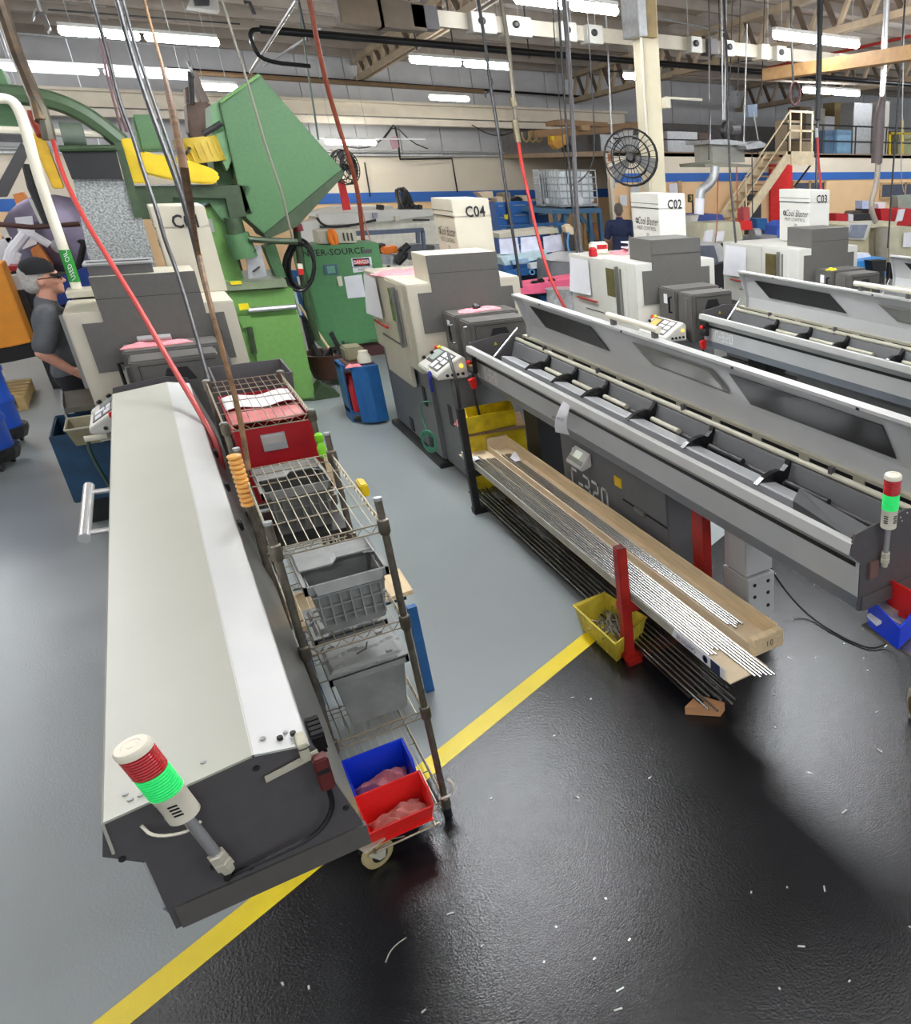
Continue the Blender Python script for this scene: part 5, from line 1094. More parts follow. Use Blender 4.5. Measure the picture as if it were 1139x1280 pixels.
# ================================================================ along the back wall
wm = thing('long_machine', Q(470, 320, y=20), 'long cream machine with white covers along the back wall', 'machine')
slab('bed', mat('pale_machine_cream', (222, 218, 202), .5), wm, [(395, 285), (400, 270), (480, 268), (560, 270), (562, 345), (400, 345)], 20, 1.2)
slab('cover', WHITEM, wm, [(398, 268), (495, 262), (552, 262), (556, 268), (480, 277), (402, 282)], 19.9, .8); slab('upper_cover', WHITEM, wm, [(380, 268), (428, 258), (492, 258), (494, 266), (398, 272)], 20.2, .8)
slab('left_box', WHITEM, wm, [(372, 280), (398, 276), (402, 300), (376, 304)], 19.6, .8)
for p in ([(516, 274), (537, 274), (537, 276), (516, 276)], [(400, 283), (437, 282), (437, 284), (400, 285)]): slab('black_seam', TEXT, wm, p, 19.85, .02)
for p, m in (([(494, 270), (500, 270), (500, 276), (495, 277)], RAILC), ([(466, 266), (472, 266), (472, 272), (467, 273)], mat('violet_box', (140, 140, 160), .5)), ([(545, 263), (549, 263), (549, 266), (545, 266)], ORNG)): slab('small_box', m, wm, p, 19.8, .15)
for px in (473, 477, 500, 520, 525): cyl_px('fitting', IRON, wm, (px, 262), (px + .5, 256), 20, 2.2, 8)
hose('machine_cable', BLACK, [(396, 272, 19.5), (402, 280, 19.5), (412, 284, 19.5), (440, 282, 19.5), (470, 275, 19.5)], .03, 'black cable draped over the long cream machine', 'cable')
fr = thing('steel_trestle', Q(445, 320, y=17), 'blue grey steel frame before the long cream machine', 'frame')
SLATE = mat('slate_blue_steel', (96, 108, 128), .5)
slab('top_bar', SLATE, fr, [(445, 289), (530, 285), (530, 290), (446, 295)], 17, .15); slab('post', SLATE, fr, [(521, 290), (525, 290), (527, 320), (523, 320)], 17, .1); slab('post', SLATE, fr, [(527, 288), (531, 288), (534, 320), (530, 320)], 17, .1)
vc = thing('shop_vacuum', Q(488, 335, y=16), 'steel shop vacuum with orange top and black hose', 'vacuum')
cyl_px('tank', GALV, vc, (489, 330), (488, 318), 16, 10); slab('orange_top', ORNG, vc, [(480, 310), (497, 307), (499, 316), (481, 318)], 15.9, .3, .02)
rod('black_hose', BLACK, vc, [(500, 310), (508, 318), (500, 326), (496, 330), (504, 312), (511, 306)], .06, 15.7)
slab('grey_block', mat('dim_grey_parts', (100, 104, 112), .4, .3), vc, [(513, 306), (527, 305), (530, 324), (512, 325)], 16, .3); slab('black_case', BLACK, vc, [(474, 306), (482, 305), (482, 330), (474, 330)], 16.2, .3)
cs_ = thing('cabinet_row', Q(545, 320, y=17.5), 'dark low parts cabinets below the cream machine', 'cabinet')
for k in range(3): slab('drawer', [CHAR, GALV, CHAR][k], cs_, [(533 + k * 10, 307), (542 + k * 10, 307), (543 + k * 10, 322), (534 + k * 10, 322)], 17.5, .4)
def pedfan(px, py, y, r, dirn, lab, thin=1.):
    p = Q(px, py, y=y); d = V(dirn).normalized()
    t = thing('fan', p, lab, 'fan')
    k = B()
    a = d.orthogonal().normalized(); b_ = d.cross(a)
    for rr, dd in ((r, 0), (r * .97, .1), (r * .7, .13), (r * .4, .14), (r * .7, -.06)): k.tube([p + d * dd + (a * math.cos(i * .2618) + b_ * math.sin(i * .2618)) * rr for i in range(25)], .011, 5)
    for i in range(28): w = a * math.cos(i * .2244) + b_ * math.sin(i * .2244); k.tube([p + w * r, p + w * r * .9 + d * .11, p + w * r * .2 + d * .14], .006, 4)
    stuff(k.obj('guard_wires', IRON, t))
    B().lathe(p - d * .06, d, [(0, r * .98), (.01, r * .98), (.1, r), (.11, r)], 28, caps=False).obj('drum', mat('grey_fan_drum', (96, 94, 90), .4, .4), t, True)
    for i in range(3):
        u = a * math.cos(i * 2.09) + b_ * math.sin(i * 2.09); v_ = d.cross(u)
        B().prism([p + u * r * .2 - v_ * r * .1, p + u * r * .9 - v_ * r * .3, p + u * r * .93 + v_ * r * .3, p + u * r * .2 + v_ * r * .14], d * .02).obj('blade', mat('dull_blade', (120, 120, 116), .4, .4), t)
    B().lathe(p - d * .05, d, [(0, r * .2), (.12, r * .2), (.2, r * .12)], 14).obj('motor', IRON, t, True)
    return t
f1 = pedfan(789, 197, 12.0, .42, (-.55, -.8, .05), 'big dark wall fan fixed to the cream column'); B().cyl(Q(789, 197, y=12.0), (6.9, 12.2, Q(789, 197, y=12.0).z), .03).obj('bracket', IRON, f1)
f2 = pedfan(505, 252, 20.2, .30, (.8, -.5, .2), 'black round fan standing on the long cream machine'); p = Q(505, 252, y=20.2); B().cyl(p, (p.x, p.y + .1, p.z - .35), .03).obj('stand', IRON, f2)
f3 = pedfan(430, 209, 19.5, .34, (.6, -.8, 0), 'dark round fan on a red post beside the hopper tip'); p = Q(434, 222, y=19.6)
slab('red_post', mat('bright_red_post', (206, 32, 32), .5), f3, [(423, 226), (431, 226), (439, 262), (430, 263)], 19.8, .12); slab('white_post', IVORY, f3, [(415, 186), (425, 186), (428, 210), (418, 210)], 19.9, .12)
small('pink_cloth', mat('mauve_cloth', (190, 150, 160), .9), [(487, 172), (496, 170), (499, 184), (491, 187)], 23.6, .03, 'mauve cloth hanging under the cream crane beam', 'cloth')
hose('wall_cable', BLACK, [(494, 158, 23.9), (497, 172, 23.9), (500, 197, 24.6), (500, 199, 24.6), (565, 198, 24.8), (572, 240, 24.9)], .03, 'black wall cable dropping from the crane beam to the stripe', 'cable', 0)
hose('wall_cable', BLACK, [(480, 174, 24), (493, 156, 24), (515, 178, 24), (535, 186, 24)], .018, 'thin black cable swag under the crane beam', 'cable', 1)
hose('wall_cable', IRON, [(430, 183, 24), (455, 186, 24), (475, 178, 24), (492, 156, 24)], .018, 'thin dark cable swag left of the mauve cloth', 'cable', 1)
hose('wall_cable', IRON, [(590, 156, 24), (610, 168, 24), (628, 170, 24), (645, 163, 24)], .018, 'thin dark cable swag right of the mauve cloth', 'cable', 1)
tag(rod('wall_pipe', IRON, None, [(456, 203), (463, 246)], .02, 24.8, 0), 'thin dark pipe down the back wall left of the round fan', 'pipe')
small('tube_rail', WHITE, [(390, 172), (532, 173), (532, 175), (390, 174)], 23.5, .05, 'slim white light rail under the cream crane beam', 'rail')
# tool cabinets, crates, IBC tanks
def toolcab(px0, px1, py0, py1, y, lab, n=6):
    a, c = Q(px0, py0, y=y), Q(px1, py1, y=y)
    t = thing('tool_cabinet', ((a.x + c.x) / 2, y + .3, 0), lab, 'tool cabinet', 'blue tool cabinets at the back wall')
    BC = mat('blue_tool_cabinet', (44, 102, 172), .45)
    B().box(a.x, c.x, y, y + .6, .05, a.z).obj('body', BC, t, bevel=.01)
    h = (a.z - .1 - .3) / n
    for i in range(n):
        z = a.z - .06 - i * h
        d = B().box(a.x + .04, c.x - .04, y - .02, y, z - h + .03, z).obj('drawer', BC, t); B().box(a.x + .06, c.x - .06, y - .035, y - .02, z - .03, z - .012).obj('drawer_handle', GALV, d)
    return t
toolcab(619, 637, 253, 300, 19.3, 'blue tool cabinet partly behind the box marked C04')
toolcab(637, 665, 252, 300, 19.2, 'blue tool cabinet with cartons on top, right of the box C04', 7)
toolcab(667, 689, 252, 300, 19.6, 'blue grey tool cabinet between the cartons and the tanks', 7)
for pts, m, lab in (([(598, 239), (616, 238), (617, 246), (606, 247)], CARD, 'open carton on the tool cabinet behind the box C04'), ([(621, 246), (630, 244), (631, 251), (622, 251)], CARD, 'small carton left of the grey box on the cabinets'), ([(628, 240), (638, 239), (639, 251), (629, 251)], mat('grey_brown_box', (132, 124, 100), .6), 'grey brown box on the blue tool cabinet'), ([(640, 247), (648, 244), (654, 247), (652, 251), (641, 251)], BLACK, 'black lump between cartons on the tool cabinet'), ([(651, 243), (662, 243), (663, 250), (652, 251)], CARD, 'carton at the right end of the tool cabinet')):
    small('carton', m, [(a_, b_ + 1.5) for a_, b_ in pts], 19.45, .4, lab, 'box')
small('yellow_tag', YELP, [(631, 269), (635, 268), (635, 274), (632, 274)], 19.12, .06, 'small yellow roll on the tool cabinet front', 'roll')
def ibc(px0, px1, py0, py1, y, lab, empty):
    a, c = Q(px0, py0, y=y), Q(px1, py1, y=y); x0, x1, z0, z1 = a.x, c.x, c.z, a.z; y1 = y + (x1 - x0) * .95
    t = thing('liquid_tank', ((x0 + x1) / 2, (y + y1) / 2, z0), lab, 'tank', 'caged liquid tanks')
    B().box(x0 + .04, x1 - .04, y + .04, y1 - .04, z0 + .12, z1 - .02).obj('bottle', mat('grey_translucent_plastic', (170, 172, 172), .4) if empty else CLEARP, t, bevel=.06)
    for i in range(6): x = x0 + (x1 - x0) * i / 5; B().cyl((x, y, z0 + .1), (x, y, z1), .014, n=6).obj('cage_bar', GALV, t)
    for i in range(5): yy = y + (y1 - y) * (i + .5) / 5; B().cyl((x0, yy, z0 + .1), (x0, yy, z1), .014, n=6).obj('cage_bar', GALV, t)
    for i in range(6):
        z = z0 + .12 + (z1 - z0 - .12) * i / 5
        B().tube([(x0, y1, z), (x0, y, z), (x1, y, z), (x1, y1, z), (x0, y1, z)], .014, 6).obj('cage_ring', GALV, t)
    B().box(x0, x1, y, y1, z0 + .08, z0 + .12).obj('deck', GALV, t)
    for x in (x0, (x0 + x1) / 2 - .05, x1 - .1): B().box(x, x + .1, y, y1, z0, z0 + .08).obj('skid', IRON, t)
    B().lathe(((x0 + x1) / 2, y - .01, z0 + .2), (0, -1, 0), [(0, .09), (.06, .09), (.07, .05)], 12).obj('valve', WHITE, t)
    return t
ibc(697, 748, 213, 262, 17.6, 'white caged liquid tank on a blue stand before the right wall', False)
ibc(673, 696, 213, 262, 18.4, 'empty grey caged tank left of the white caged tank', True)
sd_ = thing('tank_stand', Q(720, 300, y=17.6), 'blue steel stand under the two caged liquid tanks', 'stand')
TEAL = mat('teal_blue_steel', (62, 106, 138), .5)
slab('top_rail', TEAL, sd_, [(690, 262), (752, 260), (752, 266), (690, 268)], 17.4, 2.2)
for px in (692, 703, 735, 748): q_ = Q(px, 266, y=17.5); B().box(q_.x, q_.x + .07, 17.45, 17.57, 0, q_.z).obj('leg', TEAL, sd_)
slab('brace', TEAL, sd_, [(705, 268), (712, 268), (698, 300), (694, 298)], 17.55, .1); slab('brace', TEAL, sd_, [(722, 268), (728, 268), (746, 298), (741, 300)], 17.55, .1)
small('blue_rail', BLUEP, [(625, 282), (705, 278), (705, 281), (625, 285)], 16.8, .1, 'long blue rail in front of the tool cabinets', 'rail')
small('orange_crate', mat('brown_orange_crate', (150, 92, 50), .6), [(741, 280), (750, 280), (750, 300), (741, 300)], 17.8, .3, 'brown orange crate under the tank stand', 'crate', foot=True)
# assembly bench with hanging sheets
wb_ = thing('assembly_bench', Q(665, 320, y=13.5), 'white lit bench with hanging paper sheets behind the middle lathe', 'bench')
slab('hood', RAILC, wb_, [(624, 292), (697, 285), (699, 291), (625, 298)], 13.4, .6)
for p in ([(624, 299), (647, 297), (650, 317), (626, 318)], [(651, 297), (674, 295), (676, 315), (652, 317)], [(679, 296), (701, 293), (705, 313), (681, 316)]): slab('paper_sheet', mat('lilac_white_paper', (226, 228, 246), .7), wb_, p, 13.35, .02)
slab('top', mat('pale_cyan_top', (200, 226, 232), .4), wb_, [(626, 322), (682, 312), (686, 322), (632, 332)], 13.2, .5); slab('teal_back', mat('teal_panel', (80, 140, 136), .5), wb_, [(628, 318), (645, 316), (645, 323), (629, 324)], 13.4, .1)
slab('apron', BLUEP, wb_, [(632, 338), (682, 333), (686, 342), (634, 346)], 13.1, .1); slab('dark_bay', mat('navy_bay', (40, 48, 74), .6), wb_, [(636, 346), (686, 341), (690, 356), (650, 360)], 13.3, .4)
for px in (665, 678): B().lathe(Q(px, 340, y=13.05), (0, -1, 0), [(0, .05), (.02, .05), (.02, .03), (.0, .03)], 14).obj('ring', mat('cyan_ring', (140, 190, 230), .4), wb_)
small('glass_jar', CLEARP, [(663, 330), (676, 328), (677, 335), (664, 336)], 13.0, .15, 'clear square jar on the white lit bench', 'jar')
small('jar_lid', mat('pale_blue_lid', (150, 180, 210), .4), [(640, 326), (660, 323), (662, 328), (642, 331)], 13.1, .15, 'pale blue tray on the white lit bench', 'tray')
pb = thing('cloth_bench', Q(680, 380, y=11.6), 'bench under a pink cloth between the two lathes', 'bench')
slab('cloth_top', mat('hot_pink_cloth', (222, 96, 130), .9), pb, [(648, 358), (685, 353), (730, 346), (745, 350), (690, 366), (652, 368)], 11.5, .5); slab('blue_side', BLUEP, pb, [(676, 370), (722, 362), (724, 400), (680, 410)], 11.6, .4); slab('dark_side', IRON, pb, [(652, 368), (676, 366), (678, 400), (660, 395)], 11.7, .3)
for i, (px, py) in enumerate(((668, 355), (676, 352), (690, 352))): tag(B().box(*sum(([Q(px, py, y=11.6)[k] - .05, Q(px, py, y=11.6)[k] + .05] for k in range(3)), [])).obj('black_tool', BLKG, bevel=.02), ['black tool at the left on the pink cloth bench', 'black tool in the middle of the pink cloth bench', 'black tool at the right on the pink cloth bench'][i], 'tool')
tag(B().lathe((Q(702, 392, y=11.2).x, 11.2, 0), (0, 0, 1), [(0, .16), (.1, .17), (.9, .2), (1.0, .18), (1.06, .2)], 14).obj('trash_bag', mat('clear_plastic_bag', (176, 178, 178), .25, 0, .2, 14, .4, 20), smooth=True), 'clear plastic bag of waste beside the pink cloth bench', 'bag')
gl = thing('grey_machine_hood', Q(710, 350, y=12.6), 'grey hood with slanted side between bench and white lathe', 'hood')
slab('hood', mat('dim_grey_hood', (112, 114, 116), .5), gl, [(689, 327), (716, 320), (738, 320), (742, 345), (716, 356), (690, 356)], 12.4, .6, .01); slab('hood_top', FACE, gl, [(689, 326), (716, 318), (752, 317), (720, 328)], 12.38, .6)
small('hand_towel_roll', CARD, [(706, 283), (712, 280), (719, 287), (716, 294), (708, 290)], 13.0, .15, 'tan paper roll on a blue post by the sheets', 'roll', foot=True)
hose('blue_line', mat('cyan_cord', (90, 160, 220), .5), [(711, 290, 13), (709, 305, 13), (713, 318, 13), (709, 324, 13)], .02, 'light blue cord hanging from the tan paper roll', 'cord', 1)
for i, pts in enumerate(([(724, 278), (727, 278), (728, 312), (725, 312)], [(730, 279), (733, 279), (734, 313), (731, 313)])): small('brass_bar', mat('brown_brass', (126, 96, 50), .4, .4), pts, 13.2, .06, ['brown bar standing left of its twin behind the cables', 'brown bar standing right of its twin behind the cables'][i], 'bar', foot=True)
# radio, boxes on lathe C02
rd = thing('radio', (4.62, 9.3, 1.72), 'white and red radio on top of the lathe marked C02', 'radio')
q = Q(748, 306, y=9.1); B().box(q.x - .08, q.x + .13, 9.1, 9.22, 1.72, 1.86).obj('body', IVORY, rd, bevel=.02); B().box(q.x - .02, q.x + .11, 9.09, 9.1, 1.78, 1.83).obj('red_dial', DRED, rd)
q = Q(741, 312, y=8.95); tag(B().lathe((q.x, 8.95, 1.72), (0, 0, 1), [(0, .05), (.08, .05), (.1, .03)], 12).obj('red_jar', DRED, smooth=True), 'small dark red jar left of the radio on lathe C02', 'jar')
rag((4.75, 9.05, 1.715), .4, .3, .05, 'pink cloth on top of the lathe marked C02', PINK, 22)
q = Q(788, 302, y=9.0); wr = thing('wire_basket', (q.x, 9, 1.72), 'white slotted basket between cloth and box marked C02', 'basket'); k = B()
for zz in (1.72, 1.78, 1.84): k.box(q.x - .08, q.x + .05, 8.9, 9.1, zz, zz + .015)
for xx in (-.08, -.02, .04): k.box(q.x + xx, q.x + xx + .012, 8.9, 8.912, 1.72, 1.855)
k.obj('frame', WHITE, wr)
# ================================================================ right: stairs, doors, mezzanine
stt = thing('staircase', (13, 17.3, 0), 'cream steel staircase up to the mezzanine with a platform', 'staircase')
STC = mat('cream_stair_paint', (240, 222, 184), .55); TRD = mat('tan_tread', (196, 164, 120), .6)
for yy in (16.75, 17.6): B().prism([(11.2, yy, .35), (13.6, yy, 2.85), (13.9, yy, 2.85), (13.9, yy, 3.05), (13.5, yy, 3.05), (11.05, yy, .55)], (0, .05, 0)).obj('stringer', STC, stt)
for i in range(13): B().box(11.1 + i * .19, 11.36 + i * .19, 16.8, 17.6, .48 + i * .197, .515 + i * .197).obj('tread', TRD, stt)
B().box(13.5, 14.35, 16.75, 17.98, 2.98, 3.05).obj('platform', STC, stt); B().box(13.6, 14.35, 16.72, 16.76, 2.72, 3.05).obj('fascia', STC, stt)
for yy in (16.77,):
    for x, z in ((13.6, 3.05), (14.33, 3.05), (13.95, 3.05)): B().box(x - .02, x + .02, yy, yy + .04, z, 3.95).obj('post', STC, stt)
    for zz in (3.5, 3.93): B().box(13.58, 14.35, yy, yy + .04, zz, zz + .045).obj('rail', STC, stt)
    for dz in (.95, .5): B().prism([(11.3, yy, .5 + dz), (13.6, yy, 3.0 + dz), (13.6, yy, 3.04 + dz), (11.3, yy, .54 + dz)], (0, .03, 0)).obj('hand_rail', STC, stt)
    B().box(12.2, 12.23, yy, yy + .03, 1.45, 2.5).obj('post', STC, stt)
B().prism([(14.3, 16.8, 2.72), (14.34, 16.8, 2.72), (13.8, 16.8, 2.2), (13.76, 16.8, 2.2)], (0, .05, 0)).obj('bracket', IRON, stt)
struct(tag(B().box(13.85, 14.6, 17.9, 17.98, .0, 2.75).obj('door_1', mat('bright_red_door', (222, 34, 32), .5))))
dk = struct(B().box(12.95, 13.55, 17.93, 17.99, .1, 2.1).obj('door_2', mat('dark_doorway', (60, 58, 60), .5))); B().box(12.9, 12.96, 17.9, 18, 0, 2.16).obj('frame', STC, dk)
for n, (x0, x1, z0, z1) in enumerate(((14.7, 15.85, 1.98, 2.28), (18.1, 20.2, 1.85, 2.2))):
    w = struct(B().box(x0, x1, 17.96, 17.99, z0, z1).obj('window_%d' % (n + 1), mat('dark_window_glass', (62, 66, 86), .15)))
    for xx in (x0, (x0 + x1) / 2, x1): B().box(xx - .03, xx + .03, 17.93, 17.99, z0 - .05, z1 + .05).obj('frame', TRD, w)
    B().box(x0, x1, 17.93, 17.99, z1, z1 + .05).obj('frame', TRD, w); B().box(x0, x1, 17.92, 17.99, z0 - .08, z0).obj('sill', TRD, w)
small('wall_window', WHITE, [(837, 230), (847, 229), (848, 241), (838, 242)], 17.9, .05, 'small bright window right of the column on the right wall', 'window')
small('window_post', TRD, [(848, 226), (852, 226), (853, 243), (849, 243)], 17.88, .05, 'tan frame beside the small bright window', 'frame')
nt_ = small('wall_notice', WHITE, [(775, 244), (784, 244), (784, 257), (776, 257)], 17.9, .02, 'white notice on the peach wall left of the column', 'notice')
small('white_door', mat('pale_grey_door', (206, 206, 204), .5), [(789, 232), (800, 232), (806, 312), (793, 312)], 17.85, .06, 'pale grey door edge just left of the column', 'door')
sg = small('number_sign', mat('brown_sign', (70, 56, 30), .5), [(861, 243), (867, 243), (867, 253), (861, 253)], 14.5, .04, 'small dark sign with a yellow figure right of box C02', 'sign')
q_ = Q(866, 252, y=14.55); B().cyl((q_.x, 14.55, 0), (q_.x, 14.55, q_.z), .02).obj('post', IRON, sg)
write('3', sg, Q(864, 248, y=14.49), (1, 0, 0), (0, 0, 1), .13, YELP)
# mezzanine rail and stores
mr_ = thing('mezzanine_rail', (16, 18.1, 3.03), 'dark steel guard rail along the mezzanine edge', 'railing')
for zz in (3.35, 3.75): B().cyl((14.4, 18.1, zz), (26, 18.1, zz), .022, n=8).obj('rail', IRON, mr_)
for i in range(9): B().cyl((14.6 + i * 1.25, 18.1, 3.03), (14.6 + i * 1.25, 18.1, 3.77), .022, n=8).obj('post', IRON, mr_)
B().cyl((9.3, 18.1, 3.3), (12.6, 18.1, 3.3), .015, n=6).obj('rail', IRON, mr_)
def store(px0, px1, py0, y, m, lab, name='store_box', d=.6, cat='box'):
    a, c = Q(px0, py0, y=y), Q(px1, py0, y=y); return tag(B().box(a.x, c.x, y, y + d, 3.035, a.z).obj(name, m, bevel=.01), lab, cat)
store(1031, 1047, 163, 18.6, mat('slate_blue_cabinet', (78, 106, 132), .5), 'slate blue cabinet on the mezzanine, left of the lighter one', 'steel_cabinet', cat='cabinet'); store(1047, 1065, 162, 18.5, mat('light_blue_cabinet', (122, 162, 190), .5), 'light blue cabinet on the mezzanine behind the rail', 'steel_cabinet', cat='cabinet')
store(1068, 1091, 128, 18.9, GALV, 'tall grey locker on the mezzanine beside the conduit', 'locker', cat='locker'); store(1107, 1113, 126, 18.9, WHITEM, 'tall narrow white locker right of the conduit', 'locker', cat='locker')
store(1003, 1017, 173, 18.7, mat('tan_box', (142, 126, 100), .7), 'tan carton on the mezzanine right of the stair platform'); store(985, 1000, 150, 19.6, CARD, 'brown carton deep on the mezzanine behind the platform'); store(1016, 1032, 135, 20.5, mat('pale_box', (186, 182, 170), .6), 'pale box high on the mezzanine behind the dark hose'); store(1032, 1044, 145, 20.5, WHITE, 'white box stack on the mezzanine under the light')
store(1000, 1014, 133, 20.8, mat('brown_crate', (116, 96, 74), .7), 'brown crate deep on the mezzanine above the tan carton'); store(1044, 1058, 128, 21, mat('ochre_box', (150, 130, 90), .7), 'ochre box deep on the mezzanine beside the light'); store(1124, 1150, 165, 18.7, mat('olive_cabinet', (150, 150, 116), .5), 'olive cabinet on the mezzanine at the right edge', 'steel_cabinet', cat='cabinet')
store(834, 872, 164, 18.8, GALV, 'silver sheet boxes on the mezzanine right of the column'); store(873, 890, 166, 19, mat('dim_brown_box', (90, 76, 66), .7), 'dark brown box on the mezzanine behind the blower'); store(750, 800, 168, 24, GALV, 'grey sheet boxes on the mezzanine left of the column')
yf = thing('guard_barrier', Q(1115, 190, y=18.4), 'yellow guard frame on the mezzanine at right', 'frame')
for p in ([(1112, 165), (1114, 165), (1114, 193), (1112, 193)], [(1112, 165), (1139, 166), (1139, 168), (1112, 168)], [(1128, 150), (1130, 150), (1130, 193), (1128, 193)]): slab('bar', YELD, yf, p, 18.4, .05)
mw = struct(B().box(9.2, 32, 24.6, 24.9, 3.03, 4.0).obj('trim_2', mat('dim_grey_wall', (120, 116, 112), .7)))
# hanging blower
bw = thing('hanging_blower', Q(915, 205, y=12), 'grey fan blower hanging on chains over the lathes at right', 'blower')
slab('cabinet', mat('dull_grey_housing', (150, 148, 138), .45, .2), bw, [(889, 180), (930, 180), (932, 203), (891, 204)], 11.9, .55, .01); slab('top_plate', GALV, bw, [(885, 175), (907, 174), (938, 178), (938, 182), (886, 180)], 11.8, .7); slab('bottom_plate', mat('olive_plate', (128, 128, 112), .5), bw, [(881, 205), (900, 203), (941, 206), (941, 209), (882, 209)], 11.7, .8)
B().lathe(Q(909, 164, y=12.1), (.1, -1, 0), [(0, .13), (.02, .17), (.12, .17), (.14, .13)], 20).obj('scroll', IRON, bw, True); cyl_px('motor', CHAR, bw, (914, 163), (924, 162), 11.9, 5.5)
slab('lamp_shade', GALV, bw, [(932, 182), (950, 176), (958, 180), (956, 184), (934, 187)], 11.6, .3)
B().tube([Q(x, y_, y=11.6) for x, y_ in ((894, 208), (893, 222), (884, 233), (876, 238), (875, 250))], .075, 12, 2).obj('flex_duct', GALV, bw, True); cyl_px('duct_end', WHITE, bw, (875, 248), (874, 268), 11.6, 6)
for a, c in (((904, 150), (902, 0)), ((906, 150), (908, 0)), ((888, 175), (886, 0)), ((930, 178), (934, 30)), ((942, 140), (948, 175))): rod('chain', GALV, bw, [a, c], .012, 11.95, 0, 5)
small('hung_switch', mat('blue_grey_box', (112, 126, 142), .5), [(935, 131), (947, 130), (947, 146), (936, 146)], 12.0, .15, 'blue grey switch box hanging above the blower', 'switch box')
# lathes and benches far right
bm2 = thing('blue_white_lathe', Q(880, 300, y=13), 'blue and white machine behind the box marked C02', 'machine')
slab('hood', mat('navy_blue_hood', (56, 78, 146), .45), bm2, [(874, 269), (903, 268), (907, 277), (870, 278), (866, 300), (862, 296)], 13, .8); slab('white_front', WHITEM, bm2, [(864, 270), (874, 269), (867, 292), (863, 292)], 12.95, .3); slab('body', BLACK, bm2, [(866, 286), (880, 280), (880, 306), (866, 306)], 13.1, .6)
bg = thing('beige_lathe', Q(905, 310, y=12.5), 'beige manual lathe behind the lathe marked C03', 'machine')
BEI = mat('old_beige_paint', (196, 192, 164), .45, 0, .1, 5)
slab('headstock', BEI, bg, [(884, 279), (926, 277), (930, 300), (912, 304), (880, 304)], 12.4, .9, .02); slab('panel', WHITE, bg, [(883, 289), (892, 287), (890, 302), (880, 303)], 12.35, .05); slab('panel', WHITE, bg, [(896, 290), (906, 289), (904, 301), (894, 302)], 12.35, .05)
slab('bed', mat('grey_bed', (150, 150, 150), .4, .4), bg, [(920, 296), (972, 294), (972, 308), (920, 310)], 12.6, .4); slab('chuck_guard', RED, bg, [(926, 276), (940, 276), (941, 287), (927, 288)], 12.4, .3); cyl_px('chuck', GALV, bg, (940, 293), (948, 293), 12.4, 8); slab('red_light', mat('dull_red_part', (170, 70, 70), .5), bg, [(929, 261), (937, 259), (938, 275), (930, 276)], 12.5, .2)
small('blue_chest', BLUEP, [(946, 274), (959, 273), (960, 287), (947, 288)], 14.5, .5, 'blue chest beside the foot of the stairs', 'chest', foot=True)
small('blue_tarp', mat('royal_blue_tarp', (60, 96, 190), .8), [(972, 282), (981, 276), (984, 300), (970, 303)], 13, .4, 'royal blue covered item left of the box marked C03', 'cover', foot=True)
small('white_bucket', WHITE, [(967, 279), (974, 278), (974, 286), (968, 286)], 14.6, .3, 'white bucket in front of the red door', 'bucket', foot=True)
gh = thing('grey_hood_machine', Q(890, 330, y=11), 'grey machine hood with dark slanted side right of lathe C02', 'machine')
slab('hood', mat('pale_grey_hood', (176, 176, 174), .45), gh, [(874, 306), (900, 304), (912, 320), (912, 352), (880, 352)], 10.9, .8); slab('dark_side', mat('slate_hood_side', (84, 88, 100), .45), gh, [(874, 307), (893, 307), (899, 330), (880, 342), (874, 330)], 10.85, .1); slab('base', BLACK, gh, [(893, 332), (914, 325), (914, 356), (893, 362)], 10.8, .4)
cn2 = thing('turning_machine', Q(1080, 305, y=11.5), 'beige lathe with a dark window right of the box marked C03', 'machine')
slab('head', mat('olive_beige', (182, 174, 140), .4), cn2, [(1058, 282), (1064, 278), (1090, 279), (1086, 300), (1086, 320), (1058, 322)], 11.5, .7, .01); slab('white_face', WHITEM, cn2, [(1062, 279), (1090, 278), (1082, 300), (1057, 299)], 11.45, .1); slab('window', mat('grey_window', (132, 138, 152), .1), cn2, [(1066, 281), (1085, 281), (1080, 297), (1062, 296)], 11.4, .05)
cyl_px('drum', mat('stainless_drum', (168, 160, 142), .3, .6), cn2, (1101, 322), (1102, 284), 11.4, 11); slab('side_cabinet', BEI, cn2, [(1112, 284), (1150, 284), (1150, 330), (1112, 328)], 11.6, .6); slab('paper', WHITE, cn2, [(1130, 291), (1142, 290), (1142, 309), (1129, 309)], 11.55, .01)
slab('olive_top', BEI, cn2, [(1045, 280), (1122, 277), (1120, 284), (1046, 286)], 11.9, .6)
bk = thing('red_bins', Q(1040, 275, y=14.5), 'row of red parts bins on the bench under the peach wall', 'bins')
for p, m in (([(1045, 267), (1060, 267), (1060, 277), (1045, 277)], mat('brick_red_bin', (190, 36, 40), .5)), ([(1068, 268), (1089, 267), (1089, 277), (1068, 277)], IRON), ([(1101, 261), (1122, 261), (1121, 278), (1102, 278)], mat('brick_red_bin', (190, 36, 40), .5)), ([(1119, 268), (1130, 260), (1150, 262), (1150, 280), (1119, 284)], mat('brick_red_bin', (190, 36, 40), .5)), ([(1061, 268), (1067, 268), (1067, 277), (1061, 277)], WHITE)): slab('bin', m, bk, p, 14.3, .4)
slab('white_card', WHITE, bk, [(1124, 262), (1132, 261), (1128, 276), (1120, 277)], 14.1, .03)
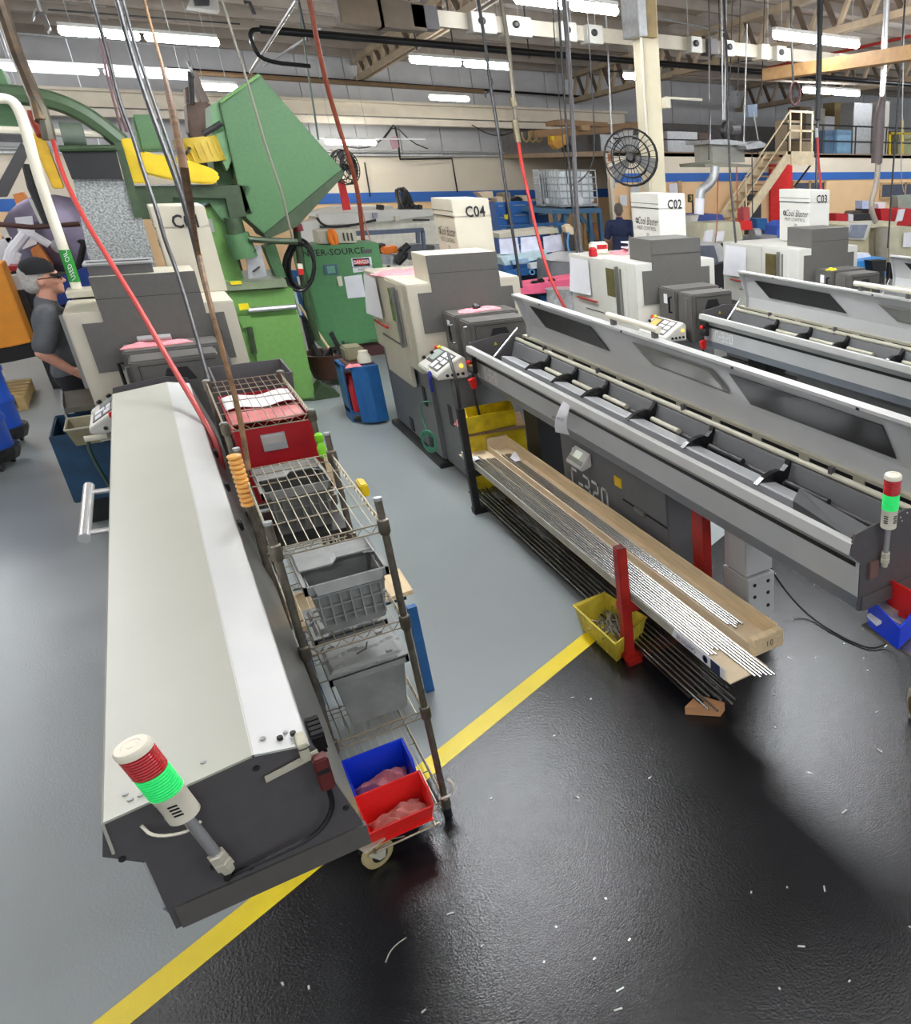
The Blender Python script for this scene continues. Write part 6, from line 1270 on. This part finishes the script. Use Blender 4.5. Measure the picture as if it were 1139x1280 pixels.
for i, (pts, m, lab) in enumerate((([(1078, 251), (1086, 251), (1088, 261), (1078, 261)], mat('pale_blue_box', (196, 206, 236), .5), 'pale blue box above the red parts bins'), ([(1098, 255), (1108, 253), (1106, 262), (1099, 263)], WHITE, 'white and black part above the red parts bins'), ([(1057, 276), (1066, 264), (1077, 263), (1078, 274)], mat('dim_brown_box', (90, 76, 66), .7), 'dark brown heap behind the box marked C03'), ([(1122, 245), (1150, 243), (1150, 270), (1124, 268)], mat('grey_green_box', (150, 164, 150), .5), 'grey green control box at the right edge'))): small('shelf_item', m, pts, 14.6, .25, lab, 'box', foot=True)
small('blue_step', mat('sky_blue_steel', (60, 140, 206), .5), [(1056, 330), (1106, 322), (1108, 345), (1056, 348)], 10.6, .4, 'sky blue platform right of the far right lathe', 'platform', foot=True)
small('black_stool', BLACK, [(1090, 326), (1108, 325), (1108, 339), (1092, 340)], 10.4, .2, 'black stool seat right of the far right lathe', 'stool', foot=True)
small('paper_stack', WHITE, [(1068, 318), (1086, 316), (1090, 322), (1072, 326)], 10.9, .2, 'loose white sheets right of the far right lathe', 'paper')
# crane bridge with hoist
cr = thing('crane_bridge', Q(720, 165, y=22), 'brown crane girder with a yellow hoist over the caged tanks', 'crane')
BRN = mat('brown_crane_paint', (150, 116, 80), .6, 0, .15, 4)
slab('girder', BRN, cr, [(668, 163), (760, 156), (800, 152), (800, 162), (740, 168), (668, 172)], 21.5, .4); slab('trolley', BRN, cr, [(693, 151), (704, 149), (760, 153), (758, 158), (694, 157)], 21.3, .6)
slab('wooden_block', mat('tan_block', (186, 152, 110), .6), cr, [(727, 157), (737, 156), (738, 163), (728, 163)], 21.2, .3); slab('hoist', mat('amber_hoist', (206, 150, 50), .5), cr, [(690, 170), (708, 168), (711, 182), (697, 186), (691, 180)], 21.2, .3); slab('yellow_cap', YELP, cr, [(690, 170), (693, 170), (693, 175), (690, 175)], 21.1, .1); cyl_px('hoist_motor', IRON, cr, (706, 189), (713, 187), 21.2, 6)
for i in range(3): rod('cable_loop', mat('brass_loops', (150, 130, 76), .5), cr, [(652 + i * 9, 165), (655 + i * 8, 176), (660 + i * 8, 178), (664 + i * 8, 166)], .025, 21.6)
# more roof clutter at left
bd = thing('high_bay_box', Q(258, 5, y=14), 'white and black high bay lamp housing at the top edge left', 'lamp')
slab('shade', WHITEM, bd, [(234, 8), (240, -6), (272, -4), (275, 14)], 14, .3); slab('core', IRON, bd, [(242, -2), (262, -4), (262, 6), (244, 6)], 13.9, .2)
rod('bent_bar', IRON, None, [(305, 3), (312, 3), (318, 18)], .03, 16, 0)['label'] = 'bent dark bar end hanging under the roof at top left'
bpy.data.objects['bent_bar']['category'] = 'bar'
bx2 = thing('pulley_block', Q(50, 25, y=16), 'grey pulley block under the roof at top left', 'pulley'); slab('block', mat('grey_block', (120, 116, 110), .5), bx2, [(47, 15), (55, 14), (63, 34), (59, 40)], 16, .3); cyl_px('pulley', GALV, bx2, (42, 18), (44, 19), 16, 5); q_ = Q(52, 16, y=16.1); B().cyl(q_, (q_.x, q_.y, roof_z(q_.y) + .01), .015).obj('hanger', GALV, bx2)

for t_ in (bg, fr, vc, cs_, gh, pb, cn2, gl, wb_, bk, wm, bm2): ground(t_)
# ================================================================ hoses, cords and pipes hanging from the roof
hose('pipe_drop', mat('worn_black_pipe', (36, 34, 32), .5, .3, 0, 3, rgb2=(128, 104, 74)), [(-4, -6, 9.6), (22, 70, 9.4), (45, 125, 9.2), (52, 152, 9.1)], .055, 'thick dark pipe dropping at top left with tan worn marks', 'pipe', 0)
hose('pipe_valve', mat('dark_brass_valve', (84, 80, 66), .5, .4), [(44, 124, 9.2), (52, 138, 9.15), (58, 158, 9.1), (62, 176, 9.1)], .055, 'dark valve cluster at the lower end of the black pipe', 'valve', 0)
hose('red_air_hose', HOSER, [(66, 176, 9.0), (72, 200, 8.6), (84, 232, 8.2), (110, 282, 7.6), (140, 330, 7.1), (176, 388, 6.6), (212, 452, 6.1), (248, 512, 5.6), (270, 552, 5.2), (278, 585, 5.0), (285, 640, 4.6)], .019, 'long red air hose sagging over the left lathe to the shut feeder')
hose('red_stub', mat('rust_red_hose', (150, 52, 34), .5), [(39, 138, 9.3), (42, 150, 9.3), (51, 170, 9.2)], .035, 'short rust red hose beside the dark valve cluster')
hose('grey_cable', IRON, [(114, -6, 8.6), (124, 30, 8.5), (138, 80, 8.3), (150, 130, 8.1), (166, 170, 7.9), (178, 210, 7.7), (196, 262, 7.5), (206, 300, 7.4), (220, 335, 7.3), (240, 400, 7.0), (262, 480, 6.6)], .016, 'dark grey cable left of the rusty conduit over the left lathe', 'cable')
hose('black_cable', IRON, [(145, -6, 8.6), (158, 45, 8.5), (178, 110, 8.3), (200, 170, 8.1), (226, 240, 7.9), (240, 290, 7.8), (252, 340, 7.75), (268, 400, 7.5), (282, 445, 7.4), (295, 475, 7.3)], .022, 'thick black cable right of the rusty conduit over the left lathe', 'cable')
hose('black_cable', IRON, [(152, -6, 8.8), (168, 55, 8.7), (190, 120, 8.5), (212, 182, 8.3), (236, 255, 8.1), (246, 310, 8.0), (262, 380, 7.9), (276, 420, 7.5), (292, 470, 7.3)], .016, 'thin black cable beside the thick one over the left lathe', 'cable')
for i, (x0, x1) in enumerate(((124, 152), (128, 158), (132, 160))): hose('violet_line', mat('violet_cord', (110, 78, 84), .5), [(x0, 45, 11), (x0 + 10, 95, 11), (x1, 165, 11)], .012, ['leftmost thin violet cord above the green hose', 'middle thin violet cord above the green hose', 'rightmost thin violet cord above the green hose'][i], 'cord', 0)
hose('wire_rope', mat('grey_wire_rope', (120, 116, 104), .5), [(276, -6, 10.2), (296, 60, 10.2), (310, 105, 10.2), (330, 175, 10.2), (352, 240, 10.2), (366, 300, 10.3)], .014, 'thin grey rope passing down in front of the green hopper', 'rope', 0)
hose('green_line', mat('grey_green_cord', (104, 120, 108), .5), [(372, -6, 16), (380, 50, 16), (386, 95, 16), (393, 140, 16), (398, 175, 16)], .018, 'thin grey green cord above the hopper tip', 'cord', 0)
hose('brown_red_hose', HOSEB, [(386, -6, 12.5), (396, 50, 12.6), (408, 105, 12.8), (424, 160, 13), (434, 190, 13), (443, 220, 13.1), (449, 250, 13.2), (454, 300, 13.3)], .036, 'brown red hose dropping onto the mint green cabinet')
hose('pink_line', mat('pink_cord', (206, 150, 140), .6), [(452, 258, 14), (458, 285, 14), (466, 310, 14)], .012, 'thin pink cord beside the foot of the brown red hose', 'cord', 0)
hose('power_line', IRON, [(597, -6, 10.4), (606, 50, 10.3), (613, 105, 10.2), (622, 160, 10.1), (630, 220, 10), (640, 285, 9.9), (652, 360, 9.8)], .024, 'dark cable right of the box marked C04', 'cable', 1)
hose('dark_line', IRON, [(609, 92, 10.2), (617, 100, 10.2), (614, 112, 10.2), (606, 118, 10.2), (608, 122, 10.2)], .01, 'small loop on the dark cable right of box C04', 'cable', 1)
hose('steel_pipe_drop', mat('grey_brown_pipe', (112, 106, 92), .45, .4), [(626, -6, 10.6), (636, 60, 10.5), (642, 125, 10.4), (647, 165, 10.4)], .034, 'grey pipe drop ending in a brass fitting near the centre', 'pipe', 0)
hose('brass_fitting', mat('dull_brass', (140, 130, 104), .4, .5), [(640, 122, 10.35), (643, 133, 10.35)], .05, 'dull brass fitting on the grey pipe drop', 'fitting', 0)
hose('brass_fitting', mat('dull_brass', (140, 130, 104), .4, .5), [(643, 150, 10.35), (648, 178, 10.35)], .045, 'lower brass fitting where the red hose begins', 'fitting', 0)
hose('red_air_hose', mat('deep_red_hose', (176, 50, 44), .5), [(648, 178, 10.35), (652, 205, 10.2), (662, 250, 10), (672, 295, 9.8), (686, 345, 9.6), (708, 388, 9.4)], .026, 'red air hose hanging between the two middle lathes')
for i, pts in enumerate(([(697, -6, 11), (703, 80, 11), (708, 160, 11), (714, 240, 10.8), (723, 330, 10.4), (733, 396, 10.2)], [(704, -6, 11), (711, 75, 11), (716, 160, 11), (720, 250, 10.9), (728, 330, 10.5), (742, 402, 10.2)], [(708, -6, 11.1), (714, 90, 11.1), (720, 200, 11), (724, 300, 10.7), (726, 370, 10.4)], [(690, -6, 11.2), (694, 60, 11.2), (702, 160, 11.2), (710, 230, 11.2)])):
    hose('hanging_cable', [IRON, CHAR, GALV, IRON][i], pts, [.02, .036, .014, .01][i], ['thin dark cable at the left of the bundle left of the column', 'thick grey cable in the bundle left of the column', 'pale thin conduit in the bundle left of the column', 'finest dark line in the bundle left of the column'][i], 'cable', 1)
hose('loop_cable', IRON, [(733, -6, 12), (737, 60, 12), (742, 140, 12), (744, 190, 12), (738, 212, 12), (726, 226, 12), (714, 232, 12)], .012, 'thin cable curving left beside the white caged tank', 'cable')
hose('white_chain', GALV, [(756, -6, 14), (760, 60, 14), (764, 150, 14), (768, 235, 14)], .02, 'pale chain hanging left of the wall fan', 'chain', 0)
hose('chain_pull', mat('orange_pull', (150, 90, 50), .5), [(762, 192, 13.9), (763, 202, 13.9)], .05, 'brown pull handle on the pale chain', 'handle', 0)
hose('long_drop_line', IRON, [(905, -6, 10.2), (909, 80, 10), (911, 180, 9.8), (914, 240, 9.6), (920, 300, 9.4), (922, 345, 9.3)], .02, 'dark cord in front of the blower, ending by lathe C03', 'cord', 1)
hose('thin_drop_line', IRON, [(886, -6, 11), (888, 120, 11), (886, 200, 11)], .012, 'thin dark cord left of the hanging blower', 'cord', 0)
hose('thin_drop_line', HOSEB, [(898, 212, 11.6), (896, 290, 11.5), (890, 330, 11.4)], .012, 'thin brown cord below the hanging blower', 'cord', 0)
hose('thin_drop_line', HOSEB, [(921, 208, 11.7), (922, 265, 11.6)], .012, 'short brown cord below the right side of the blower', 'cord', 0)
hose('thin_drop_line', IRON, [(940, 185, 11.7), (941, 270, 11.7)], .012, 'dark straight cord below the lamp shade of the blower', 'cord', 0)
for k, px in enumerate((916, 926, 956)): hose('roof_chain', IRON, [(px, -6, 13.5), (px - 2, 60, 13.5), (px - 4, 120, 13.5)], .012, ['thin dark chain above the blower, leftmost', 'thin dark chain above the blower, second', 'thin dark chain above the stair platform'][k], 'chain', 0)
hp_ = thing('cord_coil', Q(994, 125, y=12), 'coil of dark cord hanging above the stair platform', 'coil')
rod('hook', IRON, hp_, [(988, -30), (990, 60), (992, 110), (992, 130)], .02, 12, 0)
for k in range(3): rod('loop', mat('dark_red_cord', (90, 60, 60), .5), hp_, [(994 + (5 + k) * math.cos(i * .5), 117 + (13 + k) * math.sin(i * .5)) for i in range(14)], .012, 12 - k * .03, 1)
hose('black_drop', BLKG, [(1028, -6, 10.5), (1025, 80, 10.4), (1022, 160, 10.3), (1021, 200, 10.2), (1020, 260, 10), (1016, 300, 9.9), (1012, 340, 9.4)], .026, 'black hose drop at the right in front of the stairs', 'hose', 1)
hose('black_drop', mat('black_sleeve', (30, 32, 32), .5), [(1025, -6, 10.5), (1024, 80, 10.4), (1022, 150, 10.3)], .055, 'thick black sleeve around the upper part of the hose drop', 'sleeve', 0)
hose('hose_coupling', GALV, [(1021, 160, 10.25), (1021, 172, 10.25)], .035, 'grey coupling under the thick black sleeve', 'coupling', 0)
hose('red_air_hose', HOSER, [(1022, 172, 10.2), (1023, 200, 10.1), (1028, 250, 9.8), (1036, 310, 9.3), (1047, 362, 8.6)], .024, 'red air hose at right in front of the box marked C03')
cd_ = thing('conduit_drop', Q(1100, 120, y=10.5), 'shiny conduit with a dark sleeve and braided duct at right', 'conduit')
rod('conduit', CHROME, cd_, [(1109, -6), (1103, 122)], .05, 10.5, 0, 12); rod('sleeve', mat('brown_grey_sleeve', (92, 82, 80), .5, .2), cd_, [(1104, 118), (1100, 140), (1099, 155), (1096, 204)], [.05, .09, .1, .1], 10.5, 0, 14); rod('braided_duct', mat('braided_tan', (170, 160, 144), .5, .3, .3, 60), cd_, [(1098, 203), (1096, 230), (1090, 250), (1089, 262), (1095, 278)], .05, 10.5, 2, 12)
hose('side_cable', IRON, [(1132, -6, 10.6), (1124, 110, 10.5), (1116, 220, 10.4), (1110, 310, 10.2)], .02, 'dark cable at the far right beside the conduit', 'cable', 0)
hose('side_cable', GALV, [(1131, -6, 11), (1128, 150, 11), (1126, 220, 11), (1130, 240, 11)], .012, 'pale thin cord at the far right above the control box', 'cord', 1)
# ================================================================ people
def fuse(name, m, parent, b, M4, vox=.011, smooth=4):
    """joins overlapping solids into one continuous surface"""
    me = bpy.data.meshes.new('raw'); me.from_pydata([tuple(p) for p in b.v], [], b.f)
    bm = bmesh.new(); bm.from_mesh(me); bmesh.ops.recalc_face_normals(bm, faces=bm.faces); bm.to_mesh(me); bm.free()
    o = bpy.data.objects.new('raw', me); COL.objects.link(o)
    r = o.modifiers.new('r', 'REMESH'); r.mode = 'VOXEL'; r.voxel_size = vox
    s = o.modifiers.new('s', 'SMOOTH'); s.iterations = smooth; s.factor = .5
    dg = bpy.context.evaluated_depsgraph_get(); out = bpy.data.meshes.new_from_object(o.evaluated_get(dg))
    bpy.data.objects.remove(o)
    og = ORG[parent.name] if parent else V(M4.translation)
    out.transform(Matrix.Translation(-og) @ M4); out.name = name
    out.polygons.foreach_set('use_smooth', [True] * len(out.polygons)); out.materials.clear(); out.materials.append(m)
    q = bpy.data.objects.new(name, out); COL.objects.link(q); q.parent = parent
    if not parent: q.location = og
    ORG[q.name] = og
    return q
def limb(b, pts, rs, n=12):
    for (a, ra), (c, rc) in zip(zip(pts, rs), list(zip(pts, rs))[1:]):
        b.cyl(a, c, ra, rc, n); b.ball(a, ra, 12, 8); b.ball(c, rc, 12, 8)
def hand(b, wrist, d, palm_n, thumb_side, curl=.8):
    """palm with four fingers of different lengths and a thumb; d is the pointing direction"""
    d = V(d).normalized(); n = V(palm_n).normalized(); s = d.cross(n).normalized() * thumb_side
    c = V(wrist) + d * .045
    for k in (-.028, -.009, .01, .028): limb(b, [V(wrist) + s * k * .5, c + s * k + d * .03], [.017, .016], 8)
    for k, L in ((-.032, .058), (-.011, .072), (.011, .078), (.032, .07)):
        p0 = c + s * k + d * .035; d1 = (d * math.cos(curl * .5) + n * math.sin(curl * .5)); p1 = p0 + d1 * L * .42
        d2 = (d * math.cos(curl * 1.5) + n * math.sin(curl * 1.5)); p2 = p1 + d2 * L * .33; d3 = (d * math.cos(curl * 2.3) + n * math.sin(curl * 2.3)); p3 = p2 + d3 * L * .25
        limb(b, [p0, p1, p2, p3], [.0105, .0098, .009, .0078], 8)
    t0 = V(wrist) + d * .03 + s * .03; t1 = t0 + (s * .7 + d * .5 + n * .4).normalized() * .035; t2 = t1 + (d * .8 + n * .5).normalized() * .03
    limb(b, [t0, t1, t2], [.014, .012, .009], 8)
def person(name, loc, rz, scale, label, arms, legs, shirt, pants, hairc, cap=None, glasses=False, belly=.16, lean=0., headturn=0.):
    t = thing(name, loc, label, 'person')
    M4 = Matrix.Translation(V(loc)) @ Matrix.Rotation(rz, 4, 'Z') @ Matrix.Scale(scale, 4)
    Hm = M4 @ Matrix.Translation(V((.02, 0, 1.5))) @ Matrix.Rotation(headturn, 4, 'Z') @ Matrix.Translation(V((-.02, 0, -1.5)))
    b = B()
    b.ball((0, 0, .95), (.11, .155, .12)); b.ball((belly - .125, 0, 1.1), (belly - .01, .155, .17)); b.ball((0, 0, 1.29), (.115, .165, .19)); limb(b, [(-.01, -.15, 1.41), (-.01, .15, 1.41)], [.065, .065])
    limb(b, [(-.01, 0, 1.42), (.025, 0, 1.56)], [.065, .056])
    for sgn, (sh, el, wr, hd, pn) in zip((-1, 1), arms):
        limb(b, [sh, el, wr], [.055, .044, .03]); hand(b, wr, hd, pn, -sgn)
    for hp_, kn, an in legs:
        limb(b, [hp_, kn, an], [.088, .06, .04]); limb(b, [an, V(an) + V((.15, 0, -.045))], [.042, .032])
    # head
    hb = B(); R3 = Matrix.Translation(V((.02, 0, 1.5))) @ Matrix.Rotation(headturn, 4, 'Z') @ Matrix.Translation(V((-.02, 0, -1.5)))
    hb.T = R3
    hb.ball((.025, 0, 1.655), (.098, .076, .105), 20, 14); hb.ball((.07, 0, 1.585), (.06, .056, .058)); hb.ball((.1, 0, 1.555), (.028, .035, .025))
    hb.ball((.108, 0, 1.675), (.02, .05, .016)); limb(hb, [(.118, 0, 1.66), (.142, 0, 1.622)], [.01, .015]); hb.ball((.125, .014, 1.618), .011); hb.ball((.125, -.014, 1.618), .011)
    hb.ball((.121, 0, 1.588), (.012, .026, .007)); hb.ball((.119, 0, 1.575), (.012, .023, .008))
    for sg in (-1, 1): hb.ball((.01, sg * .079, 1.63), (.02, .010, .033)); hb.ball((.085, sg * .045, 1.625), (.03, .022, .025))
    b.v += hb.v and []; o = len(b.v); b.v += hb.v; b.f += [tuple(i + o for i in f) for f in hb.f]
    body = fuse('body', SKIN, t, b, M4, .009, 2)
    e = B(); e.T = Hm
    for sg in (-1, 1): e.ball((.112, sg * .032, 1.648), .011, 10, 6)
    e.obj('eyes', mat('dark_eyes', (40, 36, 34), .2), t, True)
    hr = B(); hr.ball((.008, 0, 1.672), (.1, .082, .1), 20, 14); hr.ball((-.03, 0, 1.61), (.06, .07, .07))
    if cap is None: hr.ball((-.02, 0, 1.68), (.09, .08, .09))
    hair = fuse('hair', hairc, t, hr, Hm @ Matrix.Translation(V((-.012, 0, 0))), .012, 2)
    # clothes
    s = B(); s.ball((0, 0, .97), (.125, .168, .11)); s.ball((belly - .12, 0, 1.1), (belly + .005, .172, .18)); s.ball((0, 0, 1.29), (.132, .182, .19)); limb(s, [(-.01, -.155, 1.4), (-.01, .155, 1.4)], [.078, .078]); limb(s, [(-.01, 0, 1.42), (.0, 0, 1.475)], [.075, .07])
    for sh, el, wr, hd, pn in arms:
        sh, el = V(sh), V(el); limb(s, [sh, sh.lerp(el, .82)], [.072, .068])
    fuse('shirt', shirt, t, s, M4, .012, 5)
    q = B(); q.ball((0, 0, .93), (.122, .165, .12))
    for hp_, kn, an in legs: limb(q, [hp_, kn, V(kn).lerp(V(an), .93)], [.1, .078, .06])
    fuse('trousers', pants, t, q, M4, .013, 4)
    for k, (hp_, kn, an) in enumerate(legs):
        w = B(); a = V(an); limb(w, [a + V((0, 0, .04)), a + V((0, 0, -.02)), a + V((.15, 0, -.045))], [.052, .05, .04]); w.box(a.x - .05, a.x + .19, a.y - .045, a.y + .045, a.z - .088, a.z - .06)
        fuse('shoe', BLACK, t, w, M4, .012, 3)
    if cap:
        c = B(); c.T = Hm; prof = [(0, .098), (.03, .1), (.06, .094), (.09, .07), (.108, .03), (.112, .004)]
        c.lathe((.015, 0, 1.685), (-.06, 0, 1), prof, 24); co = c.obj('cap', cap, t, True)
        c = B(); c.T = Hm; c.grid(lambda u, v: (.075 + .1 * v * math.cos((u - .5) * 2.2), .155 * (u - .5) * (1 - .18 * v), 1.69 - .012 * v - .05 * (u - .5) ** 2 * 4 * .35), 10, 6, .006); c.obj('visor', cap, co, True)
        c = B(); c.T = Hm; c.ball((.1, 0, 1.73), (.012, .03, .018)); c.obj('cap_emblem', mat('dull_red_emblem', (120, 70, 76), .8), co, True)
    if glasses:
        g = B(); g.T = Hm
        for sg in (-1, 1):
            g.tube([(.128 - .004 * 0, sg * .034 + .024 * math.cos(i * .5236), 1.648 + .017 * math.sin(i * .5236)) for i in range(13)], .0028, 5); g.tube([(.126, sg * .058, 1.652), (.07, sg * .083, 1.655), (.0, sg * .086, 1.648)], .003, 5)
        g.tube([(.13, -.01, 1.65), (.13, .01, 1.65)], .003, 5); g.obj('glasses', BLKG, t)
    return t
p = Q(52, 335, z=1.94)
person('person', (p.x - .05, p.y, 0), .08, 1.13, 'man in grey t-shirt, black cap and glasses behind the left lathe',
       [((-.01, -.2, 1.4), (-.12, -.25, 1.16), (-.0, -.24, 1.015), (.75, .05, -.5), (.2, .95, .25)), ((-.01, .19, 1.4), (-.03, .25, 1.12), (.1, .2, .92), (.5, -.1, -.85), (.2, -.95, .25))],
       [((.0, -.09, .9), (.02, -.1, .5), (-.02, -.1, .09)), ((0, .09, .9), (.06, .1, .5), (.05, .1, .09))],
       mat('charcoal_tshirt', (86, 88, 92), .9, 0, .12, 14, .3, 40), mat('black_trousers', (26, 26, 30), .9), mat('grey_hair', (176, 172, 166), .8, 0, .2, 60), mat('black_cap_cloth', (24, 24, 28), .8), True, .235)
p = Q(773, 256, z=1.96)
person('person', (p.x, p.y, 0), 1.0, 1.13, 'man in navy work clothes seen from behind near the tanks',
       [((-.01, -.19, 1.4), (.02, -.26, 1.13), (.2, -.2, 1.0), (.9, .2, -.2), (0, .3, -.9)), ((-.01, .19, 1.4), (.02, .26, 1.13), (.2, .2, 1.0), (.9, -.2, -.2), (0, -.3, -.9))],
       [((.0, -.09, .9), (.02, -.1, .5), (-.02, -.1, .09)), ((0, .09, .9), (.02, .1, .5), (-.02, .1, .09))],
       NAVY, mat('navy_trousers', (38, 46, 74), .9), mat('short_dark_grey_hair', (110, 100, 92), .8, 0, .2, 60), None, False, .14)
